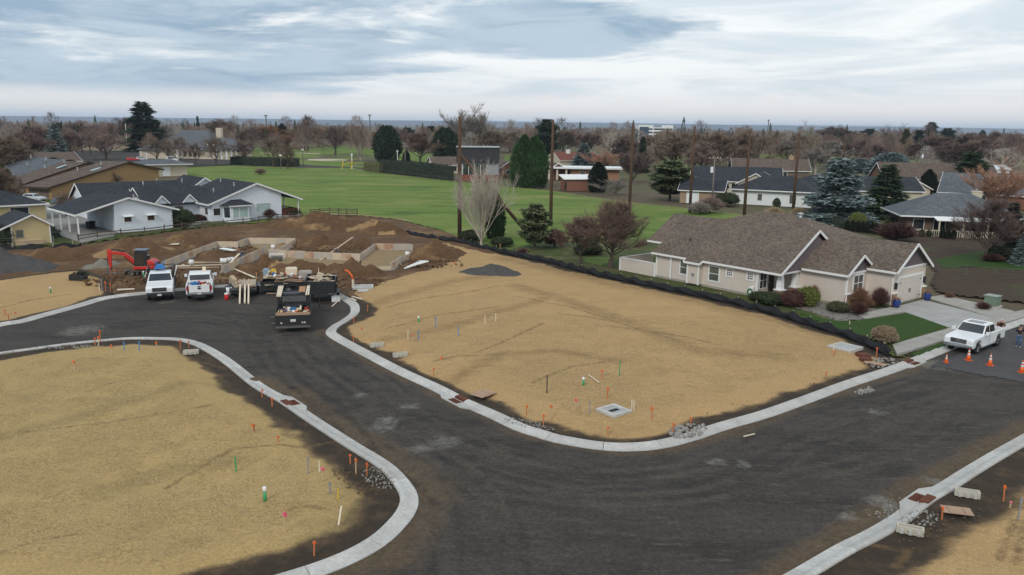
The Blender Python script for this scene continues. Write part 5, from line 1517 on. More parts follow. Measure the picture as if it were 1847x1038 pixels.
def trailer(label, loc, rz_, L, Wd, deck, sides=0.0, tongue=1.2, twin=True, rail=False):
    """+x towards the tongue"""
    t = thing('trailer', label, 'trailer', (loc[0], loc[1], .07), rz_)
    MB().box(-L / 2, L / 2, -Wd / 2, Wd / 2, deck - .14, deck).build('deck', m_vblack, t, bevel=.01)
    fr = MB().box(-L / 2 - .02, L / 2 + .02, -Wd / 2 - .06, -Wd / 2, deck - .26, deck + .05).box(-L / 2 - .02, L / 2 + .02, Wd / 2, Wd / 2 + .06, deck - .26, deck + .05)
    fr.bar((L / 2, -Wd / 2 + .1, deck - .2), (L / 2 + tongue, 0, deck - .2), .1).bar((L / 2, Wd / 2 - .1, deck - .2), (L / 2 + tongue, 0, deck - .2), .1)
    fr.tube([(L / 2 + tongue - .1, 0, 0), (L / 2 + tongue - .1, 0, deck + .35)], .05, 6)
    fr.build('frame', m_plast, t)
    if sides:
        for y0, y1 in ((-Wd / 2, -Wd / 2 + .06), (Wd / 2 - .06, Wd / 2)):
            s_ = MB().box(-L / 2, L / 2, y0, y1, deck, deck + sides).build('side_panel', m_vblack, t)
            for k in range(6):
                x = -L / 2 + .1 + k * (L - .2) / 5
                yo = y0 - .05 if y0 < 0 else y1
                MB().box(x - .04, x + .04, yo, yo + .05, deck - .1, deck + sides).build('rib', m_vblack, s_)
        MB().box(L / 2 - .06, L / 2, -Wd / 2, Wd / 2, deck, deck + sides).build('end_panel', m_vblack, t)
        MB().box(-L / 2, -L / 2 + .06, -Wd / 2, Wd / 2, deck, deck + sides).build('end_panel', m_vblack, t)
    for x in ((-.45, .45) if twin else (0,)):
        for s in (-1, 1):
            wheel(t, x, s * (Wd / 2 + .16), .36, .22)
    for s in (-1, 1):
        MB().box(-1.0, 1.0, s * (Wd / 2 + .17) - .14, s * (Wd / 2 + .17) + .14, .76, .80).build('mudguard', m_vblack, t)
        MB().cbox((-L / 2 - .03, s * (Wd / 2 - .2), deck - .1), (.04, .2, .1)).build('tail_lamp', m_tail, t)
    return t
# trailer stacked with lumber, tongue to the camera, two posts leaning from it
ax, ay = (-24.94,71.92)
tr1 = trailer('black trailer stacked with lumber between the white pickup and the other trailers', (ax - .7, ay + 2.6), R(-73), 4.2, 2.3, .70, tongue=1.3)
rnd = random.Random(3)
lumber('stack of grey planks spread on the left trailer', local(tr1, -.2, .35), tr1.rotation_euler.z, [(rnd.uniform(-.15, .15), -.85 + k * .19, .02 + .05 * (k % 2) + z * .06, 2.9, .17, .05, rnd.uniform(-.05, .05), rnd.choice([m_wood, m_wood2, m_wood2])) for z in range(5) for k in range(9)], z=.73)
lumber('heap of pale beams on the left side of the left trailer', local(tr1, -.6, -.75), tr1.rotation_euler.z + R(12), [(rnd.uniform(-.1, .1), -.25 + k * .17, .06 + z * .13, 2.8 - z * .1, .15, .12, rnd.uniform(-.04, .04), rnd.choice([m_wood, m_wood3, m_wood2])) for z in range(6) for k in range(4 - z // 2)], z=.73)
for k, (dy, l) in enumerate(((-.25, 3.4), (.18, 3.2), (.5, 3.8))):
    p_ = local(tr1, 3.3, dy)
    pb = thing('timber_post', ('left', 'middle', 'right')[k] + ' of the three long timbers sloping from the left trailer to the ground', 'timber', (p_[0], p_[1], .06), tr1.rotation_euler.z)
    MB().hexa([(l / 2, -.07, 0), (l / 2, .07, 0), (-l / 2, .07, .98), (-l / 2, -.07, .98), (l / 2, -.07, .13), (l / 2, .07, .13), (-l / 2, .07, 1.11), (-l / 2, -.07, 1.11)]).build('timber', m_wood3, pb)
# red jug by the trailer
jx = thing('water_jug', 'red drinks jug with white lid beside the left trailer', 'jug', (-26.18,71.37), 0)
jb = MB().tube([(0, 0, .06), (0, 0, .12), (0, 0, .5), (0, 0, .56)], [.18, .2, .22, .18], 12).build('jug', m_redp, jx, True)
MB().tube([(0, 0, .56), (0, 0, .68)], [.2, .17], 12).build('lid', m_trim, jx, True)
bk = thing('bucket', 'white bucket standing at the left trailer corner', 'bucket', (*local(tr1, .9, -1.3), .07), 0)
MB().tube([(0, 0, .0), (0, 0, .75)], [.22, .28], 12).build('pail', m_whiteb, bk, True)
MB().tube([(-.28, 0, .7), (0, 0, .9), (.28, 0, .7)], .012, 5).build('handle', m_steel, bk)
# flat trailer with offcuts and boxes
ax, ay = (-21.35,73.36)
tr2 = trailer('low black utility trailer loaded with plywood and boxes behind the flatbed truck', (ax - .5, ay + 2.0), R(8), 4.4, 2.2, .7, .45)
lumber('sheets and offcuts heaped on the utility trailer', local(tr2, .1, 0), tr2.rotation_euler.z, [(rnd.uniform(-1.3, 1.3), rnd.uniform(-.6, .6), .05 + k * .035, rnd.uniform(.9, 2.4), rnd.uniform(.2, .9), .03, rnd.uniform(-.5, .5), rnd.choice([m_wood, m_wood3, m_ply, m_wood2])) for k in range(22)], z=.8)
for lab, x, y, d, m_, z in (('square pale wooden box on the utility trailer', .5, .7, (1.1, .8, .7), m_wood3, 1.55), ('grey-blue barrel on the utility trailer', -1.9, .8, (.55, .55, .85), mat('grey_blue', (.25, .33, .42), None, 3, .6), 1.3),
                            ('yellow saw on the utility trailer', -1.2, .8, (.5, .3, .35), m_yellowp, 1.75), ('wrapped grey bundle at the right end of the utility trailer', 1.9, -.1, (1.2, 1.0, 1.2), mat('dust_sheet', (.38, .34, .31), None, 1.5, .9), .85)):
    p_ = local(tr2, x, y)
    q = thing('site_box' if 'box' in lab else 'load', lab, 'box' if 'box' in lab else 'load', (p_[0], p_[1], z), tr2.rotation_euler.z + .1)
    MB().cbox((0, 0, d[2] / 2), d).build('body', m_, q, bevel=.06)
    MB().cbox((0, 0, d[2] + .02), (d[0] * .8, d[1] * .8, .05)).build('lid', m_, q, bevel=.02)
# dump trailer
ax, ay = (-17.31,70.03)
tr3 = trailer('tall black dump trailer full of scrap wood at the cul-de-sac edge', (ax - .3, ay + 2.0), R(-80), 3.9, 2.7, 1.05, 1.0)
lumber('scrap boards and crate pieces piled in the dump trailer', local(tr3, 0, 0), tr3.rotation_euler.z, [(rnd.uniform(-1.2, 1.2), rnd.uniform(-.95, .95), .45 + k * .022, rnd.uniform(.5, 1.8), rnd.uniform(.08, .25), .05, rnd.uniform(-1.5, 1.5), rnd.choice([m_wood, m_wood3, m_ply, m_wood2])) for k in range(32)], z=1.15)
fz = thing('pallet_frame', 'pale slatted frame standing in the dump trailer', 'pallet', (*local(tr3, .3, -.2), 1.8), tr3.rotation_euler.z + .5)
for k in range(5): MB().bar((-.5 + k * .25, -.2, 0), (-.5 + k * .25, .25, .75), .1, .03).build('slat', m_wood3, fz)
for s in (0, .75): MB().bar((-.6, -.2 + s * .6, s), (.6, -.2 + s * .6, s), .06).build('rail', m_wood3, fz)
wbx = MB().cbox((0, 0, .3), (.75, .04, .6), R(10)).build('sign_board', m_whiteb, None, loc=(*(-16.02,70.79), .1))
setp(wbx, 'white board propped against the dump trailer corner', 'board')
# black flatbed truck, rear to the camera
ax, ay = (-16.99,60.2)
t3 = pickup('black flatbed truck seen from behind, loaded with tools and lumber racks', (ax - .85, ay + 3.6), R(103), m_vblack, flat=True, L=6.2, Wd=2.05, bedlen=2.9)
t3.scale = (1.18, 1.18, 1.18)
MB().box(-3.15, -.1, -1.12, 1.12, .80, .93).build('flatbed', m_plast, t3)
for s in (-1, 1): MB().box(-3.15, -.1, s * 1.12 - .03, s * 1.12 + .03, .93, 1.25).build('side_board', m_plast, t3)
MB().box(-3.2, -3.14, -1.12, 1.12, .42, 1.12).build('rear_panel', m_vblack, t3)
MB().box(-3.16, -3.10, -1.1, 1.1, 1.12, 1.3).build('tail_board', m_ply, t3)
MB().cbox((-3.23, 0, .78), (.02, .34, .17)).build('number_plate', m_plate, t3)
for y in (-.75, -.6, .75): MB().cbox((-3.22, y, .62), (.03, .1, .1)).build('rear_lamp', m_head, t3)
MB().box(-3.35, -3.15, -1.1, 1.1, .30, .42).build('rear_bumper', m_steel, t3)
hd = MB()
for y in (-1.0, 1.0):
    hd.bar((-.2, y, .93), (-.2, y, 2.15), .08); hd.bar((-1.6, y, .93), (-1.6, y, 2.15), .08); hd.bar((-1.7, y, 2.15), (2.1, y, 2.15), .08); hd.bar((2.0, y, 1.9), (2.0, y, 2.15), .06)
hd.bar((-.2, -1, 2.15), (-.2, 1, 2.15), .08); hd.bar((-1.6, -1, 2.15), (-1.6, 1, 2.15), .08)
hd.build('ladder_rack', m_plast, t3)
lumber('long white planks on the left rack of the black flatbed', local(t3, -.6, .9), t3.rotation_euler.z, [(0, -.12 + k * .13, .04 + .05 * j, 4.0, .12, .05, .01 * k, m_wood3) for k in range(3) for j in range(2)], z=2.66)
lumber('long pale planks on the right rack of the black flatbed', local(t3, -.5, -.92), t3.rotation_euler.z, [(0, -.1 + k * .14, .04, 3.6, .12, .06, -.015 * k, m_wood3) for k in range(2)], z=2.66)
lumber('short orange-brown boards on the right rack of the black flatbed', local(t3, .0, -.55), t3.rotation_euler.z, [(-.7 + k * .55, 0, .03, .42, .5, .05, 0, mat('orange_board', (.45, .25, .13), None, 2, .8)) for k in range(4)], z=2.64)
for x, y, d, m_, lab in ((-2.4, -.1, (.45, .4, .4), m_trim, 'white tub on the black flatbed'), (-2.75, -.25, (.55, .45, .25), m_redp, 'red tool on the black flatbed tail'), (-2.3, -.35, (.3, .3, .45), m_yellowp, 'yellow tool on the black flatbed'),
                         (-2.2, .3, (.7, .4, .3), m_wood2, 'small crate on the black flatbed'), (-2.6, .75, (.9, .35, .55), mat('dark_grey_bag', (.06, .065, .07), None, 2, .8), 'dark bag at the left of the black flatbed'),
                         (-2.35, -.8, (.6, .35, .35), m_wood, 'brown box at the right of the black flatbed'), (-1.9, -.95, (.3, .2, .35), m_redp, 'red fuel can at the right rail of the black flatbed'), (-.9, 0, (1.1, 1.3, .5), m_plast, 'black tool chest behind the cab of the flatbed')):
    p_ = local(t3, x, y)
    tl = thing('tool_box', lab, 'tool', (p_[0], p_[1], 1.17), t3.rotation_euler.z + random.uniform(-.3, .3))
    MB().cbox((0, 0, d[2] / 2), d).build('body', m_, tl, bevel=.04)
    MB().tube([(-.1, 0, d[2]), (-.1, 0, d[2] + .06), (.1, 0, d[2] + .06), (.1, 0, d[2])], .018, 5).build('handle', m_plast, tl)
def heap(label, root, x0, x1, y0, y1, z, n, seed):
    rg = random.Random(seed)
    p_ = local(root, (x0 + x1) / 2, (y0 + y1) / 2)
    t = thing('tool_heap', label, 'tools', (p_[0], p_[1], z), root.rotation_euler.z)
    pal = [m_trim, m_yellowp, m_redp, m_wood, m_wood3, m_steel, m_orange, m_blue, m_plast, m_wood2, m_whiteb]
    hx, hy = (x1 - x0) / 2 * root.scale.x, (y1 - y0) / 2 * root.scale.x
    for k in range(n):
        d = (rg.uniform(.12, .6), rg.uniform(.06, .22), rg.uniform(.05, .2))
        MB().cbox((rg.uniform(-hx, hx), rg.uniform(-hy, hy), rg.uniform(.08, .42)), d, rg.uniform(0, 3.1), rg.uniform(-.4, .4), rg.uniform(-.7, .7)).build('tool', rg.choice(pal), t, bevel=.015)
heap('jumble of hand tools heaped on the black flatbed', t3, -3.0, -1.2, -.95, .95, 1.15, 46, 4)
heap('jumble of hand tools filling the rear-facing white pickup bed', t2, -2.7, -1.1, -.8, .8, 1.0, 34, 5)
heap('offcuts and gear on top of the utility trailer load', tr2, -1.8, 1.8, -.9, .9, 1.5, 34, 6)
for k, y in enumerate((.55, .12)):
    sj = thing('stabiliser_pad', ('nearer', 'farther')[k] + ' grey pad on the road beside the black flatbed', 'pad', (-19.07,62.57) if k == 0 else (-19.78,64.81), .2)
    MB().cbox((0, 0, .1), (.75, .3, .05)).build('plate', m_steel, sj); MB().cbox((.1, 0, .17), (.2, .15, .1)).build('lug', m_steel, sj)
# white pickup on the street at right
ax, ay = (34.92,57.54)
t4 = pickup('shiny white pickup with sunroof parked on the street behind the traffic cones', (ax, ay + .6), R(-141), L=5.8, Wd=2.03, H=1.96, roofpanel=True)
MB().box(-1.6, 1.6, -1.12, -1.0, .42, .48).build('side_step', m_chrome, t4); MB().box(-1.6, 1.6, 1.0, 1.12, .42, .48).build('side_step', m_chrome, t4)
MB().tube([(2.935, -.14, 1.0), (2.935, 0, 1.07), (2.935, .14, 1.0), (2.935, 0, .93), (2.935, -.14, 1.0)], .02, 5).build('emblem', m_chrome, t4)
MB().cbox((2.96, 0, .66), (.02, .32, .14)).build('number_plate', m_plate, t4)
def car(label, loc, rz_, paint, L=4.6, name='car', H=1.5):
    t = thing(name, label, 'car', (loc[0], loc[1], .1), rz_)
    xf, xr, h = L / 2, -L / 2, .9
    prof = [(xr, .45), (xr + .5, .3), (xf - .5, .3), (xf, .4), (xf, .72), (xf - .9, .92), (xr + .6, .98), (xr, .92)]
    MB().prism(prof, -h, h).build('body', paint, t, bevel=.06)
    cp = [(xr + .15, .95), (xf - 1.25, .92), (xf - 2.0, H - .04), (xf - 2.4, H), (xr + .9, H), (xr + .5, H - .1)]
    n = 6
    vs = [(x, -h + .05 + (.18 if z > 1.1 else 0), z) for x, z in cp] + [(x, h - .05 - (.18 if z > 1.1 else 0), z) for x, z in cp]
    cab = MB().add(vs, [tuple(range(n)), tuple(range(2 * n - 1, n - 1, -1))] + [((i + 1) % n, i, i + n, (i + 1) % n + n) for i in range(n)]).build('cabin', paint, t, bevel=.05)
    yy = h - .26
    lens(cab, 'windscreen', m_carglass, [(xf - 1.34, -yy - .08, 1.0), (xf - 1.34, yy + .08, 1.0), (xf - 1.94, yy, H - .1), (xf - 1.94, -yy, H - .1)])
    for s in (-1, 1):
        y0, y1 = s * (h - .085), s * (h - .20)
        q = [(xr + .75, y0, 1.02), (xf - 1.5, y0, 1.02), (xf - 2.05, y1, H - .1), (xr + .95, y1, H - .1)]
        if s > 0: q = [q[1], q[0], q[3], q[2]]
        lens(cab, 'side_window', m_carglass, q)
        MB().cbox((xf - .04, s * .62, .68), (.12, .4, .14)).build('headlight', m_head, t)
        MB().cbox((xr + .02, s * .66, .8), (.08, .35, .14)).build('tail_lamp', m_tail, t)
        for x in (xf - .9, xr + .85): wheel(t, x, s * (h - .1), .32, .2)
    return t
m_silver = mat('silver_paint', (.55, .57, .60), (.5, .52, .55), 1, .3, spec=.5)
m_bluegrey = mat('blue_grey_paint', (.12, .16, .21), (.1, .135, .18), 1, .3, spec=.5)
car('pale silver crossover parked by the townhouse garages', (-95.92,159.53), R(-12), m_silver)
car('blue-grey car parked under the bare tree by the townhouses', (-86.57,153.87), R(20), m_bluegrey)
car('white van parked in front of the clubhouse', (-139.85,329.78), R(10), m_vwhite, 4.9, 'van', 2.1)
car('red car parked left of the clubhouse', (-156.22,330.28), R(15), m_redp, 4.8)
car('grey car parked beside the red car near the clubhouse', (-155.18,335.96), R(15), m_silver, 4.6)
car('dark car parked right of the clubhouse trees', (-130.08,367.27), R(-30), m_vblack, 4.6)
car('second dark car parked right of the clubhouse trees', (-119.66,346.49), R(-30), m_bluegrey, 4.6)
# ---------------------------------------------------------------- red mini excavator
ex = thing('excavator', 'red mini excavator with black cab and lowered arm beside the dirt mound', 'excavator', (*(-38.66,82.36), .12), R(187))
# +x is the direction the boom reaches
for s in (-1, 1):
    tk = MB()
    n = 16
    out = [(1.05 + .32 * math.cos(a), .34 + .32 * math.sin(a)) for a in [(-.5 + k / 8) * math.pi for k in range(9)]] + [(-1.05 - .32 * math.sin(a), .34 + .32 * math.cos(a)) for a in [k / 8 * math.pi for k in range(9)]]
    inn = [(x * .86, .34 + (z - .34) * .7) for x, z in out]
    m_ = len(out)
    for x, z in out: tk.v += [(x, s * .80 - .17, z), (x, s * .80 + .17, z)]
    for x, z in inn: tk.v += [(x, s * .80 - .17, z), (x, s * .80 + .17, z)]
    for i in range(m_):
        j = (i + 1) % m_
        tk.f += [(2 * i, 2 * j, 2 * j + 1, 2 * i + 1), (2 * m_ + 2 * i, 2 * m_ + 2 * i + 1, 2 * m_ + 2 * j + 1, 2 * m_ + 2 * j), (2 * i, 2 * m_ + 2 * i, 2 * m_ + 2 * j, 2 * j), (2 * i + 1, 2 * j + 1, 2 * m_ + 2 * j + 1, 2 * m_ + 2 * i + 1)]
    to = tk.build('track', mat('muddy_rubber', (.12, .10, .075), (.07, .06, .048), 4, .9), ex)
    for x in (-1.0, -.5, 0, .5, 1.0): MB().tube([(x, s * .80 - .12, .36), (x, s * .80 + .12, .36)], .2 if abs(x) > .8 else .12, 10).build('roller', m_steel, to)
MB().box(-.7, .7, -.65, .65, .3, .62).build('undercarriage', m_plast, ex, bevel=.03)
bl = MB().box(1.75, 1.85, -.95, .95, .12, .52).build('blade', m_steel, ex)
MB().bar((.6, -.4, .4), (1.78, -.4, .3), .1).bar((.6, .4, .4), (1.78, .4, .3), .1).bar((.6, 0, .42), (1.7, 0, .42), .12).build('blade_arm', m_plast, bl)
MB().tube([(0, 0, .6), (0, 0, .78)], .5, 16).build('slew_ring', m_plast, ex)
MB().prism([(-1.25, .78), (.85, .78), (.85, 1.12), (-.2, 1.12), (-.35, 1.15), (-1.1, 1.15)], -.92, .92).build('platform', m_redp, ex, bevel=.04)
MB().prism([(-1.35, .95), (-.45, .95), (-.45, 1.75), (-1.0, 1.7), (-1.3, 1.45)], -.9, .9).build('counterweight', m_redp, ex, bevel=.1)
MB().cbox((-1.36, 0, 1.25), (.05, 1.1, .3)).build('grille', m_plast, ex)
cb = MB().hexa([(-.65, -.15, 1.1), (.75, -.15, 1.1), (.75, .92, 1.1), (-.65, .92, 1.1), (-.55, -.1, 2.75), (.6, -.1, 2.75), (.6, .88, 2.75), (-.55, .88, 2.75)]).build('cab', m_plast, ex, bevel=.06)
lens(cb, 'windscreen', m_carglass, [(.74, .0, 1.3), (.74, .82, 1.3), (.63, .8, 2.6), (.63, .02, 2.6)])
lens(cb, 'side_window', m_carglass, [(.6, .915, 1.35), (-.35, .915, 1.35), (-.3, .888, 2.5), (.45, .888, 2.5)])
lens(cb, 'rear_window', m_carglass, [(-.645, .82, 1.5), (-.645, .0, 1.5), (-.56, .02, 2.6), (-.56, .8, 2.6)])
lens(cb, 'side_window', m_carglass, [(-.35, -.095, 1.35), (.6, -.095, 1.35), (.45, -.065, 2.5), (-.3, -.065, 2.5)])
MB().box(-.62, .68, -.14, .94, 2.75, 2.86).build('cab_roof', mat('dull_blue_roof', (.16, .21, .27), (.12, .16, .21), 1.5, .5), cb, bevel=.03)
def armseg(name, pts, w, m_, par=ex, y=-.42):
    n = len(pts)
    return MB().prism(pts, y - w / 2, y + w / 2).build(name, m_, par, bevel=.02)
bm_ = armseg('boom', [(.75, 1.0), (.95, .95), (2.1, 2.05), (3.55, 2.30), (3.6, 2.55), (2.1, 2.42), (1.8, 2.28), (.7, 1.2)], .26, m_redp)
st_ = armseg('stick', [(3.3, 2.7), (3.62, 2.75), (3.75, 2.45), (3.62, .78), (3.42, .72), (3.3, 2.2)], .2, m_redp)
MB().tube([(1.0, -.42, .95), (2.1, -.42, 1.95)], .07, 8).tube([(1.0, -.42, .95), (1.55, -.42, 1.45)], .1, 8).build('boom_cylinder', m_plast, bm_)
MB().tube([(2.0, -.42, 2.5), (3.3, -.42, 2.72)], .06, 8).tube([(2.0, -.42, 2.5), (2.7, -.42, 2.62)], .09, 8).build('stick_cylinder', m_plast, bm_)
MB().tube([(3.72, -.42, 2.3), (3.78, -.42, 1.0)], .05, 8).build('bucket_cylinder', m_plast, st_)
MB().box(2.15, 2.85, -.56, -.553, 2.24, 2.36).build('lettering', m_trim, bm_)
bu = MB().prism([(3.45, .75), (3.75, .8), (3.95, .5), (3.85, .12), (3.3, .05), (2.95, .2), (3.25, .22), (3.6, .4), (3.5, .6)], -.75, -.09).build('bucket', m_steel, ex, bevel=.01)
for k in range(4): MB().cbox((2.93, -.68 + k * .17, .16), (.2, .07, .06)).build('tooth', m_steel, bu)
# spare bucket attachment lying on the tan lot
sb = thing('digger_attachment', 'black digging bucket lying on the upper straw lot left of the excavator', 'attachment', (*(-43.72,78.4), .25), R(-5))
MB().prism([(-.75, 0), (.75, 0), (.75, .55), (-.75, .55)], -.05, .05).prism([(-.8, 0), (-.72, 0), (-.72, .6), (-.8, .45)], -.05, .6).prism([(.72, 0), (.8, 0), (.8, .45), (.72, .6)], -.05, .6).build('shell', m_plast, sb)
MB().box(-.8, .8, -.05, .6, 0, .06).build('floor', m_plast, sb)
for x in (-.4, 0, .3): MB().prism([(.1, .55), (.4, .55), (.3, .85), (.2, .85)], x - .03, x + .03, 'x').build('lug', m_plast, sb)
# ================================================================ THE BUILDING SITE
# ---- formwork foundation
m_form = [mat('form_pale', (.56, .47, .36), (.48, .39, .30), 1.0, .85), mat('form_grey', (.47, .42, .36), (.38, .33, .29), 1.0, .85), mat('form_rust', (.38, .22, .14), (.52, .40, .29), 1.2, .85, sharp=(.4, .6)), mat('form_tan', (.58, .48, .35), (.50, .40, .28), 1.0, .85)]
m_footing = mat('footing_concrete', (.34, .32, .28), (.27, .25, .22), 1.0, .9)
fd = thing('foundation', 'concrete house foundation with plywood formwork panels amid the dirt heaps', 'foundation', (0, 0, .1))
ZF = .95
FW = [[(-38.25,86.01),(-38.05,101.3)], [(-38.05,101.3),(-35.28,101.53)], [(-35.28,101.53),(-35.09,104.45)], [(-35.09,104.45),(-28.78,104.49)], [(-28.78,104.49),(-28.64,95)], [(-30.25,96.98),(-30.39,86.91)], [(-30.39,86.91),(-30.9,83.53)],
      [(-29.24,94.54),(-24.64,93.28)], [(-24.64,93.28),(-17.79,92.23)], [(-17.79,92.23),(-17.54,100.66)], [(-17.54,100.66),(-12.92,100.58)], [(-12.92,100.58),(-12.3,96.26)], [(-11.98,95.87),(-12.91,91.82)], [(-12.91,91.82),(-13.38,86.73)], [(-13.38,86.73),(-17.18,85.46)]]
HT = [.75, .75, .8, .85, .7, .95, .8, .9, .85, .85, .85, .85, .6, .75, .4]
for (a, b_), ht in zip(FW, HT):
    a, b_ = Vector(a), Vector(b_)
    d = b_ - a
    n = max(1, round(d.length / 1.25))
    t_ = d.normalized()
    nn = Vector((-t_.y, t_.x))
    MB().bar((a.x, a.y, .12), (b_.x, b_.y, .12), .7, .24).build('footing', m_footing, fd)
    for s in (-1, 1):
        for k in range(n):
            p = a.lerp(b_, k / n) + nn * .13 * s + t_ * .01
            q = a.lerp(b_, (k + 1) / n) + nn * .13 * s - t_ * .01
            MB().bar((p.x, p.y, .15 + ht / 2), (q.x, q.y, .15 + ht / 2), .04, ht + random.uniform(-.02, .02)).build('form_panel', random.choice(m_form), fd)
    MB().bar((a.x, a.y, .1 + ht / 2), (b_.x, b_.y, .1 + ht / 2), .2, ht - .05).build('concrete_wall', m_footing, fd)
for a, b_ in (((-16.56,91.55), (-14.71,91.69)), ((-14.28,94.47), (-12.9,94.17)), ((-16.11,88.28), (-14.57,88.04)), ((-27.51,89.63), (-23.06,89.58)), ((-22.79,88.52), (-17.71,88.17))):
    MB().bar((*a, .2), (*b_, .2), .45, .25).build('footing', m_footing, fd)
m_sandf = mat('sand_floor', (.27, .19, .10), (.22, .155, .085), .8, .95, .5, 6)
for pl in ([(-17.59,91.86),(-17.24,99.33),(-12.89,99.23),(-12.32,95.85),(-13.05,91.43),(-13.43,87.07),(-16.84,86.83)], [(-28.75,93.37),(-24.35,92.13),(-17.77,91.09),(-16.96,86.83),(-22.44,87.13),(-27.54,88.89)], [(-34.26,102.57),(-28.61,103.04),(-28.81,95.82),(-29.85,96.58)]):
    MB().slab([(x, y, .36) for x, y in pl], .3).build('floor_fill', m_sandf, fd)
# loose boards, sheets and tubs around it
def plank(label, a, b_, w=.2, h=.06, z0=.3, z1=.3, m_=None, cat='plank', name='plank'):
    mid = ((a[0] + b_[0]) / 2, (a[1] + b_[1]) / 2)
    t = MB().bar((a[0] - mid[0], a[1] - mid[1], z0), (b_[0] - mid[0], b_[1] - mid[1], z1), w, h).build(name, m_ or m_wood3, None, loc=(*mid, 0))
    return setp(t, label, cat)
plank('pale plank leaning on the formwork behind the white pickups', (-31.36,84.47), (-31.52,90.83), z0=.2, z1=1.2, w=.25)
plank('long pale plank lying in front of the leaning plank', (-31.53,87.18), (-26.56,80.71), .25, z0=.3, z1=.35)
plank('brown plank leaning across the middle formwork wall', (-22.39,90.75), (-20.78,102.73), z0=.4, z1=1.6, m_=m_wood)
for k in range(5):
    plank(('nearest', 'second', 'third', 'fourth', 'farthest')[k] + ' of five timbers lying along the front of the left formwork room', (-37.16,85.75) if k < 3 else (-36.51,86.83), (-31.95,87.86) if k % 2 else (-32.43,86.77), z0=.3 + k * .06, z1=.3 + k * .06, m_=(m_wood, m_wood2, m_wood3)[k % 3])
for i, o in enumerate([o for o in bpy.data.objects if o.name.startswith('plank') and 'five timbers' in o.get('label', '')]):
    o.location.y += i * .42
plank('short pale board lying before the left formwork room', (-36.81,86.81), (-36.95,88.21), m_=m_wood3)
plank('pale plywood sheet on the brown slope behind the excavator', (-43.05,99.95), (-43.16,102.78), 1.2, .04, .75, .95, m_wood3, 'plywood', 'plywood_sheet')
plank('crumpled pale offcuts on the slope left of the formwork', (-43.21,107.34), (-43.13,109.51), .9, .08, .5, .6, m_whiteb, 'offcuts', 'offcuts')
plank('white plastic sheet scrap on the soil inside the left formwork room', (-35.55,96.14), (-33.69,95.44), .8, .06, .95, .8, m_whiteb, 'plastic sheet', 'plastic_sheet')
plank('pale boards dropped at the kerb left of the front-facing pickup', (-37.45,73.91), (-36.1,74.5), .5, .06, .32, .3, m_wood3, 'boards', 'boards')
plank('upper thin board lying right of the cul-de-sac kerb', (-14.85,72.28), (-13.72,71.16), .18, .05, .32, .32)
plank('lower thin board lying right of the cul-de-sac kerb', (-14.81,71.56), (-14.18,70.66), .18, .05, .3, .3)
plank('thin board leaning from the white sign board to the kerb', (-15.97,68.98), (-15.67,72.23), .1, .05, .1, .35)
plank('thin white stick lying on the straw lot beside the green pipe', (4.99,49.17), (5.51,47.64), .06, .05, .36, .36)
plank('white stick lying on the asphalt below the centre lot corner', (12.32,39.64), (13.02,40.04), .07, .04, .10, .10)
plank('thin stick leaning on the soil by the lower kerb bend', (-6.81,29.26), (-6.81,29.89), .06, .06, .3, .8)
# white pvc pipes heaped at the right end of the foundation
for k in range(6):
    a = (-11.44,87.91); a = (a[0] + k * .28, a[1] + .2 * k)
    t = MB().tube([(-.6, -.5 + .2 * k, .2 + .1 * k), (.6, .6 - .3 * k, .4 + .1 * k)], .10, 8).build('pvc_pipe', m_whiteb, None, True, loc=(a[0], a[1], .1))
    setp(t, ('lowest', 'second', 'third', 'fourth', 'fifth', 'topmost')[k] + ' white drain pipe in the heap at the right end of the foundation', 'pipe', 'white pipes heaped by the foundation')
for c, lab in (((-32.56,88.17), 'leftmost white bucket by the formwork'), ((-32.26,88.19), 'second white bucket by the formwork'), ((-32.02,88.57), 'third white bucket by the formwork'), ((-31.77,88.95), 'rightmost white bucket by the formwork'),
               ((-35.55,86.89), 'lone white bucket on the timbers before the left formwork room'), ((-30.02,98.75), 'white tub on the formwork corner'), ((-12.63,94.6), 'white tub on the right formwork wall')):
    t = thing('bucket', lab, 'bucket', (*c, .5))
    MB().tube([(0, 0, 0), (0, 0, .55)], [.22, .27], 12).build('pail', m_trim, t, True)
    MB().tube([(-.26, 0, .5), (-.15, 0, .62), (.15, 0, .62), (.26, 0, .5)], .012, 4).build('handle', m_steel, t)
gn = thing('generator', 'white framed generator beside the middle formwork wall', 'generator', (*(-27.1,90.4), .4), .2)
MB().box(-.6, .6, -.4, .4, .15, .6).build('engine', m_steel, gn, bevel=.04)
for s in (-1, 1): MB().tube([(-.8, s * .45, 0), (-.8, s * .45, .85), (.8, s * .45, .85), (.8, s * .45, 0), (-.8, s * .45, 0)], .04, 6).build('frame', m_trim, gn)
# ---- black silt fence along the lot: cloth sagging between stakes
m_silt = mat('silt_cloth', (.008, .008, .010), (.016, .016, .018), 1.5, .8, .6, 3)
sf = thing('silt_fence', 'sagging black silt fence along the straw-coloured lot below the beige house', 'fence', (0, 0, 0))
fl_ = smooth_line(FENCE, .35)
b = MB(); nr = 7
for i, p in enumerate(fl_):
    a, c = fl_[max(i - 1, 0)], fl_[min(i + 1, len(fl_) - 1)]
    t_ = (c - a).normalized(); nn = Vector((-t_.y, t_.x))
    ph = (i % 6) / 6
    hgt_ = .72 - .22 * math.sin(math.pi * ph) + .10 * math.sin(i * .9) * math.sin(i * .23)
    for k in range(nr):
        u = k / (nr - 1)
        bul = .20 * math.sin(math.pi * u) * (1 + .6 * math.sin(i * .7 + k)) + .05 * math.sin(i * 1.9 + k * 2.1)
        q = p - nn * (.30 * (1 - u) + bul)
        b.v.append((q.x, q.y, .12 + hgt_ * u))
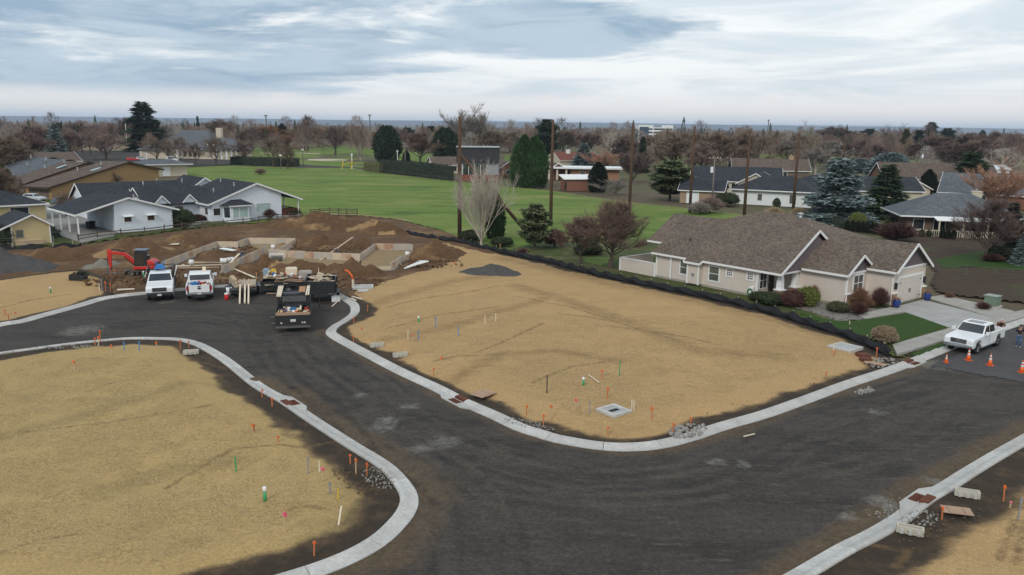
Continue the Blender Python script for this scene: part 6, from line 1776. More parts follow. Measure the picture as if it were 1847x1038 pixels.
for i in range(len(fl_) - 1):
    for k in range(nr - 1):
        a = i * nr + k
        b.f.append((a, a + nr, a + nr + 1, a + 1))
b.build('cloth', m_silt, sf, True, fix=False)
for i in range(0, len(fl_), 6):
    p = fl_[i]
    MB().box(p.x - .025, p.x + .025, p.y - .025, p.y + .025, .1, .95).build('stake', m_wood2, sf)
# the same black cloth at the far left, collapsed by the shed
sf2 = thing('silt_fence', 'collapsed black silt fence below the yellow shed at the left edge', 'fence', (0, 0, 0))
ln = smooth_line([(-64.5,96.85),(-61.37,98.45),(-57.81,98.29),(-56.54,99.77),(-55.49,101.74)], .5)
b = MB()
for i, p in enumerate(ln):
    h_ = .55 + .25 * math.sin(i * .8)
    b.v += [(p.x, p.y - .5, .1), (p.x + .1 * math.sin(i), p.y - .2, .1 + h_ * .6), (p.x, p.y, .1 + h_), (p.x, p.y + .5, .1)]
for i in range(len(ln) - 1):
    for k in range(3): b.f.append((i * 4 + k, i * 4 + k + 4, i * 4 + k + 5, i * 4 + k + 1))
b.build('cloth', m_silt, sf2, True, fix=False)
for i in range(0, len(ln), 5): MB().box(ln[i].x - .03, ln[i].x + .03, ln[i].y - .03, ln[i].y + .03, .1, 1.0).build('stake', m_wood2, sf2)
# ---- wooden rail fences
m_rail = mat('old_rail_wood', (.085, .062, .045), (.12, .09, .068), 3, .9)
def rail_fence(label, line, step, h=1.15, rails=(.45, .85), tilt=.0):
    t = thing('rail_fence', label, 'fence', (0, 0, 0))
    pts = smooth_line(line, step)
    for p in pts: MB().cbox((p.x, p.y, h / 2), (.14, .14, h), random.uniform(0, .5), random.uniform(-tilt, tilt), random.uniform(-tilt, tilt)).build('post', m_rail, t)
    for p, q in zip(pts[:-1], pts[1:]):
        for z in rails: MB().bar((p.x, p.y, z + random.uniform(-.05, .05)), (q.x, q.y, z + random.uniform(-.05, .05)), .06, .13).build('rail', m_rail, t)
    return t
rail_fence('split-rail fence in front of the white carport house', [(-58.35,106.01),(-57.86,107.64),(-56.79,110.5),(-54.07,112.48),(-51.92,115.68),(-49.75,120.36),(-47.49,122.62),(-44.71,125),(-42.15,128.18),(-39.77,133.88)], 3.3)
rail_fence('dark weathered rail fence standing on the dirt bank beside the green field', [(-34.71,136.08),(-31.55,138.98),(-29.12,137.54),(-26.83,138.64)], 1.9, 1.7, (.4, .8, 1.2, 1.5), .06)
rail_fence('low dark rail fence tail on the dirt bank crest', [(-40,134.67),(-37.7,136.59),(-35.12,137.72)], 2.2, 1.0, (.4, .8), .05)
# chain-link by the yellow shed and by the right-hand lawn
def chain_fence(label, line, h=1.2, step=3.0, m_=m_pipe, wire=.012):
    t = thing('wire_fence', label, 'fence', (0, 0, 0))
    pts = smooth_line(line, step)
    for p in pts: MB().tube([(p.x, p.y, 0), (p.x, p.y, h)], .035, 6).build('post', m_, t)
    wm = MB()
    for p, q in zip(pts[:-1], pts[1:]):
        wm.bar((p.x, p.y, h - .03), (q.x, q.y, h - .03), .03)
        for z in (.2, .5, .8): wm.bar((p.x, p.y, z * h), (q.x, q.y, z * h), wire)
    o = wm.build('wire', m_, t); o['kind'] = 'stuff'
chain_fence('thin wire fence in front of the yellow shed', [(-65.12,99.98),(-61.9,101.68),(-58.4,104.46)])
chain_fence('thin wire fence along the edge of the tilled plot at right', [(48.2,88.94),(52.18,88.19),(56.56,86.51),(58.63,84.75)], m_=m_steel)
chain_fence('thin wire fence between the far lawn and the tilled plot', [(53.56,106.42),(58.26,106.8),(65.9,110.94)], m_=m_steel)
chain_fence('wire fence along the foot of the long hedge', [(-45.55,267.99),(-17.66,230.14),(0.62,210.24)], 1.3, 8, m_steel)
chain_fence('wire fence across the field edge before the white ranch house', [(17.36,185.98),(35.15,160.43),(43.17,149.22)], 1.2, 8, m_steel)
# ---- tall poles of the driving-range net
m_pole = mat('creosoted_pole', (.12, .07, .042), (.055, .034, .022), 1.2, .9, stretch=(6, 6, .6), fine=.3)
POLES = [((-7.53,112.14,17.17,0.7087), 'leftmost tall bare pole behind the dirt bank'), ((6.14,128.73,17.01,0.8106), 'second tall pole from the left, right of the small pine'), ((21.48,146.76,16.84,0.9214), 'third tall pole, behind the reddish bare tree'),
         ((33.99,153,16.4,0.8531), 'fourth tall pole, rising behind the left end of the beige roof'), ((42.57,146.38,15.82,0.8169), 'fifth tall pole, rising over the dip in the beige roof'), ((54.3,154.38,15.52,0.8606), 'sixth tall pole, right of the white ranch house'), ((101.93,249.42,14.73,1.035), 'seventh and farthest tall pole, beside the blue spruce')]
for (x, y, h, w), lab in POLES:
    t = thing('utility_pole', lab, 'pole', (x, y, 0), group='tall driving-range poles')
    MB().tube([(0, 0, 0), (0, 0, h * .5), (.03, 0, h)], [.30, .26, .20], 10).build('shaft', m_pole, t, True)
    MB().tube([(0, 0, h), (0, 0, h + .1)], [.2, .12], 8).build('cap', m_steel, t)
# timber braces leaning on the two end poles
def brace(label, a, za, b_, zb):
    t = thing('pole_brace', label, 'pole', (a[0], a[1], 0))
    MB().tube([(0, 0, za), (b_[0] - a[0], b_[1] - a[1], zb)], [.26, .2], 8).build('shaft', m_pole, t, True)
    MB().tube([(0, 0, -.05), (0, 0, .35)], .34, 8).build('footing', m_conc, t)
p0 = POLES[0][0]
brace('diagonal timber brace leaning on the leftmost tall pole', (2.96,112.52), .1, (p0[0] + .2, p0[1]), 11.97)
p6 = POLES[6][0]
brace('diagonal timber brace leaning on the farthest tall pole', (52.62,143.07), .1, (p6[0], p6[1]), p6[2] * .62)
# service pole with crossarm and transformer, smaller posts
def service_pole(label, tr, trans=True):
    x, y, h, w = tr
    t = thing('service_pole', label, 'pole', (x, y, 0))
    m_ = mat('grey_pole', (.22, .195, .17), (.16, .14, .12), 1.5, .9)
    MB().tube([(0, 0, 0), (0, 0, h)], [.2, .14], 8).build('shaft', m_, t, True)
    MB().cbox((0, -.15, h - .5), (2.6, .12, .14)).build('crossarm', m_, t)
    for k in (-1.1, -.4, .5, 1.1): MB().tube([(k, -.15, h - .43), (k, -.15, h - .2)], .06, 6).build('insulator', m_trim, t)
    if trans: MB().tube([(-.5, -.2, h - 3.4), (-.5, -.2, h - 2.2)], .32, 10).build('transformer', m_whiteb, t)
service_pole('grey service pole with crossarm and white transformer right of the fourth tall pole', (41.94,168.11,10.39,0.5847))
service_pole('service pole with lamp beyond the long brown-roofed house', (148.6,292.62,9.94,0.8077))
service_pole('plain grey service pole left of the hedge end by the golf course', (-41.63,309.24,8.39,0.8531), False)
fp = thing('flagpole', 'white flagpole in front of the clubhouse', 'flagpole', (-215.17,449.38))
fh = 14.21
MB().tube([(0, 0, 0), (0, 0, fh)], [.22, .15], 8).build('shaft', m_trim, fp, True)
MB().ball((0, 0, fh + .1), .3).build('finial', m_trim, fp, True)
for tr, lab in (((-113.1,637.29,23.05,0.8743), 'slender mast rising above the tree line left of centre'), ((262.63,840.21,25.32,1.151), 'slender mast on the skyline right of the fifth pole'), ((-182.95,599.56,21.3,0.8228), 'thin aerial mast above the brown trees at left')):
    t = thing('mast', lab, 'mast', (tr[0], tr[1], 0))
    MB().tube([(0, 0, 0), (0, 0, tr[2])], .45, 6).build('shaft', m_steel, t)
    MB().cbox((0, 0, tr[2]), (2.4, .8, .8)).build('head', m_steel, t)
# small things by the golf road
for c, lab, h_ in (((-58.86,292.96), 'white sign post beside the golf road', 5.0), ((-48.31,334.97), 'thin white marker post on the fairway', 5.0), ((-80.55,307.97), 'dark lamp post at the end of the low hedge', 6.0), ((-80.15,276.97), 'lamp post on the field by the parking row', 5.0)):
    t = thing('sign_post', lab, 'post', c)
    MB().tube([(0, 0, 0), (0, 0, h_)], .16, 6).build('shaft', m_trim if 'white' in lab else m_steel, t)
    MB().cbox((0, 0, h_ + .2), (.7, .4, .5)).build('head', m_trim, t)
by_ = thing('bollard_gate', 'yellow barrier posts at the golf road crossing', 'barrier', (-60.04,288.89), .3)
for x in (-1.6, 1.6): MB().tube([(x, 0, 0), (x + .5, 0, 3.0)], .2, 8).build('post', m_yellowp, by_)
MB().bar((-1.4, 0, 1.6), (1.8, 0, 2.6), .18).build('arm', m_yellowp, by_)
# ---- storm drains: apron, rusty grate and hood set in the kerb
def drain(label, c, ang, nrm, hood=True):
    """ang: direction of the kerb, nrm: +1/-1 side on which the road lies"""
    t = thing('storm_drain', label, 'drain', (c[0], c[1], 0), ang)
    s = nrm
    ap = [(-2.2, .05 * s), (-1.0, .62 * s), (1.0, .62 * s), (2.2, .05 * s), (2.2, -.35 * s), (-2.2, -.35 * s)]
    MB().prism(ap, -.05, .112, 'z').build('apron', m_conc, t)
    g = MB().box(-.45, .45, *sorted((.10 * s, .50 * s)), .10, .125).build('grate_frame', m_rust, t)
    for k in range(7): MB().box(-.42 + k * .13, -.36 + k * .13, *sorted((.13 * s, .47 * s)), .125, .14).build('bar', m_rust, g)
    MB().prism([(-.5, .1), (.5, .1), (.42, .27), (-.42, .27)], *sorted((.02 * s, -.36 * s))).build('hood', m_rust, t, bevel=.02)
def dir_at(line, c):
    i = min(range(1, len(line) - 1), key=lambda k: (line[k] - Vector(c)).length)
    d = line[i + 1] - line[i - 1]
    return math.atan2(d.y, d.x), line[i]
for px_, ln, lab, nrm in (((-2.9,44.57), LB, 'rusty storm drain in the kerb at the left side of the centre lot', -1), ((-12.78,43.83), LA, 'rusty storm drain in the kerb of the lower left lot', 1),
                          ((18.35,32.63), LC, 'rusty storm drain in the lower right kerb', -1), ((27.91,53.7), LB, 'rusty storm drain near the end of the silt fence', -1)):
    a_, p_ = dir_at(ln, px_)
    drain(lab, (p_.x, p_.y), a_, nrm)
# ---- concrete vaults with lids
def vault(label, c, rot, sz=(1.45, 1.45), lid=True):
    t = thing('utility_vault', label, 'vault', (c[0], c[1], .22), rot)
    a, b_ = sz[0] / 2, sz[1] / 2
    fr = MB()
    fr.box(-a, a, -b_, -b_ + .22, 0, .22).box(-a, a, b_ - .22, b_, 0, .22).box(-a, -a + .22, -b_ + .22, b_ - .22, 0, .218).box(a - .22, a, -b_ + .22, b_ - .22, 0, .218)
    fr.build('frame', m_conc2, t)
    MB().box(-a + .22, a - .22, -b_ + .22, b_ - .22, 0, .17).build('lid', mat('grey_lid', (.40, .41, .40), (.33, .34, .33), 2, .8), t)
    if not lid: MB().box(-.34, .34, -.16, .16, .17, .175).build('opening', m_dark, t)
vault('square concrete vault with dark opening on the centre lot corner', (5.83,42.6), R(38), lid=False)
vault('square concrete vault with flat lid at the right end of the centre lot', (24.59,56.62), R(38), (1.8, 1.8))
vault('square concrete vault right of the dump trailer', (-14.63,76.63), R(10), (2.0, 1.6))
pz = MB().box(-1.2, -.2, -.35, .35, 0, .12).build('concrete_slab', m_conc2, None, loc=(*(-13.65,75.1), .25), rz=.2); setp(pz, 'small concrete slab beside the vault right of the dump trailer', 'slab')
# ---- concrete pier blocks by the kerbs
def block(label, c, rot):
    t = thing('concrete_block', label, 'block', (c[0], c[1], .14), rot)
    fr = MB().box(-.5, .5, -.18, -.10, 0, .28).box(-.5, .5, .10, .18, 0, .28).box(-.5, -.42, -.1, .1, 0, .28).box(.42, .5, -.1, .1, 0, .28).box(-.42, .42, -.1, .1, 0, .1)
    fr.build('shell', mat('pale_block', (.48, .45, .38), (.4, .37, .31), 3, .9), t)
    for x in (-.3, 0, .3): MB().box(x - .06, x + .06, -.24, -.18, 0, .2).build('foot', m_conc2, t)
block('pale hollow block behind the lower right kerb, nearer one', (16.15,29.52), R(-25))
block('pale hollow block behind the lower right kerb, beyond the drain', (20.33,32.9), R(-22))
block('pale block behind the centre kerb, upper of two', (-9.78,55.94), R(20))
block('pale block behind the centre kerb, lower of two', (-7.74,53.49), R(25))
block('pale slab block at the lower left lot tip', (-22.35,53.52), R(15))
# ---- plywood covers
for c, sz, rot, lab, z in (((-1.63,45.4), (1.3, 1.0), R(50), 'reddish plywood cover behind the centre kerb drain', .30), ((18.9,31.12), (1.15, .7), R(-15), 'reddish plywood board on the lower right lot', .32), ((25.1,52.79), (1.4, .6), R(-40), 'brown board beside the right-hand drain', .28),
                           ((-22.54,74.05), (1.5, .5), R(5), 'brown board under the utility trailer', .12)):
    t = thing('plywood_cover', lab, 'plywood', (c[0], c[1], z), rot)
    MB().box(-sz[0] / 2, sz[0] / 2, -sz[1] / 2, sz[1] / 2, 0, .03).build('sheet', m_ply, t)
    for x in (-.3, .3): MB().box(x - .04, x + .04, -sz[1] / 2 + .05, sz[1] / 2 - .05, .03, .06).build('batten', m_ply, t)
for c, r_, lab in (((25.12,54.79), .55, 'upper rusty manhole ring at the right end of the centre lot'), ((24.84,53.7), .45, 'lower rusty manhole ring at the right end of the centre lot')):
    t = MB().tube([(0, 0, 0), (0, 0, .12)], r_, 18).tube([(0, 0, .12), (0, 0, .16)], r_ * .75, 18).build('manhole_ring', m_rust, None, loc=(*c, .24)); setp(t, lab, 'manhole')
# ---- survey stakes, laths and marker pipes
m_stake = mat('stake_lath', (.50, .36, .22), (.44, .31, .18), 3, .85)
m_or = mat('fluorescent_orange', (.80, .15, .03), (.7, .12, .03), 4, .7)
m_of = mat('faded_orange', (.52, .17, .065), (.45, .15, .06), 4, .8)
m_pk = mat('fluorescent_pink', (.85, .12, .22), (.75, .1, .2), 4, .7)
m_gp = mat('green_pipe', (.05, .34, .13), (.04, .27, .1), 3, .45)
m_bp = mat('blue_stake_paint', (.08, .24, .46), (.07, .2, .4), 3, .6)
m_gs = mat('grey_stake', (.26, .27, .29), (.2, .21, .23), 3, .8)
def stake(c, h, kind, lab, tilt=0.0, w=.055):
    h = h * (.75 if kind == 'pipe' else .82)
    t = thing('survey_stake' if kind != 'pipe' else 'marker_pipe', lab, 'stake' if kind != 'pipe' else 'pipe', (c[0], c[1], .2), random.uniform(-.3, .3))
    t.rotation_euler.x = random.uniform(-.04, .04); t.rotation_euler.y = tilt + random.uniform(-.04, .04)
    if kind == 'pipe':
        MB().tube([(0, 0, 0), (0, 0, h * .72)], .075, 10).build('pipe', m_gp, t, True)
        MB().tube([(0, 0, h * .72), (0, 0, h)], .08, 10).build('cap', m_trim, t, True)
        return t
    m_ = {'o': m_stake, 'p': m_stake, 'b': m_bp, 'g': m_gs, 'w': m_wood3, 'G': m_gp, 'y': m_yellowp, 'k': m_plast, 'O': m_of}[kind]
    MB().box(-w / 2, w / 2, -.025, .025, -.2, h).build('lath', m_, t)
    if kind in 'opO':
        MB().box(-w / 2 - .015, w / 2 + .015, -.045, .045, h * .80, h * .98).build('flagging', m_pk if kind == 'p' else m_or, t)
        MB().add([(w / 2, 0, h * .92), (w / 2 + .07, .03, h * .86), (w / 2 + .06, .02, h * .7), (w / 2 + .01, .05, h * .74)], [(0, 1, 2, 3)]).build('ribbon', m_pk if kind == 'p' else m_of, t)
    elif kind in 'bg':
        MB().box(-w / 2 - .01, w / 2 + .01, -.035, .035, h * .75, h * 1.0).build('tip', m_, t)
    return t
ST = [
 ((4.5,47.17), .85, 'pipe', 'white-capped green pipe stub in the middle of the centre lot'), ((-7.55,62.79), .8, 'pipe', 'white-capped green pipe stub at the upper left of the centre lot'),
 ((-10.36,31.29), .95, 'pipe', 'white-capped green pipe stub at the bottom of the lower left lot'), ((-43,72.56), .8, 'pipe', 'white-capped green pipe stub on the upper left lot'), ((-37.95,80.55), .95, 'pipe', 'white-capped green pipe stub behind the front-facing pickup'),
 ((7.02,49.37), 1.3, 'G', 'tall green marker stake on the centre lot'), ((-12.57,34.17), 1.0, 'G', 'green marker stake on the lower left lot'),
 ((-5.99,61.09), 1.2, 'b', 'blue stake left of its blue twin on the centre lot'), ((-4.01,58.36), 1.1, 'b', 'blue stake right of its twin on the centre lot'),
 ((-6.91,57.28), 1.0, 'b', 'pale blue lath in the row of three on the centre lot'), ((-7.71,57.4), 1.0, 'w', 'pale lath in the row of three on the centre lot'), ((-7.28,56.96), .8, 'o', 'orange-tipped lath in the row of three on the centre lot'),
 ((-2.13,62.34), 1.0, 'w', 'left of two thin laths at the top of the centre lot'), ((-1.3,63.11), 1.0, 'w', 'right of two thin laths at the top of the centre lot'),
 ((-4.56,50.43), 1.1, 'o', 'orange-flagged lath on the left rim of the centre lot'), ((2.17,45.64), 1.5, 'k', 'dark pipe stake standing on the centre lot'),
 ((5.81,48.75), .8, 'O', 'orange flag right of the white-capped pipe on the centre lot'), ((5.71,44.79), 1.0, 'O', 'orange lath above the dark-opened vault'), ((3.64,42.52), 1.1, 'p', 'pink-flagged lath left of the dark-opened vault'),
 ((4.42,42.2), 1.0, 'g', 'grey lath beside the dark-opened vault'), ((6.86,42.81), .9, 'w', 'pale lath right of the dark-opened vault'), ((6.99,42.82), .85, 'w', 'second pale lath right of the dark-opened vault'), ((7.78,41.56), 1.0, 'O', 'orange lath right of the vault on the centre lot'),
 ((2.22,41.62), 1.0, 'o', 'orange-flagged lath above the near kerb bend of the centre lot'), ((0.89,42.43), .6, 'O', 'short orange stake above the near kerb bend'), ((1.79,40.78), .7, 'O', 'crossed orange stake near the kerb bend'), ((5.13,39.48), .5, 'O', 'short orange stake behind the kerb at the lot corner'),
 ((8.56,39.59), .8, 'O', 'orange stake left of the rubble behind the right kerb'), ((9.76,40.8), .6, 'O', 'orange stake right of the rubble behind the right kerb'), ((20.64,50.03), .4, 'O', 'tiny orange stake on the right rim of the centre lot'),
 ((23.11,55.12), 1.1, 'w', 'pale lath beside the flat-lidded vault'), ((22.87,54.42), .6, 'O', 'orange flag beside the flat-lidded vault'), ((26.09,54.84), .8, 'O', 'orange-red stake by the end of the silt fence'),
 ((-12.47,67.03), .6, 'O', 'orange stake at the cul-de-sac end of the centre lot'), ((-12.88,63.07), .5, 'O', 'orange stake inside the cul-de-sac kerb bend'), ((-11.39,58.48), .9, 'o', 'flagged lath near the kerb S-bend of the centre lot'), ((-11.73,57.21), .5, 'O', 'short stake at the kerb S-bend'), ((-4.99,49.23), .6, 'O', 'stubby orange stake behind the centre kerb'),
 ((-15.55,76.3), 1.0, 'w', 'pale stake under the red riser right of the dump trailer'), ((-20.22,81.73), 1.3, 'w', 'pale lath standing on the dirt heap behind the trailers'), ((-6.49,88.26), 1.0, 'o', 'pink-tipped lath below the dirt heap beside the foundation'), ((-1.61,102.42), 1.0, 'o', 'pale stake at the silt fence above the gravel pile'),
 ((-26.3,80.42), .9, 'o', 'orange-tipped lath behind the left trailer'), ((-42.01,81.82), .7, 'O', 'left of two orange stakes by the digger bucket'), ((-41.56,81.85), .7, 'O', 'right of two orange stakes by the digger bucket'),
 ((-38.96,74.07), 1.4, 'g', 'tall grey lath at the upper kerb left of the pickups'), ((-39.21,74.05), .9, 'w', 'pale lath at the upper kerb left of the pickups'), ((-38.65,74.09), 1.1, 'O', 'orange lath beside the tall grey lath'), ((-38.07,73.87), .9, 'O', 'leaning orange lath at the upper kerb'),
 ((-40.49,62.2), .6, 'O', 'orange stake at the left end of the upper lot'), ((-41.79,63.84), .6, 'O', 'second orange stake at the left end of the upper lot'), ((-40.38,62.95), .6, 'o', 'stubby stake on the kerb edge of the upper left lot'),
 ((-27.79,48.53), 1.1, 'o', 'crossed orange-flagged lath on the lower left lot'), ((-27.34,52.49), 1.0, 'o', 'orange-tipped lath near the upper kerb of the lower left lot'), ((-29.2,54.33), 1.1, 'o', 'left of two tall laths by the kerb of the lower left lot'), ((-30.1,56.34), 1.0, 'O', 'right of two tall orange laths by the kerb of the lower left lot'), ((-30.05,55.45), .6, 'O', 'short pink-orange stake by the same kerb'),
 ((-27.03,53.59), .9, 'b', 'left blue-grey stake on the lower left lot'), ((-26.01,53.64), .95, 'b', 'right blue-grey stake on the lower left lot'), ((-24.79,53.69), .9, 'o', 'flagged lath right of the blue-grey stakes'), ((-23.52,54.59), .8, 'O', 'orange lath at the tip of the lower left lot'), ((-23.17,55.18), .5, 'O', 'short orange stake beside the slab block'),
 ((-13.3,39.02), .6, 'O', 'small orange flag high on the lower left lot'), ((-13.34,38.87), .7, 'o', 'flag lath above the rim of the lower left lot'), ((-11.65,37.62), .55, 'O', 'orange stake in the middle of the lower left lot'), ((-14.69,44.81), .5, 'O', 'orange stake left of the lower drain'), ((-13.63,43.25), .5, 'O', 'orange stake beside the lower drain'),
 ((-9.22,33.97), 1.1, 'g', 'grey lath on the rim of the lower left lot'), ((-8.75,34.22), .75, 'w', 'white lath tip on the lower left lot'), ((-8.38,33.2), 1.0, 'p', 'pink-topped lath on the rim of the lower left lot'), ((-8.75,28.68), 1.2, 'p', 'pink-topped lath at the bottom of the lower left lot'), ((-7.76,31.97), .8, 'g', 'short grey stake beside the yellow marker'), ((-7.32,31.52), .7, 'y', 'yellow marker stake on the rim of the lower left lot'),
 ((-7.14,34.51), .8, 'o', 'flagged lath by the rubble at the lower left rim'), ((-6.59,34.29), .65, 'O', 'orange stake in the rubble at the lower left rim'), ((-7.62,35.6), .45, 'O', 'small orange stake behind the lower left kerb'), ((-7.3,27.28), .6, 'O', 'orange stake near the bottom kerb bend'),
 ((21.66,32.41), .85, 'O', 'orange-flagged lath on the lower right lot'), ((18.07,30.72), .6, 'O', 'orange stake beside the plywood board at lower right'), ((21.06,30.42), 1.3, 'g', 'grey stake at the right edge of the lower right lot'), ((21.46,31.63), .4, 'p', 'pink flag at the right edge of the lower right lot'),
 ((28.06,64.24), .4, 'w', 'small pale stake at the lawn edge by the silt fence'),
]
for c, h, k, lab in ST: stake(c, h, k, lab)
# red corrugated riser on a white stub
rr = thing('riser_pipe', 'bent red pipe on a pale post right of the dump trailer', 'pipe', (*(-15.6,76.57), .2))
MB().tube([(0, 0, 0), (0, 0, .9)], .12, 8).build('post', m_wood3, rr)
MB().tube([(0, 0, .85), (-.12, 0, 1.3), (-.45, .1, 1.65), (-.8, .2, 1.8)], .09, 8).build('pipe', m_or, rr, True)
# ---- traffic cones
_cone = None
for c, h, lab in (((30.61,53.94), .62, 'smallest traffic cone, left end of the row before the white pickup'), ((32.52,54.57), .85, 'second traffic cone, just below the pickup bumper'), ((33.37,53.4), .85, 'third traffic cone, right of the pickup wheel'), ((34.58,51.8), .85, 'fourth traffic cone at the right edge')):
    t = thing('traffic_cone', lab, 'cone', (c[0], c[1], .08), group='traffic cones across the street')
    s = h / .85
    b0 = MB().box(-.2 * s, .2 * s, -.2 * s, .2 * s, 0, .04).build('base', m_or, t)
    MB().tube([(0, 0, .04), (0, 0, h * .45)], [.155 * s, .10 * s], 14).tube([(0, 0, h * .6), (0, 0, h * .7)], [.079 * s, .066 * s], 14).tube([(0, 0, h * .85), (0, 0, h)], [.045 * s, .028 * s], 14).build('cone', m_or, t, True)
    MB().tube([(0, 0, h * .45), (0, 0, h * .6)], [.103 * s, .082 * s], 14).build('band', m_trim, t, True)
    MB().tube([(0, 0, h * .7), (0, 0, h * .85)], [.068 * s, .048 * s], 14).build('band', m_trim, t, True)
# ---- things by the beige house
tb = thing('transformer_box', 'green utility transformer box on a pad right of the driveway', 'utility box', (*(44.51,72.16), .12), R(38))
MB().box(-.75, .75, -.65, .65, 0, .14).build('pad', m_conc2, tb)
MB().prism([(-.55, .14), (.5, .14), (.5, .95), (.35, 1.05), (-.55, 1.05)], -.55, .55, 'x').build('cabinet', mat('utility_green', (.17, .23, .17), (.14, .19, .14), 2, .6), tb, bevel=.02)
MB().box(-.6, .6, -.6, .6, 1.05, 1.10).build('lid', mat('utility_green_pale', (.27, .33, .29), (.23, .28, .25), 2, .6), tb)
for c, lab in (((34.98,70.72), 'blue glazed pot with dry plant left of the garage door'), ((39.42,73.99), 'blue glazed pot with dry plant right of the garage door')):
    t = thing('plant_pot', lab, 'plant pot', (*c, .26))
    MB().tube([(0, 0, 0), (0, 0, .15), (0, 0, .5), (0, 0, .65), (0, 0, .72)], [.2, .28, .38, .30, .33], 16).build('pot', mat('cobalt_glaze', (.02, .045, .20), (.015, .035, .15), 2, .2, spec=.6), t, True)
    b = MB()
    for k in range(60):
        a = random.uniform(0, 6.28); e = random.uniform(.3, 1.2); l = random.uniform(.25, .55)
        p = Vector((.15 * math.cos(a), .15 * math.sin(a), .68)); q = p + Vector((math.cos(a) * math.cos(e), math.sin(a) * math.cos(e), math.sin(e))) * l
        s_ = Vector((-math.sin(a), math.cos(a), 0)) * .025
        b.add([p - s_, p + s_, q], [(0, 1, 2)])
    b.build('dry_plant', mat('dry_stem', (.26, .13, .075), (.2, .10, .06), 4, .9), t, fix=False)
# wheeled bins
def bin_(label, c, rot=0.0):
    t = thing('wheeled_bin', label, 'bin', (*c, .2), rot)
    MB().hexa([(-.26, -.3, .08), (.26, -.3, .08), (.26, .25, .08), (-.26, .25, .08), (-.33, -.38, 1.05), (.33, -.38, 1.05), (.33, .36, 1.05), (-.33, .36, 1.05)]).build('body', m_plast, t, bevel=.03)
    MB().prism([(-.4, 1.05), (.4, 1.05), (.4, 1.1), (0, 1.16), (-.4, 1.1)], -.35, .35, 'x').build('lid', m_plast, t, bevel=.01)
    for s in (-1, 1): MB().tube([(s * .3 - .03, .3, .12), (s * .3 + .03, .3, .12)], .12, 12).build('wheel', m_tyre, t)
bin_('black wheeled bin in the carport of the white house, left one', (-63.07,117.75), .3); bin_('black wheeled bin in the carport of the white house, right one', (-62.83,118.42), .2)
bin_('first black bin outside the townhouse garages', (-102.9,174.24), .3); bin_('second black bin outside the townhouse garages', (-103,175.66), .3); bin_('third black bin beside the townhouse drive', (-110.44,180.52), .3); bin_('fourth black bin beside the townhouse drive', (-110.49,182.07), .3)
ac = thing('air_conditioner', 'grey air-conditioning unit by the wall of the bay-window house', 'air conditioner', (*(-44.37,134.19), .1), R(42))
MB().box(-.55, .55, -.55, .55, 0, 1.3).build('cabinet', mat('ac_grey', (.24, .26, .28), (.2, .22, .24), 3, .6), ac, bevel=.03)
for k in range(6): MB().box(-.5, .5, -.58, -.55, .2 + k * .17, .27 + k * .17).build('louvre', m_steel, ac)
pn = thing('picnic_bench', 'brown wooden bench stack against the yellow shed', 'bench', (*(-63,102.57), .1), R(42))
MB().box(-1.6, 1.6, -.5, .5, .5, .62).build('top', m_wood, pn); MB().box(-1.6, 1.6, -.75, -.68, .1, .5).build('front_board', m_wood, pn)
for x in (-1.3, 1.3): MB().box(x - .06, x + .06, -.4, .4, 0, .5).build('leg', m_wood2, pn)
# ---- rubble of broken concrete and clods
m_rub = mat('broken_concrete', (.33, .32, .30), (.2, .19, .17), 3, .9)
def rubble(name, lab, c, r, n, smin, smax, m_, ang=0.0, asp=.5, z=.2, inside=None):
    b = MB(); rg = random.Random(int(c[0] * 100 + c[1]))
    for k in range(n):
        a = rg.uniform(0, 6.28); q = r * math.sqrt(rg.random())
        x, y = q * math.cos(a), q * math.sin(a) * asp
        x, y = x * math.cos(ang) - y * math.sin(ang), x * math.sin(ang) + y * math.cos(ang)
        s = rg.uniform(smin, smax)
        if inside and sdist(np.array([c[0] + x]), np.array([c[1] + y]), inside)[0] < .5: continue
        m = Matrix.Translation((x, y, s * .25)) @ Matrix.Rotation(rg.uniform(0, 6.28), 4, 'Z') @ Matrix.Rotation(rg.uniform(-.5, .5), 4, 'X')
        j = lambda: rg.uniform(.7, 1.2) * s / 2
        b.hexa([m @ Vector(p) for p in ((-j(), -j(), -s * .3), (j(), -j(), -s * .3), (j(), j(), -s * .3), (-j(), j(), -s * .3), (-j() * .7, -j() * .7, s * .3), (j() * .7, -j() * .7, s * .3), (j() * .7, j() * .7, s * .3), (-j() * .7, j() * .7, s * .3))])
    o = b.build(name, m_, None, fix=False, loc=(c[0], c[1], z)); o['kind'] = 'stuff'; o['label'] = lab; o['category'] = 'rubble'
    return o
rubble('rubble', 'grey broken concrete behind the right kerb of the centre lot', (9.46,40.08), 1.4, 80, .05, .24, m_rub, R(35))
rubble('rubble', 'grey concrete crumbs behind the lower left kerb bend', (-5.95,33.84), 1.3, 150, .02, .08, m_rub, R(-60))
rubble('rubble', 'grey crumbs behind the near kerb bend of the centre lot', (1.04,40.75), 1.6, 120, .02, .08, m_rub, R(-30), .3)
rubble('rubble', 'concrete crumbs on the asphalt before the lower right drain', (16.57,31.86), 1.6, 90, .02, .08, m_rub, R(35), .5, .07)
rubble('rubble', 'concrete crumbs behind the lower right drain', (16.99,30.55), 1.2, 120, .02, .08, m_rub, R(35), .5)
rubble('rubble', 'scattered clods of grey on the far side of the right road', (22.14,47.53), 1.0, 50, .04, .18, m_rub, R(38), .4, .07)
rubble('rubble', 'grey crumbs beside the silt fence end', (25.75,53.21), 1.6, 90, .04, .16, m_rub, R(38), .5)
rubble('rubble', 'grey stones on the lower left kerb side near the tip', (-31.77,54.79), 2.5, 60, .04, .14, m_rub, R(10), .2, .16)
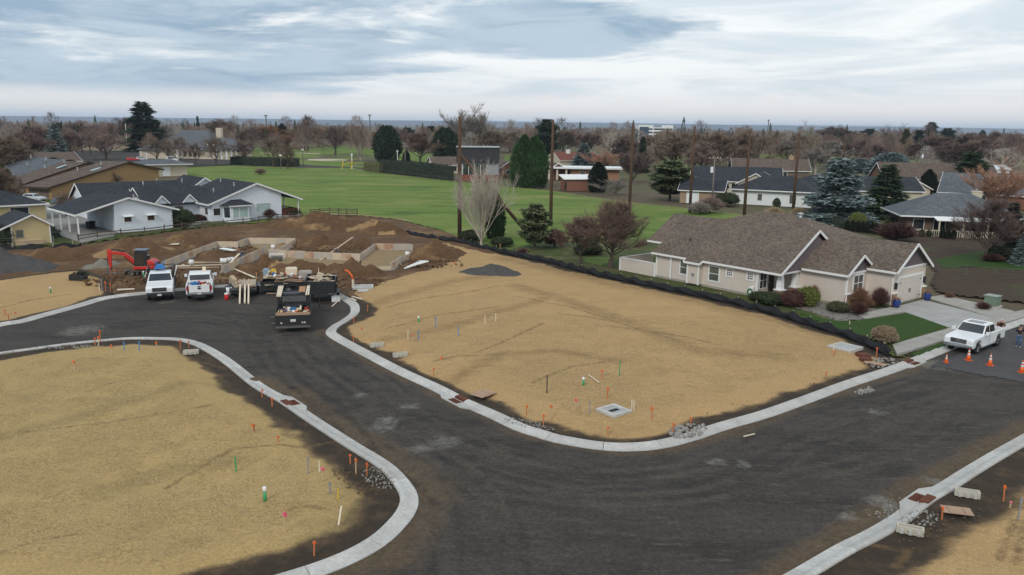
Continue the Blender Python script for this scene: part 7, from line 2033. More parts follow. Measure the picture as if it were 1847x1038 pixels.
for k, (c, r_, n) in enumerate((((-30.13,81.07), 9, 260), ((-25.67,100), 10, 260), ((-42.26,100.95), 9, 220), ((-16.95,98.47), 8, 200), ((-9.26,90.96), 5, 160), ((-37.84,79.08), 6, 140), ((-17.59,78.94), 5, 120))):
    rubble('soil_clods', 'loose brown clods scattered over the dug ground', c, r_, n, .08, .32, m_soil, 0, .6, .24)
for k, (c, r_, n) in enumerate((((-6.95,33.24), 2.0, 90), ((-10.86,40.92), 3.0, 50), ((-6.37,48.26), 5.0, 60), ((15.61,44.49), 7, 50), ((17.67,29.87), 3.0, 60), ((10.05,85.34), 7, 120), ((19.09,70.96), 9, 160))):
    rubble('soil_clods', 'small soil clods along the rim of the straw-coloured lots', c, r_, n, .02, .09, mat('clod_soil', (.09, .06, .035), (.14, .09, .05), 3, .95), R(-50 if k < 3 else 35), .25, .24, (lotA, lotA, lotB, lotB, lotC, lotB, lotB)[k])
# ================================================================ PEOPLE
m_skin = mat('skin', (.45, .27, .19), (.40, .24, .17), 4, .6)
def skin_mesh(name, verts, edges, radii, m_, parent, root=0, sub=1):
    me = bpy.data.meshes.new(name)
    me.from_pydata(verts, edges, [])
    o = bpy.data.objects.new(name, me)
    COL.objects.link(o)
    o.parent = parent
    md = o.modifiers.new('skin', 'SKIN'); md.use_smooth_shade = True
    sv = me.skin_vertices[0].data
    for i, r_ in enumerate(radii):
        sv[i].radius = r_ if isinstance(r_, tuple) else (r_, r_)
        sv[i].use_root = (i == root)
    s_ = o.modifiers.new('sub', 'SUBSURF'); s_.levels = sub; s_.render_levels = sub
    me.materials.append(m_)
    return o
def person(label, loc, rz_, z, J, jacket, trousers, shoes, hat, vest=None):
    """J: joints of the pose in metres, x to the figure's left, -y the way it faces"""
    t = thing('person', label, 'person', (loc[0], loc[1], z), rz_)
    V = Vector
    names = ['pelvis', 'waist', 'chest', 'neck', 'head', 'crown', 'ls', 'le', 'lw', 'rs', 're', 'rw', 'lh', 'lk', 'la', 'lt', 'rh', 'rk', 'ra', 'rt']
    v = [V(J[n]) for n in names]
    ix = {n: i for i, n in enumerate(names)}
    E_ = [(a, b) for a, b in (('pelvis', 'waist'), ('waist', 'chest'), ('chest', 'neck'), ('neck', 'head'), ('head', 'crown'), ('chest', 'ls'), ('ls', 'le'), ('le', 'lw'), ('chest', 'rs'), ('rs', 're'), ('re', 'rw'), ('pelvis', 'lh'), ('lh', 'lk'), ('lk', 'la'), ('la', 'lt'), ('pelvis', 'rh'), ('rh', 'rk'), ('rk', 'ra'), ('ra', 'rt'))]
    rad = dict(pelvis=(.14, .11), waist=(.13, .10), chest=(.15, .11), neck=.058, head=(.085, .10), crown=(.07, .085), ls=.07, le=.045, lw=.032, rs=.07, re=.045, rw=.032, lh=.085, lk=.062, la=.042, lt=.035, rh=.085, rk=.062, ra=.042, rt=.035)
    verts, edges, radii = list(v), [(ix[a], ix[b]) for a, b in E_], [rad[n] for n in names]
    for s, wn, en in ((1, 'lw', 'le'), (-1, 'rw', 're')):
        w = v[ix[wn]]; d = (w - v[ix[en]]).normalized()
        side = d.cross(V((0, 1, .3))).normalized(); fw = side.cross(d).normalized()
        k0 = len(verts); verts.append(w + d * .07); radii.append((.036, .018)); edges.append((ix[wn], k0))
        for j, (off, l) in enumerate(((-.03, .07), (-.01, .08), (.012, .075), (.032, .06))):
            a = len(verts)
            verts += [w + d * .10 + side * off, w + d * (.10 + l * .55) + side * off - fw * .015, w + d * (.10 + l * .8) + side * off - fw * .045]
            radii += [.010, .009, .008]; edges += [(k0, a), (a, a + 1), (a + 1, a + 2)]
        a = len(verts)
        verts += [w + d * .05 + side * -.045 * s, w + d * .085 + side * -.065 * s - fw * .02]; radii += [.011, .009]; edges += [(k0, a), (a, a + 1)]
    skin_mesh('body', verts, edges, radii, m_skin, t, 0)
    up = ['pelvis', 'waist', 'chest', 'neck', 'ls', 'le', 'lw', 'rs', 're', 'rw']
    rj = {'pelvis': (.16, .13), 'waist': (.155, .125), 'chest': (.18, .135), 'neck': .075, 'ls': .09, 'le': .065, 'lw': .05, 'rs': .09, 're': .065, 'rw': .05}
    vv = [v[ix[n]].copy() for n in up]
    vv[3] = vv[3].lerp(vv[2], .35)
    for w_, e_ in ((6, 5), (9, 8)): vv[w_] = vv[w_].lerp(vv[e_], .1)
    skin_mesh('jacket', vv, [(0, 1), (1, 2), (2, 3), (2, 4), (4, 5), (5, 6), (2, 7), (7, 8), (8, 9)], [rj[n] for n in up], jacket, t)
    lo = ['pelvis', 'lh', 'lk', 'la', 'rh', 'rk', 'ra']
    rl = {'pelvis': (.155, .125), 'lh': .105, 'lk': .08, 'la': .066, 'rh': .105, 'rk': .08, 'ra': .066}
    skin_mesh('trousers', [v[ix[n]] for n in lo], [(0, 1), (1, 2), (2, 3), (0, 4), (4, 5), (5, 6)], [rl[n] for n in lo], trousers, t)
    for a, b_ in (('la', 'lt'), ('ra', 'rt')):
        p, q = v[ix[a]], v[ix[b_]]
        skin_mesh('shoe', [p + V((0, .03, -.03)), q + V((0, 0, 0)), q + (q - p) * .25], [(0, 1), (1, 2)], [.05, .05, .042], shoes, t)
    h, c = v[ix['head']], v[ix['crown']]
    d = (c - h).normalized()
    f = V(J['face']).normalized()
    MB().ball(tuple(c + d * .0 - f * .01), (.105, .115, .085), 12, 8).build('hat' if hat is not m_hair else 'hair', hat, t, True)
    if hat is not m_hair: MB().cbox(tuple(c + f * .13 - d * .01), (.16, .14, .02)).build('peak', hat, t)
    sidev = d.cross(f).normalized()
    MB().cbox(tuple(h + f * .115 + d * .02), (.03, .04, .05)).build('nose', m_skin, t, bevel=.008)
    for s in (-1, 1):
        MB().ball(tuple(h + f * .10 + d * .055 + sidev * .035 * s), .013, 6, 4).build('eye', m_dark, t)
        MB().ball(tuple(h + sidev * .095 * s + d * .02), (.018, .03, .038), 6, 5).build('ear', m_skin, t, True)
    MB().cbox(tuple(h + f * .105 - d * .045), (.06, .02, .014)).build('mouth', mat('lips', (.30, .12, .10), None, 3, .6), t)
    if vest:
        skin_mesh('vest', [v[ix['pelvis']].lerp(v[ix['waist']], .5), v[ix['waist']], v[ix['chest']]], [(0, 1), (1, 2)], [(.17, .14), (.17, .14), (.19, .15)], vest, t)
    return t
m_hair = mat('dark_hair', (.03, .022, .018), (.045, .03, .024), 8, .7)
m_jacket = mat('black_jacket', (.018, .019, .022), (.028, .028, .03), 3, .9)
m_jeans = mat('blue_jeans', (.06, .11, .20), (.08, .14, .24), 3, .9)
m_brownj = mat('brown_jacket', (.12, .065, .045), (.095, .05, .035), 3, .9)
m_greyw = mat('grey_workwear', (.10, .11, .13), (.13, .14, .16), 3, .9)
m_shoe = mat('grey_shoe', (.35, .34, .32), (.28, .27, .25), 4, .7)
m_boot = mat('tan_boot', (.16, .10, .06), (.12, .08, .05), 4, .8)
m_capw = mat('white_red_cap', (.6, .55, .55), (.5, .12, .10), 5, .7, sharp=(.45, .55))
WALK = dict(pelvis=(0, 0, .95), waist=(0, -.02, 1.12), chest=(0, -.03, 1.36), neck=(0, -.03, 1.52), head=(0, -.06, 1.63), crown=(0, -.07, 1.72), ls=(.19, -.02, 1.44), le=(.27, .03, 1.18), lw=(.2, -.2, 1.2),
            rs=(-.19, -.02, 1.44), re=(-.27, .02, 1.18), rw=(-.12, -.2, 1.42), lh=(.09, 0, .90), lk=(.11, -.12, .52), la=(.12, .06, .10), lt=(.13, -.10, .05), rh=(-.09, 0, .90), rk=(-.11, -.04, .50), ra=(-.12, .14, .10), rt=(-.14, -.02, .05), face=(0, -1, -.25))
LEAN = dict(pelvis=(0, .1, .93), waist=(0, .02, 1.1), chest=(0, -.18, 1.28), neck=(0, -.30, 1.40), head=(0, -.38, 1.48), crown=(0, -.42, 1.57), ls=(.19, -.2, 1.33), le=(.26, -.32, 1.1), lw=(.18, -.52, 1.12),
            rs=(-.19, -.2, 1.33), re=(-.26, -.32, 1.1), rw=(-.18, -.52, 1.12), lh=(.09, .1, .88), lk=(.11, .02, .50), la=(.12, .08, .10), lt=(.13, -.08, .05), rh=(-.09, .1, .88), rk=(-.11, .04, .50), ra=(-.12, .12, .10), rt=(-.13, -.04, .05), face=(0, -1, -.6))
BEND = dict(pelvis=(0, .18, .88), waist=(0, .10, 1.02), chest=(0, -.18, 1.12), neck=(0, -.33, 1.14), head=(0, -.44, 1.13), crown=(0, -.53, 1.16), ls=(.19, -.2, 1.12), le=(.24, -.28, .86), lw=(.16, -.42, .66),
            rs=(-.19, -.2, 1.12), re=(-.24, -.28, .86), rw=(-.16, -.45, .68), lh=(.1, .18, .84), lk=(.14, .0, .48), la=(.16, .12, .10), lt=(.18, -.04, .05), rh=(-.1, .18, .84), rk=(-.14, .06, .48), ra=(-.16, .2, .10), rt=(-.18, .04, .05), face=(0, -.5, -1))
person('person in black jacket and blue jeans walking at the right edge, hand to face', (38.29,58.15), R(-40), .08, WALK, m_jacket, m_jeans, m_shoe, m_hair)
person('person in brown jacket and white cap leaning over the pickup bed', (38.34,60.7), R(-25), .08, LEAN, m_brownj, m_greyw, m_boot, m_capw)
person('worker in dark clothes bending over the left formwork wall', (-31.27,90.85), R(40), .30, BEND, m_greyw, m_jeans, m_boot, m_greyw)
person('worker in grey bending behind the middle formwork wall', (-20.97,93.96), R(-10), .30, BEND, m_greyw, m_greyw, m_boot, m_capw)
# ================================================================ TREES AND SHRUBS
def bark(name, c, c2): return mat(name, c, c2, 2.0, .95, stretch=(1, 1, .3))
m_bark = bark('bark_brown', (.10, .078, .062), (.065, .05, .04))
m_barkg = bark('bark_grey', (.20, .175, .15), (.13, .112, .096))
m_barkw = bark('bark_white', (.50, .45, .38), (.36, .32, .27))
TW = {k: mat('twigs_' + k, c, tuple(x * .7 for x in c), .25, .95) for k, c in dict(
    red=(.20, .132, .108), purple=(.168, .118, .103), brown=(.23, .17, .125), grey=(.30, .265, .235), pale=(.50, .45, .39), rust=(.30, .155, .075), willow=(.46, .27, .18), dark=(.13, .10, .088), pink=(.28, .205, .175), olive=(.2, .18, .10)).items()}
NEED = {k: mat('needles_' + k, c, c2, .7, .9) for k, (c, c2) in dict(
    blue=((.26, .32, .325), (.145, .19, .19)), dark=((.055, .082, .045), (.028, .045, .026)), green=((.07, .115, .05), (.035, .062, .028)), arbor=((.085, .165, .06), (.045, .095, .035)),
    pine=((.17, .20, .10), (.10, .125, .06)), black=((.04, .052, .034), (.022, .03, .02)), olive=((.14, .14, .06), (.085, .09, .04))).items()}
def grow_bare(seed, style='round', n1=9, twigs=2600, tw=.028):
    """leafless tree of unit height 10 m: (limb mesh, twig mesh)"""
    rg = random.Random(seed)
    limb, tws = MB(), MB()
    ends = []
    def branch(p, d, l, r, depth):
        pts, rad = [p], [r]
        n = 4
        q, dd = p, d
        for k in range(n):
            up = {'round': .10, 'vase': .16, 'weep': -.05, 'gnarl': .05}[style]
            dd = (dd + Vector((rg.gauss(0, .13), rg.gauss(0, .13), rg.gauss(0, .10) + up))).normalized()
            if style == 'gnarl': dd = (dd + Vector((rg.gauss(0, .2), rg.gauss(0, .2), rg.gauss(0, .15)))).normalized()
            q = q + dd * l / n
            pts.append(q); rad.append(r * (1 - .55 * (k + 1) / n))
        limb.tube(pts, rad, 5 if r > .05 else 3, cap=False)
        ends.append((pts, depth, l))
        if depth > 0:
            m = rg.randint(3, 4) if depth > 1 else rg.randint(3, 5)
            for k in range(m):
                t = rg.uniform(.35, 1.0)
                i = min(int(t * n), n - 1)
                o = pts[i].lerp(pts[i + 1], t * n - i)
                base = (pts[i + 1] - pts[i]).normalized()
                az = rg.uniform(0, 6.283)
                ortho = base.orthogonal().normalized()
                ortho = Matrix.Rotation(az, 3, base) @ ortho
                sp = {'round': .85, 'vase': .45, 'weep': .8, 'gnarl': 1.0}[style]
                branch(o, (base + ortho * sp * rg.uniform(.6, 1.1)).normalized(), l * rg.uniform(.52, .72), r * .5, depth - 1)
    if style == 'vase':
        limb.tube([(0, 0, 0), (0, 0, .9)], [.17, .14], 8)
        for k in range(n1 + 6):
            a = 2.4 * k + rg.uniform(-.2, .2); e = rg.uniform(.08, .72)
            branch(Vector((0, 0, .7)), Vector((math.cos(a) * e, math.sin(a) * e, 1)).normalized(), rg.uniform(4.0, 5.8), .07, 2)
    else:
        th = rg.uniform(1.5, 2.1)
        top = 6.2
        ax_, ay_ = rg.uniform(-.35, .35), rg.uniform(-.35, .35)
        limb.tube([(0, 0, -.2), (.03, 0, .6), (ax_ * .3, ay_ * .3, th), (ax_, ay_, top * .7), (ax_ * .6, ay_ * .6, top)], [.30, .22, .18, .10, .05], 8, cap=False)
        m = n1 * 2
        for k in range(m):
            f = k / (m - 1)
            z = th + (top - th) * f
            a = 2.4 * k + rg.uniform(-.4, .4)
            e = rg.uniform(.75, 1.35) * (1 - .65 * f)
            c = Vector((ax_, ay_, 0)) * min(1, z / (top * .7)) * (.9 if z > th else .3)
            branch(Vector((c.x, c.y, z)), Vector((math.cos(a) * e, math.sin(a) * e, 1)).normalized(), rg.uniform(3.2, 4.1) * (1 - .25 * f), .095 * (1 - .45 * f), 2)
    fin = [e for e in ends if e[1] <= 1]
    for k in range(twigs):
        pts, dep, l = rg.choice(fin)
        i = rg.randrange(len(pts) - 1)
        o = pts[i].lerp(pts[i + 1], rg.random())
        base = (pts[i + 1] - pts[i]).normalized()
        d = (base * rg.uniform(.4, 1.2) + Vector((rg.gauss(0, .55), rg.gauss(0, .55), rg.gauss(.15, .45)))).normalized()
        if style == 'weep': d = (d + Vector((0, 0, -.5))).normalized()
        ll = rg.uniform(.45, 1.15)
        s = d.orthogonal().normalized()
        s = Matrix.Rotation(rg.uniform(0, 6.28), 3, d) @ s * tw * rg.uniform(.6, 1.3)
        tws.add([o - s, o + s, o + d * ll], [(0, 1, 2)])
    return limb, tws
def grow_conifer(seed, style='spruce', n=5200, tip=.30):
    """needle sprays on drooping whorls; unit height 10 m, half width about 2.4 m"""
    rg = random.Random(seed)
    tr, nd = MB(), MB()
    tr.tube([(0, 0, -.2), (0, 0, 5), (0, 0, 9.7)], [.22, .14, .03], 7)
    def spray(o, d, w, l):
        s = d.cross(Vector((0, 0, 1)))
        if s.length < .1: s = Vector((1, 0, 0))
        s = (Matrix.Rotation(rg.uniform(-.9, .9), 3, d) @ s.normalized()) * w
        nd.add([o - s * .6, o + d * l * .5 - s, o + d * l, o + d * l * .5 + s], [(0, 1, 2), (0, 2, 3)])
    if style in ('spruce', 'fir', 'pine', 'cedar'):
        z = {'spruce': .35, 'fir': .6, 'pine': 1.6, 'cedar': .5}[style]
        while z < 9.75:
            t = z / 10
            if style == 'spruce': R_ = 2.5 * (1 - t) ** .82 + .12
            elif style == 'fir': R_ = (2.0 * (1 - t) ** .7 + .15) * (1 + .35 * math.sin(z * 3.1 + seed))
            elif style == 'cedar': R_ = (2.9 * (1 - t) ** .6) * (1 + .3 * math.sin(z * 2.2 + seed)) + .2
            else: R_ = 2.4 * math.sin(math.pi * min(1, .12 + .88 * (z - 1.2) / 8.8)) ** .6 * (1 + .25 * math.sin(z * 2.7))
            nb = max(5, int(9 * R_ ** .5) + 2)
            for k in range(nb):
                a = rg.uniform(0, 6.283)
                r1 = R_ * rg.uniform(.72, 1.12)
                dr = {'spruce': -.18, 'fir': -.28, 'pine': .25, 'cedar': -.12}[style]
                lift = rg.uniform(-.1, .12)
                o = Vector((0, 0, z + rg.uniform(-.12, .12)))
                d = Vector((math.cos(a), math.sin(a), 0))
                m = max(5, int(7 * r1))
                for q in range(m):
                    f = .18 + .82 * (q + rg.random()) / m
                    p = o + d * r1 * f + Vector((0, 0, (dr * f + lift) * r1 * f + .25 * f * f * r1 * (.4 if style == 'spruce' else .1)))
                    for s in (-1, 1):
                        sd = Vector((-d.y, d.x, 0)) * s * rg.uniform(.3, 1.0) + d * rg.uniform(.3, 1) + Vector((0, 0, rg.uniform(-.35, .25)))
                        spray(p, sd.normalized(), tip * .20 * rg.uniform(.7, 1.3), tip * rg.uniform(.9, 1.7))
            z += rg.uniform(.16, .27)
    else:            # dense egg-shaped arborvitae or clipped ball of needles
        for k in range(n):
            t = rg.random()
            if style == 'egg':
                z = 10 * t ** 1.05
                R_ = 2.3 * (math.sin(math.pi * min(1, (t * .86 + .14))) ** .55) * (1 - .25 * t)
                if t > .85: R_ *= (1 - t) / .15 * .8 + .2
            else:
                z = 10 * t
                R_ = 4.2 * math.sin(math.pi * min(.98, t * .9 + .1)) ** .55
            a = rg.uniform(0, 6.283)
            rr_ = R_ * (1 + .10 * math.sin(5 * a + z * 1.3) + .07 * math.sin(11 * a - z * 2)) * rg.uniform(.80, 1.05)
            p = Vector((rr_ * math.cos(a), rr_ * math.sin(a), z))
            d = Vector((math.cos(a) * .6, math.sin(a) * .6, rg.uniform(.2, 1.1) if style == 'egg' else rg.uniform(-.3, .8))).normalized()
            spray(p, d, tip * .22 * rg.uniform(.7, 1.3), tip * rg.uniform(.9, 1.6))
        core = MB().ball((0, 0, 5), (1.5 if style == 'egg' else 3.2, 1.5 if style == 'egg' else 3.2, 4.5), 12, 8, .08)
        k = len(nd.v); nd.v += core.v; nd.f += [tuple(i + k for i in f) for f in core.f]
    return tr, nd
def mesh_of(mb, name):
    return mb.mesh(name)
BARE = {}
for key, sty, n1, tw, seed, wd in (('r1', 'round', 9, 11500, 1, .030), ('r2', 'round', 8, 11500, 2, .030), ('r3', 'round', 10, 11500, 3, .030), ('r4', 'round', 7, 11500, 4, .030), ('v1', 'vase', 15, 6500, 5, .012), ('v2', 'vase', 9, 6000, 6, .016), ('q1', 'round', 9, 6000, 21, .019), ('q2', 'round', 8, 6000, 22, .019), ('g1', 'gnarl', 7, 900, 7, .02), ('v3', 'vase', 12, 12000, 12, .024), ('n1', 'round', 12, 22000, 9, .011)):
    l, t = grow_bare(seed * 31, sty, n1, tw, wd)
    zs = max(v[2] for v in t.v); ws = sorted(abs(v[0]) for v in t.v)[int(len(t.v) * .97)] * 2
    BARE[key] = (l.mesh('limbs_' + key), t.mesh('twigs_' + key), zs, ws)
CON = {}
for key, sty, seed, n, tip in (('s1', 'spruce', 1, 0, .42), ('s2', 'spruce', 2, 0, .42), ('f1', 'fir', 3, 0, .5), ('f2', 'fir', 4, 0, .5), ('p1', 'pine', 5, 0, .55), ('p2', 'pine', 6, 0, .55), ('c1', 'cedar', 7, 0, .45), ('e1', 'egg', 8, 5200, .5), ('e2', 'egg', 9, 5200, .5), ('b1', 'ball', 10, 5200, .8)):
    l, t = grow_conifer(seed * 17, sty, n or 4000, tip)
    zs = max(v[2] for v in t.v); ws = sorted(abs(v[0]) for v in t.v)[int(len(t.v) * .97)] * 2
    CON[key] = (l.mesh('trunk_' + key), t.mesh('needles_' + key), zs, ws)
_mc = {}
def colour(me, m_):
    """the same mesh with another material (mesh data shared per colour)"""
    k = (me.name, m_.name)
    if k not in _mc:
        c = me.copy(); c.materials.clear(); c.materials.append(m_)
        c.name = me.name
        _mc[k] = c
    return _mc[k]
def tree(key, tr, label, col, bk=None, name=None, group=None, z=0.0, cat='tree'):
    x, y, h, w = tr
    src = BARE.get(key) or CON[key]
    bare = key in BARE
    name = name or ('bare_tree' if bare else {'s': 'spruce_tree', 'f': 'fir_tree', 'p': 'pine_tree', 'c': 'cedar_tree', 'e': 'arborvitae', 'b': 'spruce_tree'}[key[0]])
    t = thing(name, label, cat, (x, y, z), random.uniform(0, 6.28), group)
    s, sw = h / src[2], w / src[3]
    t.scale = (sw, sw, s)
    a = bpy.data.objects.new('trunk', colour(src[0], bk or m_bark)); COL.objects.link(a); a.parent = t
    c = bpy.data.objects.new('crown', colour(src[1], TW[col] if bare else NEED[col])); COL.objects.link(c); c.parent = t
    return t
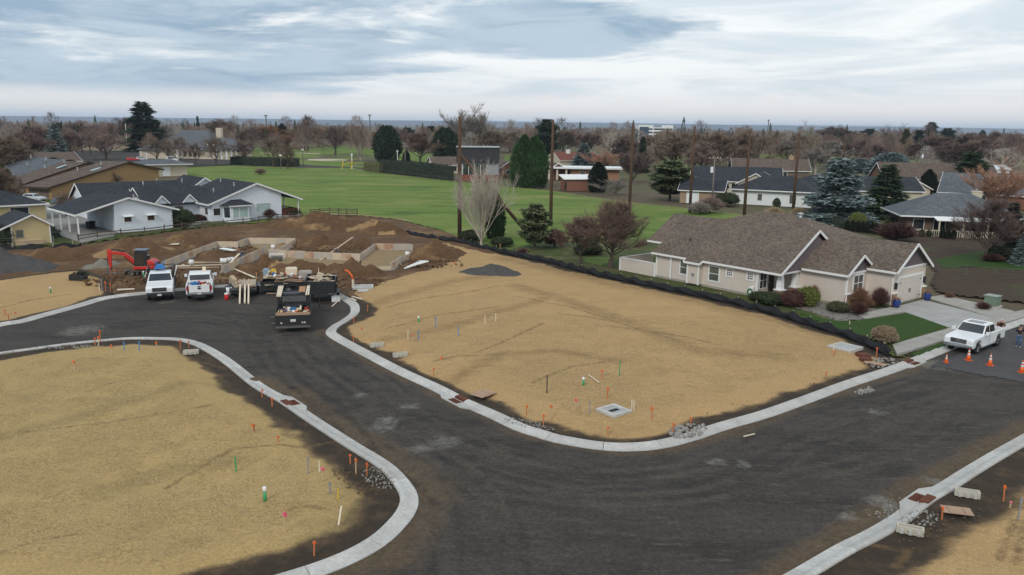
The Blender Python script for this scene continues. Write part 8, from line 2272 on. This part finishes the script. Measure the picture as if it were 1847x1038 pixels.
TREES = [
 ('f1', (-199.26,436.1,26.57,18.59), 'tall ragged dark fir towering behind the clubhouse', 'dark'), ('f2', (-201.34,455.16,17.13,10.64), 'lower dark fir right of the tall ragged fir', 'dark'),
 ('s1', (-175.82,309.68,15.05,8.116), 'blue-grey spruce standing left behind the townhouses', 'blue'), ('s2', (-194.57,346.83,15.2,5.734), 'dark green conifer just behind the blue-grey spruce', 'dark'),
 ('r1', (-131.08,207.4,13.25,11.5), 'bare brownish tree at the left edge behind the townhouses', 'brown'), ('r2', (-83.81,130.67,9.04,5.484), 'dark bare tree at the left edge by the cream house', 'brown'), ('e1', (-110.22,173.15,6.55,3.612), 'dark evergreen at the left edge beside the townhouses', 'olive'),
 ('r3', (-171.26,284.8,11.95,13.76), 'bare reddish tree left of the blue-grey spruce', 'red'), ('r1', (-204.41,349.79,14.15,14.46), 'taller bare tree behind the blue-grey spruce, left', 'red'), ('r4', (-180.3,328.51,13.75,11.32), 'bare pinkish tree right of the blue-grey spruce', 'pink'), ('q2', (-223.45,417.31,17.39,17.22), 'tall bare tree on the skyline left of the flagpole', 'purple'),
 ('q1', (-202.04,384.51,13.48,8.998), 'small bare tree before the cream garden wall', 'pink'), ('q1', (-172.93,341.81,11.55,13.19), 'pale pinkish bare tree left of the flagpole', 'pink'), ('q2', (-231.56,463.72,16.83,12.75), 'bare tree behind the cream garden wall', 'red'), ('r2', (-232.26,486.7,19.6,13.38), 'tall bare tree left of the tall ragged fir', 'purple'),
 ('q1', (-145.5,328.15,10.65,10.4), 'bare car-park tree at the left end of the clubhouse', 'brown'), ('q1', (-145.52,338.82,9.17,7.004), 'small bare car-park tree before the clubhouse columns', 'brown'), ('q2', (-126.21,304.85,11.96,9.673), 'bare car-park tree in front of the clubhouse middle', 'pink'), ('q2', (-119.52,302.25,9.63,7.089), 'bare car-park tree right of the clubhouse middle', 'brown'), ('q1', (-112.47,304.08,11.73,9.648), 'bare car-park tree before the clubhouse right wing', 'brown'), ('q1', (-105.75,314.76,10.02,9.116), 'bare car-park tree right of the clubhouse', 'red'), ('q2', (-88.91,297.49,11.88,10.67), 'bare tree at the right end of the low dark hedge', 'brown'), ('q1', (-79.88,284.21,9.83,7.847), 'bare tree beside the field at the end of the parking row', 'brown'),
 ('r4', (-211.2,584.3,19.98,22.46), 'wide bare tree on the skyline behind the clubhouse', 'brown'), ('f2', (-248.97,639.29,20.99,3.947), 'thin dark conifer tip above the clubhouse chimney', 'dark'),
 ('e1', (-156.98,548.81,16.22,9.043), 'dark green rounded evergreen left of the tall bare trees', 'dark'), ('q2', (-125.91,486.66,21.87,18.72), 'tall wide bare tree left of the golf greens', 'brown'), ('r3', (-164.22,545.31,15.39,18.72), 'rust-brown leafy tree beside the dark evergreen', 'rust'), ('r1', (-142.67,527.84,12.78,20.3), 'rust-coloured tree below the tall wide bare tree', 'rust'),
 ('q1', (-93.49,422.88,16.51,16.29), 'dark bare tree standing on the golf green', 'purple'), ('v2', (-68.81,361.57,20.43,9.461), 'tall slender bare tree with pale trunk on the golf green', 'red'), ('r4', (-109.83,542.93,13.14,14.91), 'rust-brown tree behind the slender bare tree', 'rust'), ('r3', (-90.43,525.46,12.02,14.43), 'rust-brown tree right of the slender bare tree', 'rust'), ('b1', (-55.43,354.03,16.23,11.7), 'big rounded dark evergreen on the golf green', 'dark'),
 ('r2', (-37.22,319.03,14.23,13.2), 'bare reddish tree right of the big rounded evergreen', 'red'), ('e2', (-42.33,317.73,6.47,3.067), 'small dark bush tree by the service pole', 'black'), ('p1', (-85.74,652.06,14.01,11.63), 'dark pine behind the bare reddish tree', 'dark'), ('f1', (-58.2,566.63,15.61,12.45), 'dark fir left of the broad dark evergreen', 'dark'), ('b1', (-31.64,372.59,15.58,11.8), 'broad dark evergreen behind the brown-roofed house', 'dark'),
 ('v3', (-26.78,483.86,31.7,24.6), 'very tall pale bare poplar behind the leftmost pole', 'grey'), ('v2', (-19.57,486.62,29.95,16.72), 'second tall pale bare poplar right of the leftmost pole', 'grey'), ('r2', (-11.74,411.92,14.71,17), 'bare brown tree right of the tall pale poplar', 'brown'),
 ('e1', (2.86,214.49,14.15,7.133), 'left half of the big dark green arborvitae pair', 'arbor'), ('e2', (5.49,212.97,13.91,7.083), 'right half of the big dark green arborvitae pair', 'arbor'), ('p2', (15.87,386.68,19.77,9.048), 'tall dark pine behind the second pole', 'dark'), ('s1', (26.84,309.38,10.07,8.535), 'blue spruce beside the red tiled roof', 'blue'),
 ('g1', (40.57,338.9,15.79,13.08), 'white-barked bare tree behind the pinkish thicket', 'pale'), ('v3', (32.61,288.33,9.79,11.94), 'pinkish bare thicket right of the blue spruce', 'willow'), ('s2', (46.42,291.36,13.03,4.826), 'narrow dark spruce right of the third pole', 'dark'), ('e2', (21.22,200.88,7.71,4.737), 'dark evergreen by the brick shed', 'black'), ('v2', (24.72,193.17,4.78,7.239), 'bare shrubs beside the brick shed', 'grey'), ('p1', (35.33,179.98,9.02,7.753), 'spreading dark pine left of the fourth pole', 'pine'), ('v3', (35.16,237.38,12.91,10.84), 'dull purple bare trees behind the third pole', 'purple'),
 ('r1', (60.1,301.6,15.5,15.81), 'large bare tree left of the fourth pole', 'brown'), ('r2', (69.47,276.45,16.09,16.03), 'large bare tree behind the grey service pole', 'brown'), ('r4', (86.73,307.57,16.22,12.73), 'bare tree right of the grey service pole', 'brown'), ('r3', (70.28,402.81,13.59,15.52), 'bare brown tree behind the narrow dark spruce', 'brown'),
 ('r2', (26.72,424.33,15.15,17.51), 'bare tree right of the tall dark pine', 'purple'), ('r3', (41.58,453.1,14.04,15.57), 'bare tree above the red tiled roof', 'red'), ('r1', (-2.27,503.79,13.23,20.76), 'bare brown tree behind the arborvitae pair', 'brown'),
 ('v1', (-4.21,106.07,12.51,6.864), 'big pale grey bare vase-shaped tree at the silt fence', 'pale'), ('e1', (-2.52,113.72,7.15,2.714), 'dark evergreen hidden behind the pale vase-shaped tree', 'green'), ('p1', (2.9,103.73,6.27,3.504), 'small green pine left of the second pole', 'pine'), ('n1', (11.3,90.24,8.89,7.529), 'reddish bare tree left of the beige house', 'red'), ('r2', (8.01,92.22,6.26,4.821), 'smaller reddish bare tree beside the small pine', 'red'),
 ('v2', (191.04,523.45,23.54,12.22), 'tall pale-trunked bare tree on the right fairway', 'grey'), ('c1', (56.96,140.17,11.4,10.18), 'large blue-grey cedar with the leaning brace beside it', 'blue'), ('s2', (70.13,150.39,9.95,7.969), 'large dark green spruce behind the beige roof', 'green'), ('b1', (117.92,252.31,9.62,12.91), 'big rounded blue spruce behind the dark green spruce', 'blue'), ('b1', (133.79,310.49,5.7,7.28), 'small rounded blue spruce left of the big rounded one', 'blue'),
 ('e2', (101.78,196.56,7.15,4.091), 'narrow dark evergreen before the long brown-roofed house', 'black'), ('c1', (125.73,220.8,11,10.09), 'dark green spreading conifer left of the willow', 'green'), ('f1', (398.74,776.49,24.98,17.03), 'tall dark fir on the right skyline', 'dark'), ('f2', (276.48,553.65,17.13,10.64), 'dark fir left of the tall skyline fir', 'dark'), ('f1', (224.09,463.46,17.48,7.008), 'olive-green slim fir on the right fairway', 'olive'), ('p1', (400.44,914.64,18.4,17.54), 'small dark pine above the blue spruces', 'dark'), ('p2', (347.48,752.95,14.16,12.39), 'olive pine above the big rounded blue spruce', 'olive'), ('p2', (324.78,781.68,15.22,13.93), 'dark pine right of the farthest pole', 'dark'), ('p1', (419.87,786.19,19.52,14.01), 'dark pine right of the tall skyline fir', 'dark'),
 ('e1', (213.79,658.53,14.6,8.13), 'dark evergreen between the fifth and sixth poles', 'dark'), ('b1', (105.44,360.51,8.06,7.448), 'dark green bushy evergreen left of the brick chimney', 'green'), ('b1', (116.95,368.73,3.75,6.093), 'low dark shrub behind the brick chimney', 'green'), ('e2', (706,1223.6,19.67,11.72), 'far dark conifer at the right skyline', 'dark'),
 ('v3', (98.65,161.63,11.98,11.25), 'reddish bare willow beside the grey-roofed house', 'willow'), ('g1', (181.74,299.39,11.38,15.28), 'white-limbed bare tree above the reddish willow', 'pale'), ('n1', (59.51,99.23,8.91,6.854), 'dark bare tree on the lawn right of the beige house', 'purple'), ('f2', (72.78,115.85,6.16,3.251), 'dark drooping conifer right of the lawn tree', 'black'), ('s1', (62.5,96.2,4.43,2.443), 'blue spruce at the right edge', 'blue'), ('e1', (64.54,100.46,5.32,2.548), 'black-green evergreen by the right edge', 'black'),
 ('r3', (183.28,422.6,11.99,17.44), 'dark purple bare tree left of the purple thicket', 'purple'), ('r1', (205.39,442.88,10.77,13.4), 'dark purple thicket above the blue spruces', 'purple'), ('r2', (206.07,392.14,14.56,20.51), 'wide purple-brown bare tree behind the white metal roof', 'purple'), ('r4', (228.86,409.91,16.04,20.87), 'purple-brown bare tree right of the wide one', 'purple'), ('r3', (275.12,463.55,16.87,22.3), 'purple-brown bare tree at the right', 'purple'), ('r1', (324.7,520.43,15.77,21.44), 'purple-brown bare tree at the right edge', 'purple'),
 ('r2', (131.46,338.42,12.6,15.39), 'greyish bare tree behind the farthest pole', 'grey'), ('r4', (145.47,411.74,15,15.29), 'greyish bare tree behind the sixth pole', 'brown'), ('r1', (149.8,472.35,12.1,14.28), 'bare brown tree behind the brick chimney', 'rust'), ('r3', (284.57,724.06,20.4,29.78), 'dark bare grove right of the tall pale-trunked tree', 'purple'), ('v2', (425.39,928.11,24.87,21.61), 'pale bare tree on the right skyline', 'pink'), ('v2', (450.21,941.52,26.48,23.21), 'second pale bare tree on the right skyline', 'pink'),
 ('q1', (-75.44,134.06,4.47,4.123), 'small bare tree by the blue-grey car', 'brown'), ('q2', (-89.11,179.22,5.18,4.981), 'small bare tree before the tan gable', 'pink'), ('r2', (115.98,210.15,5.77,7.282), 'bare shrub tree in front of the grey-roofed house', 'purple'),
 ('r2', (81.17,369.98,14.98,17.83), 'bare brown tree behind the fourth pole', 'brown'), ('r1', (61.03,262.9,12.49,10.9), 'lower bare tree left of the grey service pole', 'pink'), ('r3', (94.42,352.65,14.3,14.57), 'bare tree between the service pole and the fifth pole', 'purple'), ('r4', (122.23,405.07,14.76,13.93), 'bare tree behind the fifth pole', 'brown'), ('r1', (122.32,359.78,13.13,14.87), 'bare tree left of the sixth pole', 'grey'), ('r3', (101.77,270.88,11.04,10.1), 'low bare tree above the white ranch wing', 'grey'), ('r2', (152.78,367.56,10.94,15.18), 'low purple bare tree right of the farthest pole', 'purple'), ('r4', (165.62,370.84,10.54,14.3), 'low purple bare tree above the small blue spruce', 'purple'), ('r2', (171.24,343.42,11.63,16.56), 'purple bare tree above the white metal roof, left', 'purple'), ('r1', (178.4,328.13,12.45,16.74), 'purple bare tree above the white metal roof, right', 'purple'), ('r3', (186.18,321.96,13.52,15.54), 'purple bare tree behind the spreading conifer', 'purple'), ('r4', (45.4,340.13,12.88,14.06), 'mauve bare tree left of the third pole', 'purple'), ('r2', (-153.4,247.6,11.09,11.3), 'low bare tree behind the red-brown roof', 'brown'), ('r1', (-224.58,376.54,14.21,14.52), 'bare tree on the left skyline', 'purple'), ('q1', (-281.84,546.15,14.67,21), 'bare tree beyond the garden wall', 'red'), ('r4', (-153.91,474.97,14.7,17.62), 'bare tree right of the clubhouse wing', 'red'), ('r2', (-135.04,559.42,14.28,19.2), 'rust bare tree right of the tall wide tree', 'rust'), ('r1', (-80.81,556.25,11.97,19.09), 'bare tree behind the big rounded evergreen', 'red'),
]
for key, tr, lab, col in TREES:
    bk = {'pale': m_barkw, 'grey': m_barkg, 'willow': m_barkg}.get(col, m_bark)
    if 'white' in lab or 'pale trunk' in lab or 'pale-trunk' in lab: bk = m_barkw
    tree(key, tr, lab, col, bk)
# ---- hedges and columns of clipped shrubs
def hedge(label, line, h, w, col, dens=70):
    t = thing('hedge', label, 'hedge', (0, 0, 0))
    pts = smooth_line(line, 1.5)
    b = MB(); rg = random.Random(len(label))
    core = MB()
    for p, q in zip(pts[:-1], pts[1:]):
        core.bar((p.x, p.y, h / 2 - .1), (q.x, q.y, h / 2 - .1), w * .8, h - .25)
        d = (q - p); n = Vector((-d.y, d.x)).normalized()
        for k in range(dens):
            u, v = rg.random(), rg.random()
            sd = rg.choice((-1, 1))
            top = rg.random() < .35
            pos = Vector((*(p + d * u + n * (w / 2 * rg.uniform(-1, 1) if top else w / 2 * sd)), h * (rg.uniform(.92, 1.02) if top else v)))
            dr = Vector((n.x * sd * (0 if top else 1), n.y * sd * (0 if top else 1), .5)) + Vector((rg.gauss(0, .5), rg.gauss(0, .5), rg.gauss(0, .5)))
            dr.normalize()
            s_ = dr.orthogonal().normalized() * .12
            b.add([pos - s_, pos + s_, pos + dr * .45], [(0, 1, 2)])
    core.build('core', NEED[col], t, fix=False)['kind'] = 'stuff'
    b.build('foliage', NEED[col], t, fix=False)['kind'] = 'stuff'
hedge('long dark clipped hedge at the far edge of the field', [(-44.78,274.69),(-31.47,258.72),(-18.2,237.18)], 4.23, 3.0, 'black')
hedge('brownish rounded hedge at the left end of the long hedge', [(-50.71,280.2),(-46.98,274.21),(-44.27,271.5)], 3.2, 3.5, 'olive')
hedge('long low dark hedge in front of the parking lot', [(-109.53,313.76),(-96.94,308.1),(-81.28,303.52)], 3.14, 3.0, 'black')
hedge('low dark hedge beside the white house drive', [(-73.77,122.03),(-68.02,114.75),(-62.76,108.29)], 1.0, 1.4, 'black', 40)
hedge('dark hedge row along the tilled plot beneath the cedar', [(53.26,137.36),(55.97,132.28),(58.51,129.65)], 1.4, 1.6, 'black', 40)
hedge('olive hedge beyond the white ranch house', [(65.28,224.93),(70.3,213.94),(74.11,203.84)], 2.0, 3.0, 'olive')
COLS = [
 ((54.15,128.52,1.89,0.8094), 'leftmost of seven small dark columns planted below the cedar', 'black'),
 ((54.79,127.89,1.88,0.8055), 'second of seven small dark columns planted below the cedar', 'black'),
 ((55.33,127.25,1.87,0.8016), 'third of seven small dark columns planted below the cedar', 'black'),
 ((55.86,126.63,1.86,0.7977), 'fourth of seven small dark columns planted below the cedar', 'black'),
 ((56.39,126,1.86,0.7939), 'fifth of seven small dark columns planted below the cedar', 'black'),
 ((56.91,125.39,1.85,0.7901), 'sixth of seven small dark columns planted below the cedar', 'black'),
 ((57.24,124.76,1.84,0.7863), 'rightmost of seven small dark columns planted below the cedar', 'black'),
 ((65.37,120.45,1.86,0.7598), 'left dark column shrub before the railed terrace', 'black'),
 ((65.92,119.9,1.85,0.7564), 'middle dark column shrub before the railed terrace', 'black'),
 ((66.46,119.35,1.85,0.753), 'right dark column shrub before the railed terrace', 'black'),
 ((63.07,122.1,1.29,0.941), 'first loose green shrub before the railed terrace', 'pine'),
 ((64.15,122.2,1.29,0.9418), 'second loose green shrub before the railed terrace', 'pine'),
 ((65.23,122.3,1.29,0.9425), 'third loose green shrub before the railed terrace', 'pine'),
]
for tr, lab, col in COLS: tree('e1', tr, lab, col, name='column_shrub', cat='shrub')
# ---- shrubs
def grow_shrub(seed, n=1500, kind='twig', leaf=.10):
    """unit ball shrub, radius 1, sitting on the ground"""
    rg = random.Random(seed); b = MB()
    if kind == 'twig':
        for k in range(n):
            a = rg.uniform(0, 6.283); e = rg.uniform(.25, 1.5)
            d = Vector((math.cos(a) * math.cos(e), math.sin(a) * math.cos(e), math.sin(e)))
            r0 = rg.uniform(.2, .8)
            p = Vector((d.x * r0, d.y * r0, .05 + r0 * (.25 + 1.15 * d.z)))
            q = p + (d + Vector((rg.gauss(0, .35), rg.gauss(0, .35), rg.gauss(.15, .35)))).normalized() * rg.uniform(.2, .42)
            s_ = d.orthogonal().normalized() * .016
            s_ = Matrix.Rotation(rg.uniform(0, 6.3), 3, d) @ s_
            b.add([p - s_, p + s_, q], [(0, 1, 2)])
    else:
        for k in range(n):
            a = rg.uniform(0, 6.283); u = rg.uniform(-.75, 1)
            r_ = rg.uniform(.82, 1.06) * (1 + .08 * math.sin(4 * a + 3 * u))
            c = math.sqrt(1 - u * u)
            p = Vector((r_ * c * math.cos(a), r_ * c * math.sin(a), .8 + r_ * .8 * u))
            d = (Vector((c * math.cos(a), c * math.sin(a), u)) + Vector((rg.gauss(0, .6), rg.gauss(0, .6), rg.gauss(.1, .6)))).normalized()
            s_ = d.orthogonal().normalized() * leaf * .5
            s_ = Matrix.Rotation(rg.uniform(0, 6.3), 3, d) @ s_
            b.add([p - s_ * .4, p + d * leaf * .8 - s_, p + d * leaf * 1.6, p + d * leaf * .8 + s_], [(0, 1, 2, 3)])
        c_ = MB().ball((0, 0, .78), (.84, .84, .68), 12, 8, .05)
        k = len(b.v); b.v += c_.v; b.f += [tuple(i + k for i in f) for f in c_.f]
    return b.mesh('shrub')
SH = {'t1': grow_shrub(1, 2600), 't2': grow_shrub(2, 2600), 'l1': grow_shrub(3, 1800, 'leaf'), 'l2': grow_shrub(4, 1800, 'leaf', .13)}
stem_me = MB().tube([(0, 0, -.1), (0, 0, .35)], .05, 6).tube([(.02, 0, .1), (.25, .1, .5)], .03, 5).tube([(0, .02, .1), (-.2, -.15, .5)], .03, 5).mesh('stems')
m_purple_leaf = mat('barberry_twigs', (.12, .058, .048), (.08, .04, .034), 3, .9)
m_browntw = mat('brown_twig', (.24, .13, .075), (.16, .09, .055), 3, .9)
m_varieg = mat('variegated_leaf', (.20, .22, .055), (.08, .10, .03), 4, .8, sharp=(.4, .6))
m_drytan = mat('dry_seed_heads', (.36, .28, .19), (.2, .15, .10), 6, .9, sharp=(.4, .6))
m_darkleaf = mat('dark_leaf', (.058, .075, .036), (.032, .045, .022), 4, .8)
m_olivel = mat('olive_leaf', (.10, .10, .05), (.06, .065, .035), 4, .85)
def shrub(label, c, r_, h, kind, m_, z=.2):
    t = thing('shrub', label, 'shrub', (c[0], c[1], z), random.uniform(0, 6.28))
    t.scale = (r_ * 1.22, r_ * 1.22, h / 1.45)
    a = bpy.data.objects.new('stem', colour(stem_me, m_bark)); COL.objects.link(a); a.parent = t
    f = bpy.data.objects.new('foliage', colour(SH[kind], m_)); COL.objects.link(f); f.parent = t
SHR = [
 ((23.95,71.92), 1.0, .9, 'l1', m_darkleaf, 'low dark shrub beside the silt fence at the porch corner'), ((23.45,73.31), .8, .7, 'l2', m_darkleaf, 'low dark shrub left of the porch by the silt fence'), ((25.59,70.87), 1.0, 1.6, 't1', m_purple_leaf, 'dark purple-brown shrub before the porch columns'), ((25.59,70.87), .8, 1.3, 'l1', m_purple_leaf, 'dense purple heart of the shrub before the porch columns'),
 ((27.02,71.17), .75, 1.5, 'l2', m_varieg, 'yellow-green variegated shrub right of the purple-brown shrub'), ((28.34,73.11), .55, 1.7, 't2', m_browntw, 'thin brown shrub against the bay side wall'), ((29.08,69.09), .8, .75, 'l1', m_olivel, 'low olive shrub in the gravel bed'), ((30.35,67.89), .85, 1.25, 't1', m_purple_leaf, 'round dark twiggy shrub on the gravel bed edge'), ((30.35,67.89), .68, 1.0, 't2', m_purple_leaf, 'inner twigs of the round dark shrub'),
 ((31.96,71.45), .9, 1.9, 't2', m_browntw, 'brown twiggy shrub before the bay window'), ((32.49,70.8), .6, .9, 't1', m_browntw, 'low brown shrub between the bay and the garage'), ((33.63,71.09), .85, 2.0, 't1', m_purple_leaf, 'tall dark purple shrub left of the garage'), ((33.63,71.09), .7, 1.7, 't2', m_purple_leaf, 'dense middle of the tall purple shrub'),
 ((28.43,58.78), .70, 1.05, 'l2', m_drytan, 'pale dry hydrangea-like bush at the lawn corner by the silt fence'), ((42.9,70.71), .7, .7, 't1', m_purple_leaf, 'low red-brown shrub beside the transformer box'), ((42.47,75.65), .5, .5, 't2', m_browntw, 'small brown shrub at the far driveway edge'),
 ((56.6,116.71), 3.2, 2.8, 't1', mat('red_twigs', (.085, .04, .036), (.06, .03, .028), 2, .9), 'broad dark red twiggy shrub behind the beige roof'), ((56.6,116.71), 2.6, 2.2, 't2', mat('red_twigs', (.1, .1, .1)), 'inner growth of the broad dark red shrub'),
 ((-41.19,134.54), 1.1, 1.7, 't1', m_purple_leaf, 'dark bare shrub beside the red deck of the bay-window house'), ((-38.85,139.03), 1.2, 1.2, 'l1', m_darkleaf, 'dark round shrub at the deck corner'), ((-51.64,122.89), 1.7, 2.2, 'l1', m_darkleaf, 'dark evergreen shrub at the right wall of the carport house'), ((-54.43,131.49), 1.1, 1.2, 'l2', m_darkleaf, 'second dark shrub between the two white houses'),
 ((-52.02,130.96), 1.2, 1.0, 't1', m_purple_leaf, 'reddish shrub left of the bay window'), ((-50.77,130.31), 1.0, .8, 't2', m_purple_leaf, 'smaller reddish shrub by the bay window wall'), ((-56.62,136.17), 1.0, 1.2, 'l1', m_darkleaf, 'dark shrub against the rear wing of the white house'), ((-65.64,101.37), 1.2, 2.2, 'l1', m_darkleaf, 'dark shrub at the left edge before the yellow shed'), ((-77.84,127.42), 1.2, 1.0, 't1', m_purple_leaf, 'reddish shrub at the cream house corner'),
 ((-5.79,110.64), 1.3, 1.3, 'l1', m_darkleaf, 'dark round shrub left of the vase-shaped tree'), ((-1.45,106.31), 1.2, 1.0, 'l1', m_darkleaf, 'dark low shrub right of the vase-shaped tree'), ((5.63,105.9), 2.0, 2.6, 't1', m_purple_leaf, 'reddish bare shrub at the foot of the second pole'), ((1.31,99.04), .8, .8, 't2', m_purple_leaf, 'small reddish shrub by the silt fence'), ((9.62,100.58), 1.4, 1.0, 'l2', m_darkleaf, 'low dark shrub between the reddish trees'),
 ((46.72,142.44), 2.0, 2.4, 't2', mat('pampas', (.42, .32, .2), (.34, .26, .16), 2, .9), 'tan ornamental grass by the sixth pole'), ((52.66,146.6), 1.6, 2.0, 't1', mat('pampas', (.1, .1, .1)), 'second tan ornamental grass right of the sixth pole'), ((37.94,153.46), 3.0, 3.2, 't1', TW['pink'], 'pale bare shrubs at the foot of the grey service pole'), ((35.28,150.22), 2.4, 2.4, 't2', TW['grey'], 'pale grey shrubs right of the fourth pole'), ((45.09,168.51), 2.0, 2.2, 'l1', m_darkleaf, 'dark evergreen shrub between the garage and the white ranch'),
 ((57.42,132.43), 1.0, 2.0, 'l2', m_varieg, 'yellowish shrub among the small dark columns'), ((53.77,162.71), .6, 1.8, 'l1', m_darkleaf, 'slim dark conifer shrub at the white ranch wall'), ((99.38,197.77), 2.4, 1.4, 'l1', m_olivel, 'olive shrub bed before the arched-window gable'), ((65.2,133.2), 2.0, 1.4, 'l1', m_olivel, 'olive shrub below the large dark spruce'), ((62.98,100.35), 1.8, 1.5, 'l1', m_darkleaf, 'dark shrub under the lawn tree at right'), ((60.09,98.45), 1.4, 1.0, 't1', m_purple_leaf, 'brown shrub in the bed of the lawn tree'),
 ((-43.89,79.56), .8, .9, 't1', m_darkleaf, 'dark uprooted brush behind the digging bucket on the upper lot'), ((73.74,123.08), 2.2, 1.6, 't1', m_purple_leaf, 'brown shrub in front of the grey-roofed house'), ((-79.34,251.69), 2.0, 2.0, 't1', TW['pink'], 'bare bush beside the parking row'), ((-46.68,150.39), 2.4, 2.6, 't2', TW['pink'], 'bare bush behind the bay-window house roof'),
]
for c, r_, h, kind, m_, lab in SHR: shrub(lab, c, r_, h, kind, m_)
# ---- the far wood: a belt of leafless crowns that reads as one mass
def wood_mesh():
    rg = random.Random(99)
    acc = {k: MB() for k in ('red', 'purple', 'brown', 'dark', 'grey', 'pink')}
    con = MB()
    def crown(b, x, y, h, w, n, tw):
        for k in range(n):
            a = rg.uniform(0, 6.283); u = rg.random() ** .6; z = rg.uniform(.18, 1.0)
            rr = w / 2 * math.sin(math.pi * min(1, z * .75 + .2)) * u
            p = Vector((x + rr * math.cos(a), y + rr * math.sin(a) * .6, h * z))
            d = Vector((math.cos(a) * .5 + rg.gauss(0, .3), rg.gauss(0, .3), rg.uniform(.2, 1.2))).normalized()
            s_ = Vector((1, 0, 0)) * tw
            b.v += [tuple(p - s_), tuple(p + s_), tuple(p + d * h * .16)]
            m = len(b.v); b.f.append((m - 3, m - 2, m - 1))
        b.tube([(x, y, 0), (x, y, h * .6)], [h * .022, h * .008], 3, cap=False)
    for y0, y1, cnt, h0, h1, n, tw in ((290, 420, 100, 8, 12, 600, .06), (420, 560, 140, 9, 14, 480, .09), (560, 800, 220, 10, 15, 300, .13), (800, 1300, 240, 10, 15, 150, .22), (1300, 2300, 240, 10, 15, 100, .4), (2300, 4200, 240, 10, 15, 70, .7)):
        for k in range(cnt):
            y = rg.uniform(y0, y1); x = rg.uniform(-.68, .70) * y
            if y < 560 and -.44 < x / y < -.01 and y < 430: continue        # parking, clubhouse and greens stay open
            if y < 520 and .06 < x / y < .12: continue
            if y < 340 and x / y < .14: continue
            h = rg.uniform(h0, h1) * (1.45 if rg.random() < .12 else 1)
            if rg.random() < .17:
                nn = 120
                for q in range(nn):
                    a = rg.uniform(0, 6.283); z = rg.random(); rr = h * .2 * (1 - z) ** .8 * rg.uniform(.6, 1.1)
                    p = Vector((x + rr * math.cos(a), y + rr * math.sin(a), h * 1.1 * z + .5)); s_ = Vector((tw * 2.2, 0, 0))
                    m = len(con.v); con.v += [tuple(p - s_), tuple(p + s_), tuple(p + Vector((rg.gauss(0, .3), rg.gauss(0, .3), h * .12)))]; con.f.append((m, m + 1, m + 2))
            else:
                crown(acc[rg.choice(('red', 'purple', 'brown', 'purple', 'dark', 'grey', 'pink', 'brown'))], x, y, h, h * rg.uniform(.9, 1.4), n, tw)
    for k, b in acc.items():
        o = b.build('woodland', TW[k], None, fix=False); o['kind'] = 'stuff'; o['label'] = 'far leafless trees massed towards the horizon'; o['category'] = 'woodland'
    o = con.build('woodland', NEED['dark'], None, fix=False); o['kind'] = 'stuff'; o['label'] = 'far dark conifers scattered through the leafless wood'; o['category'] = 'woodland'
wood_mesh()
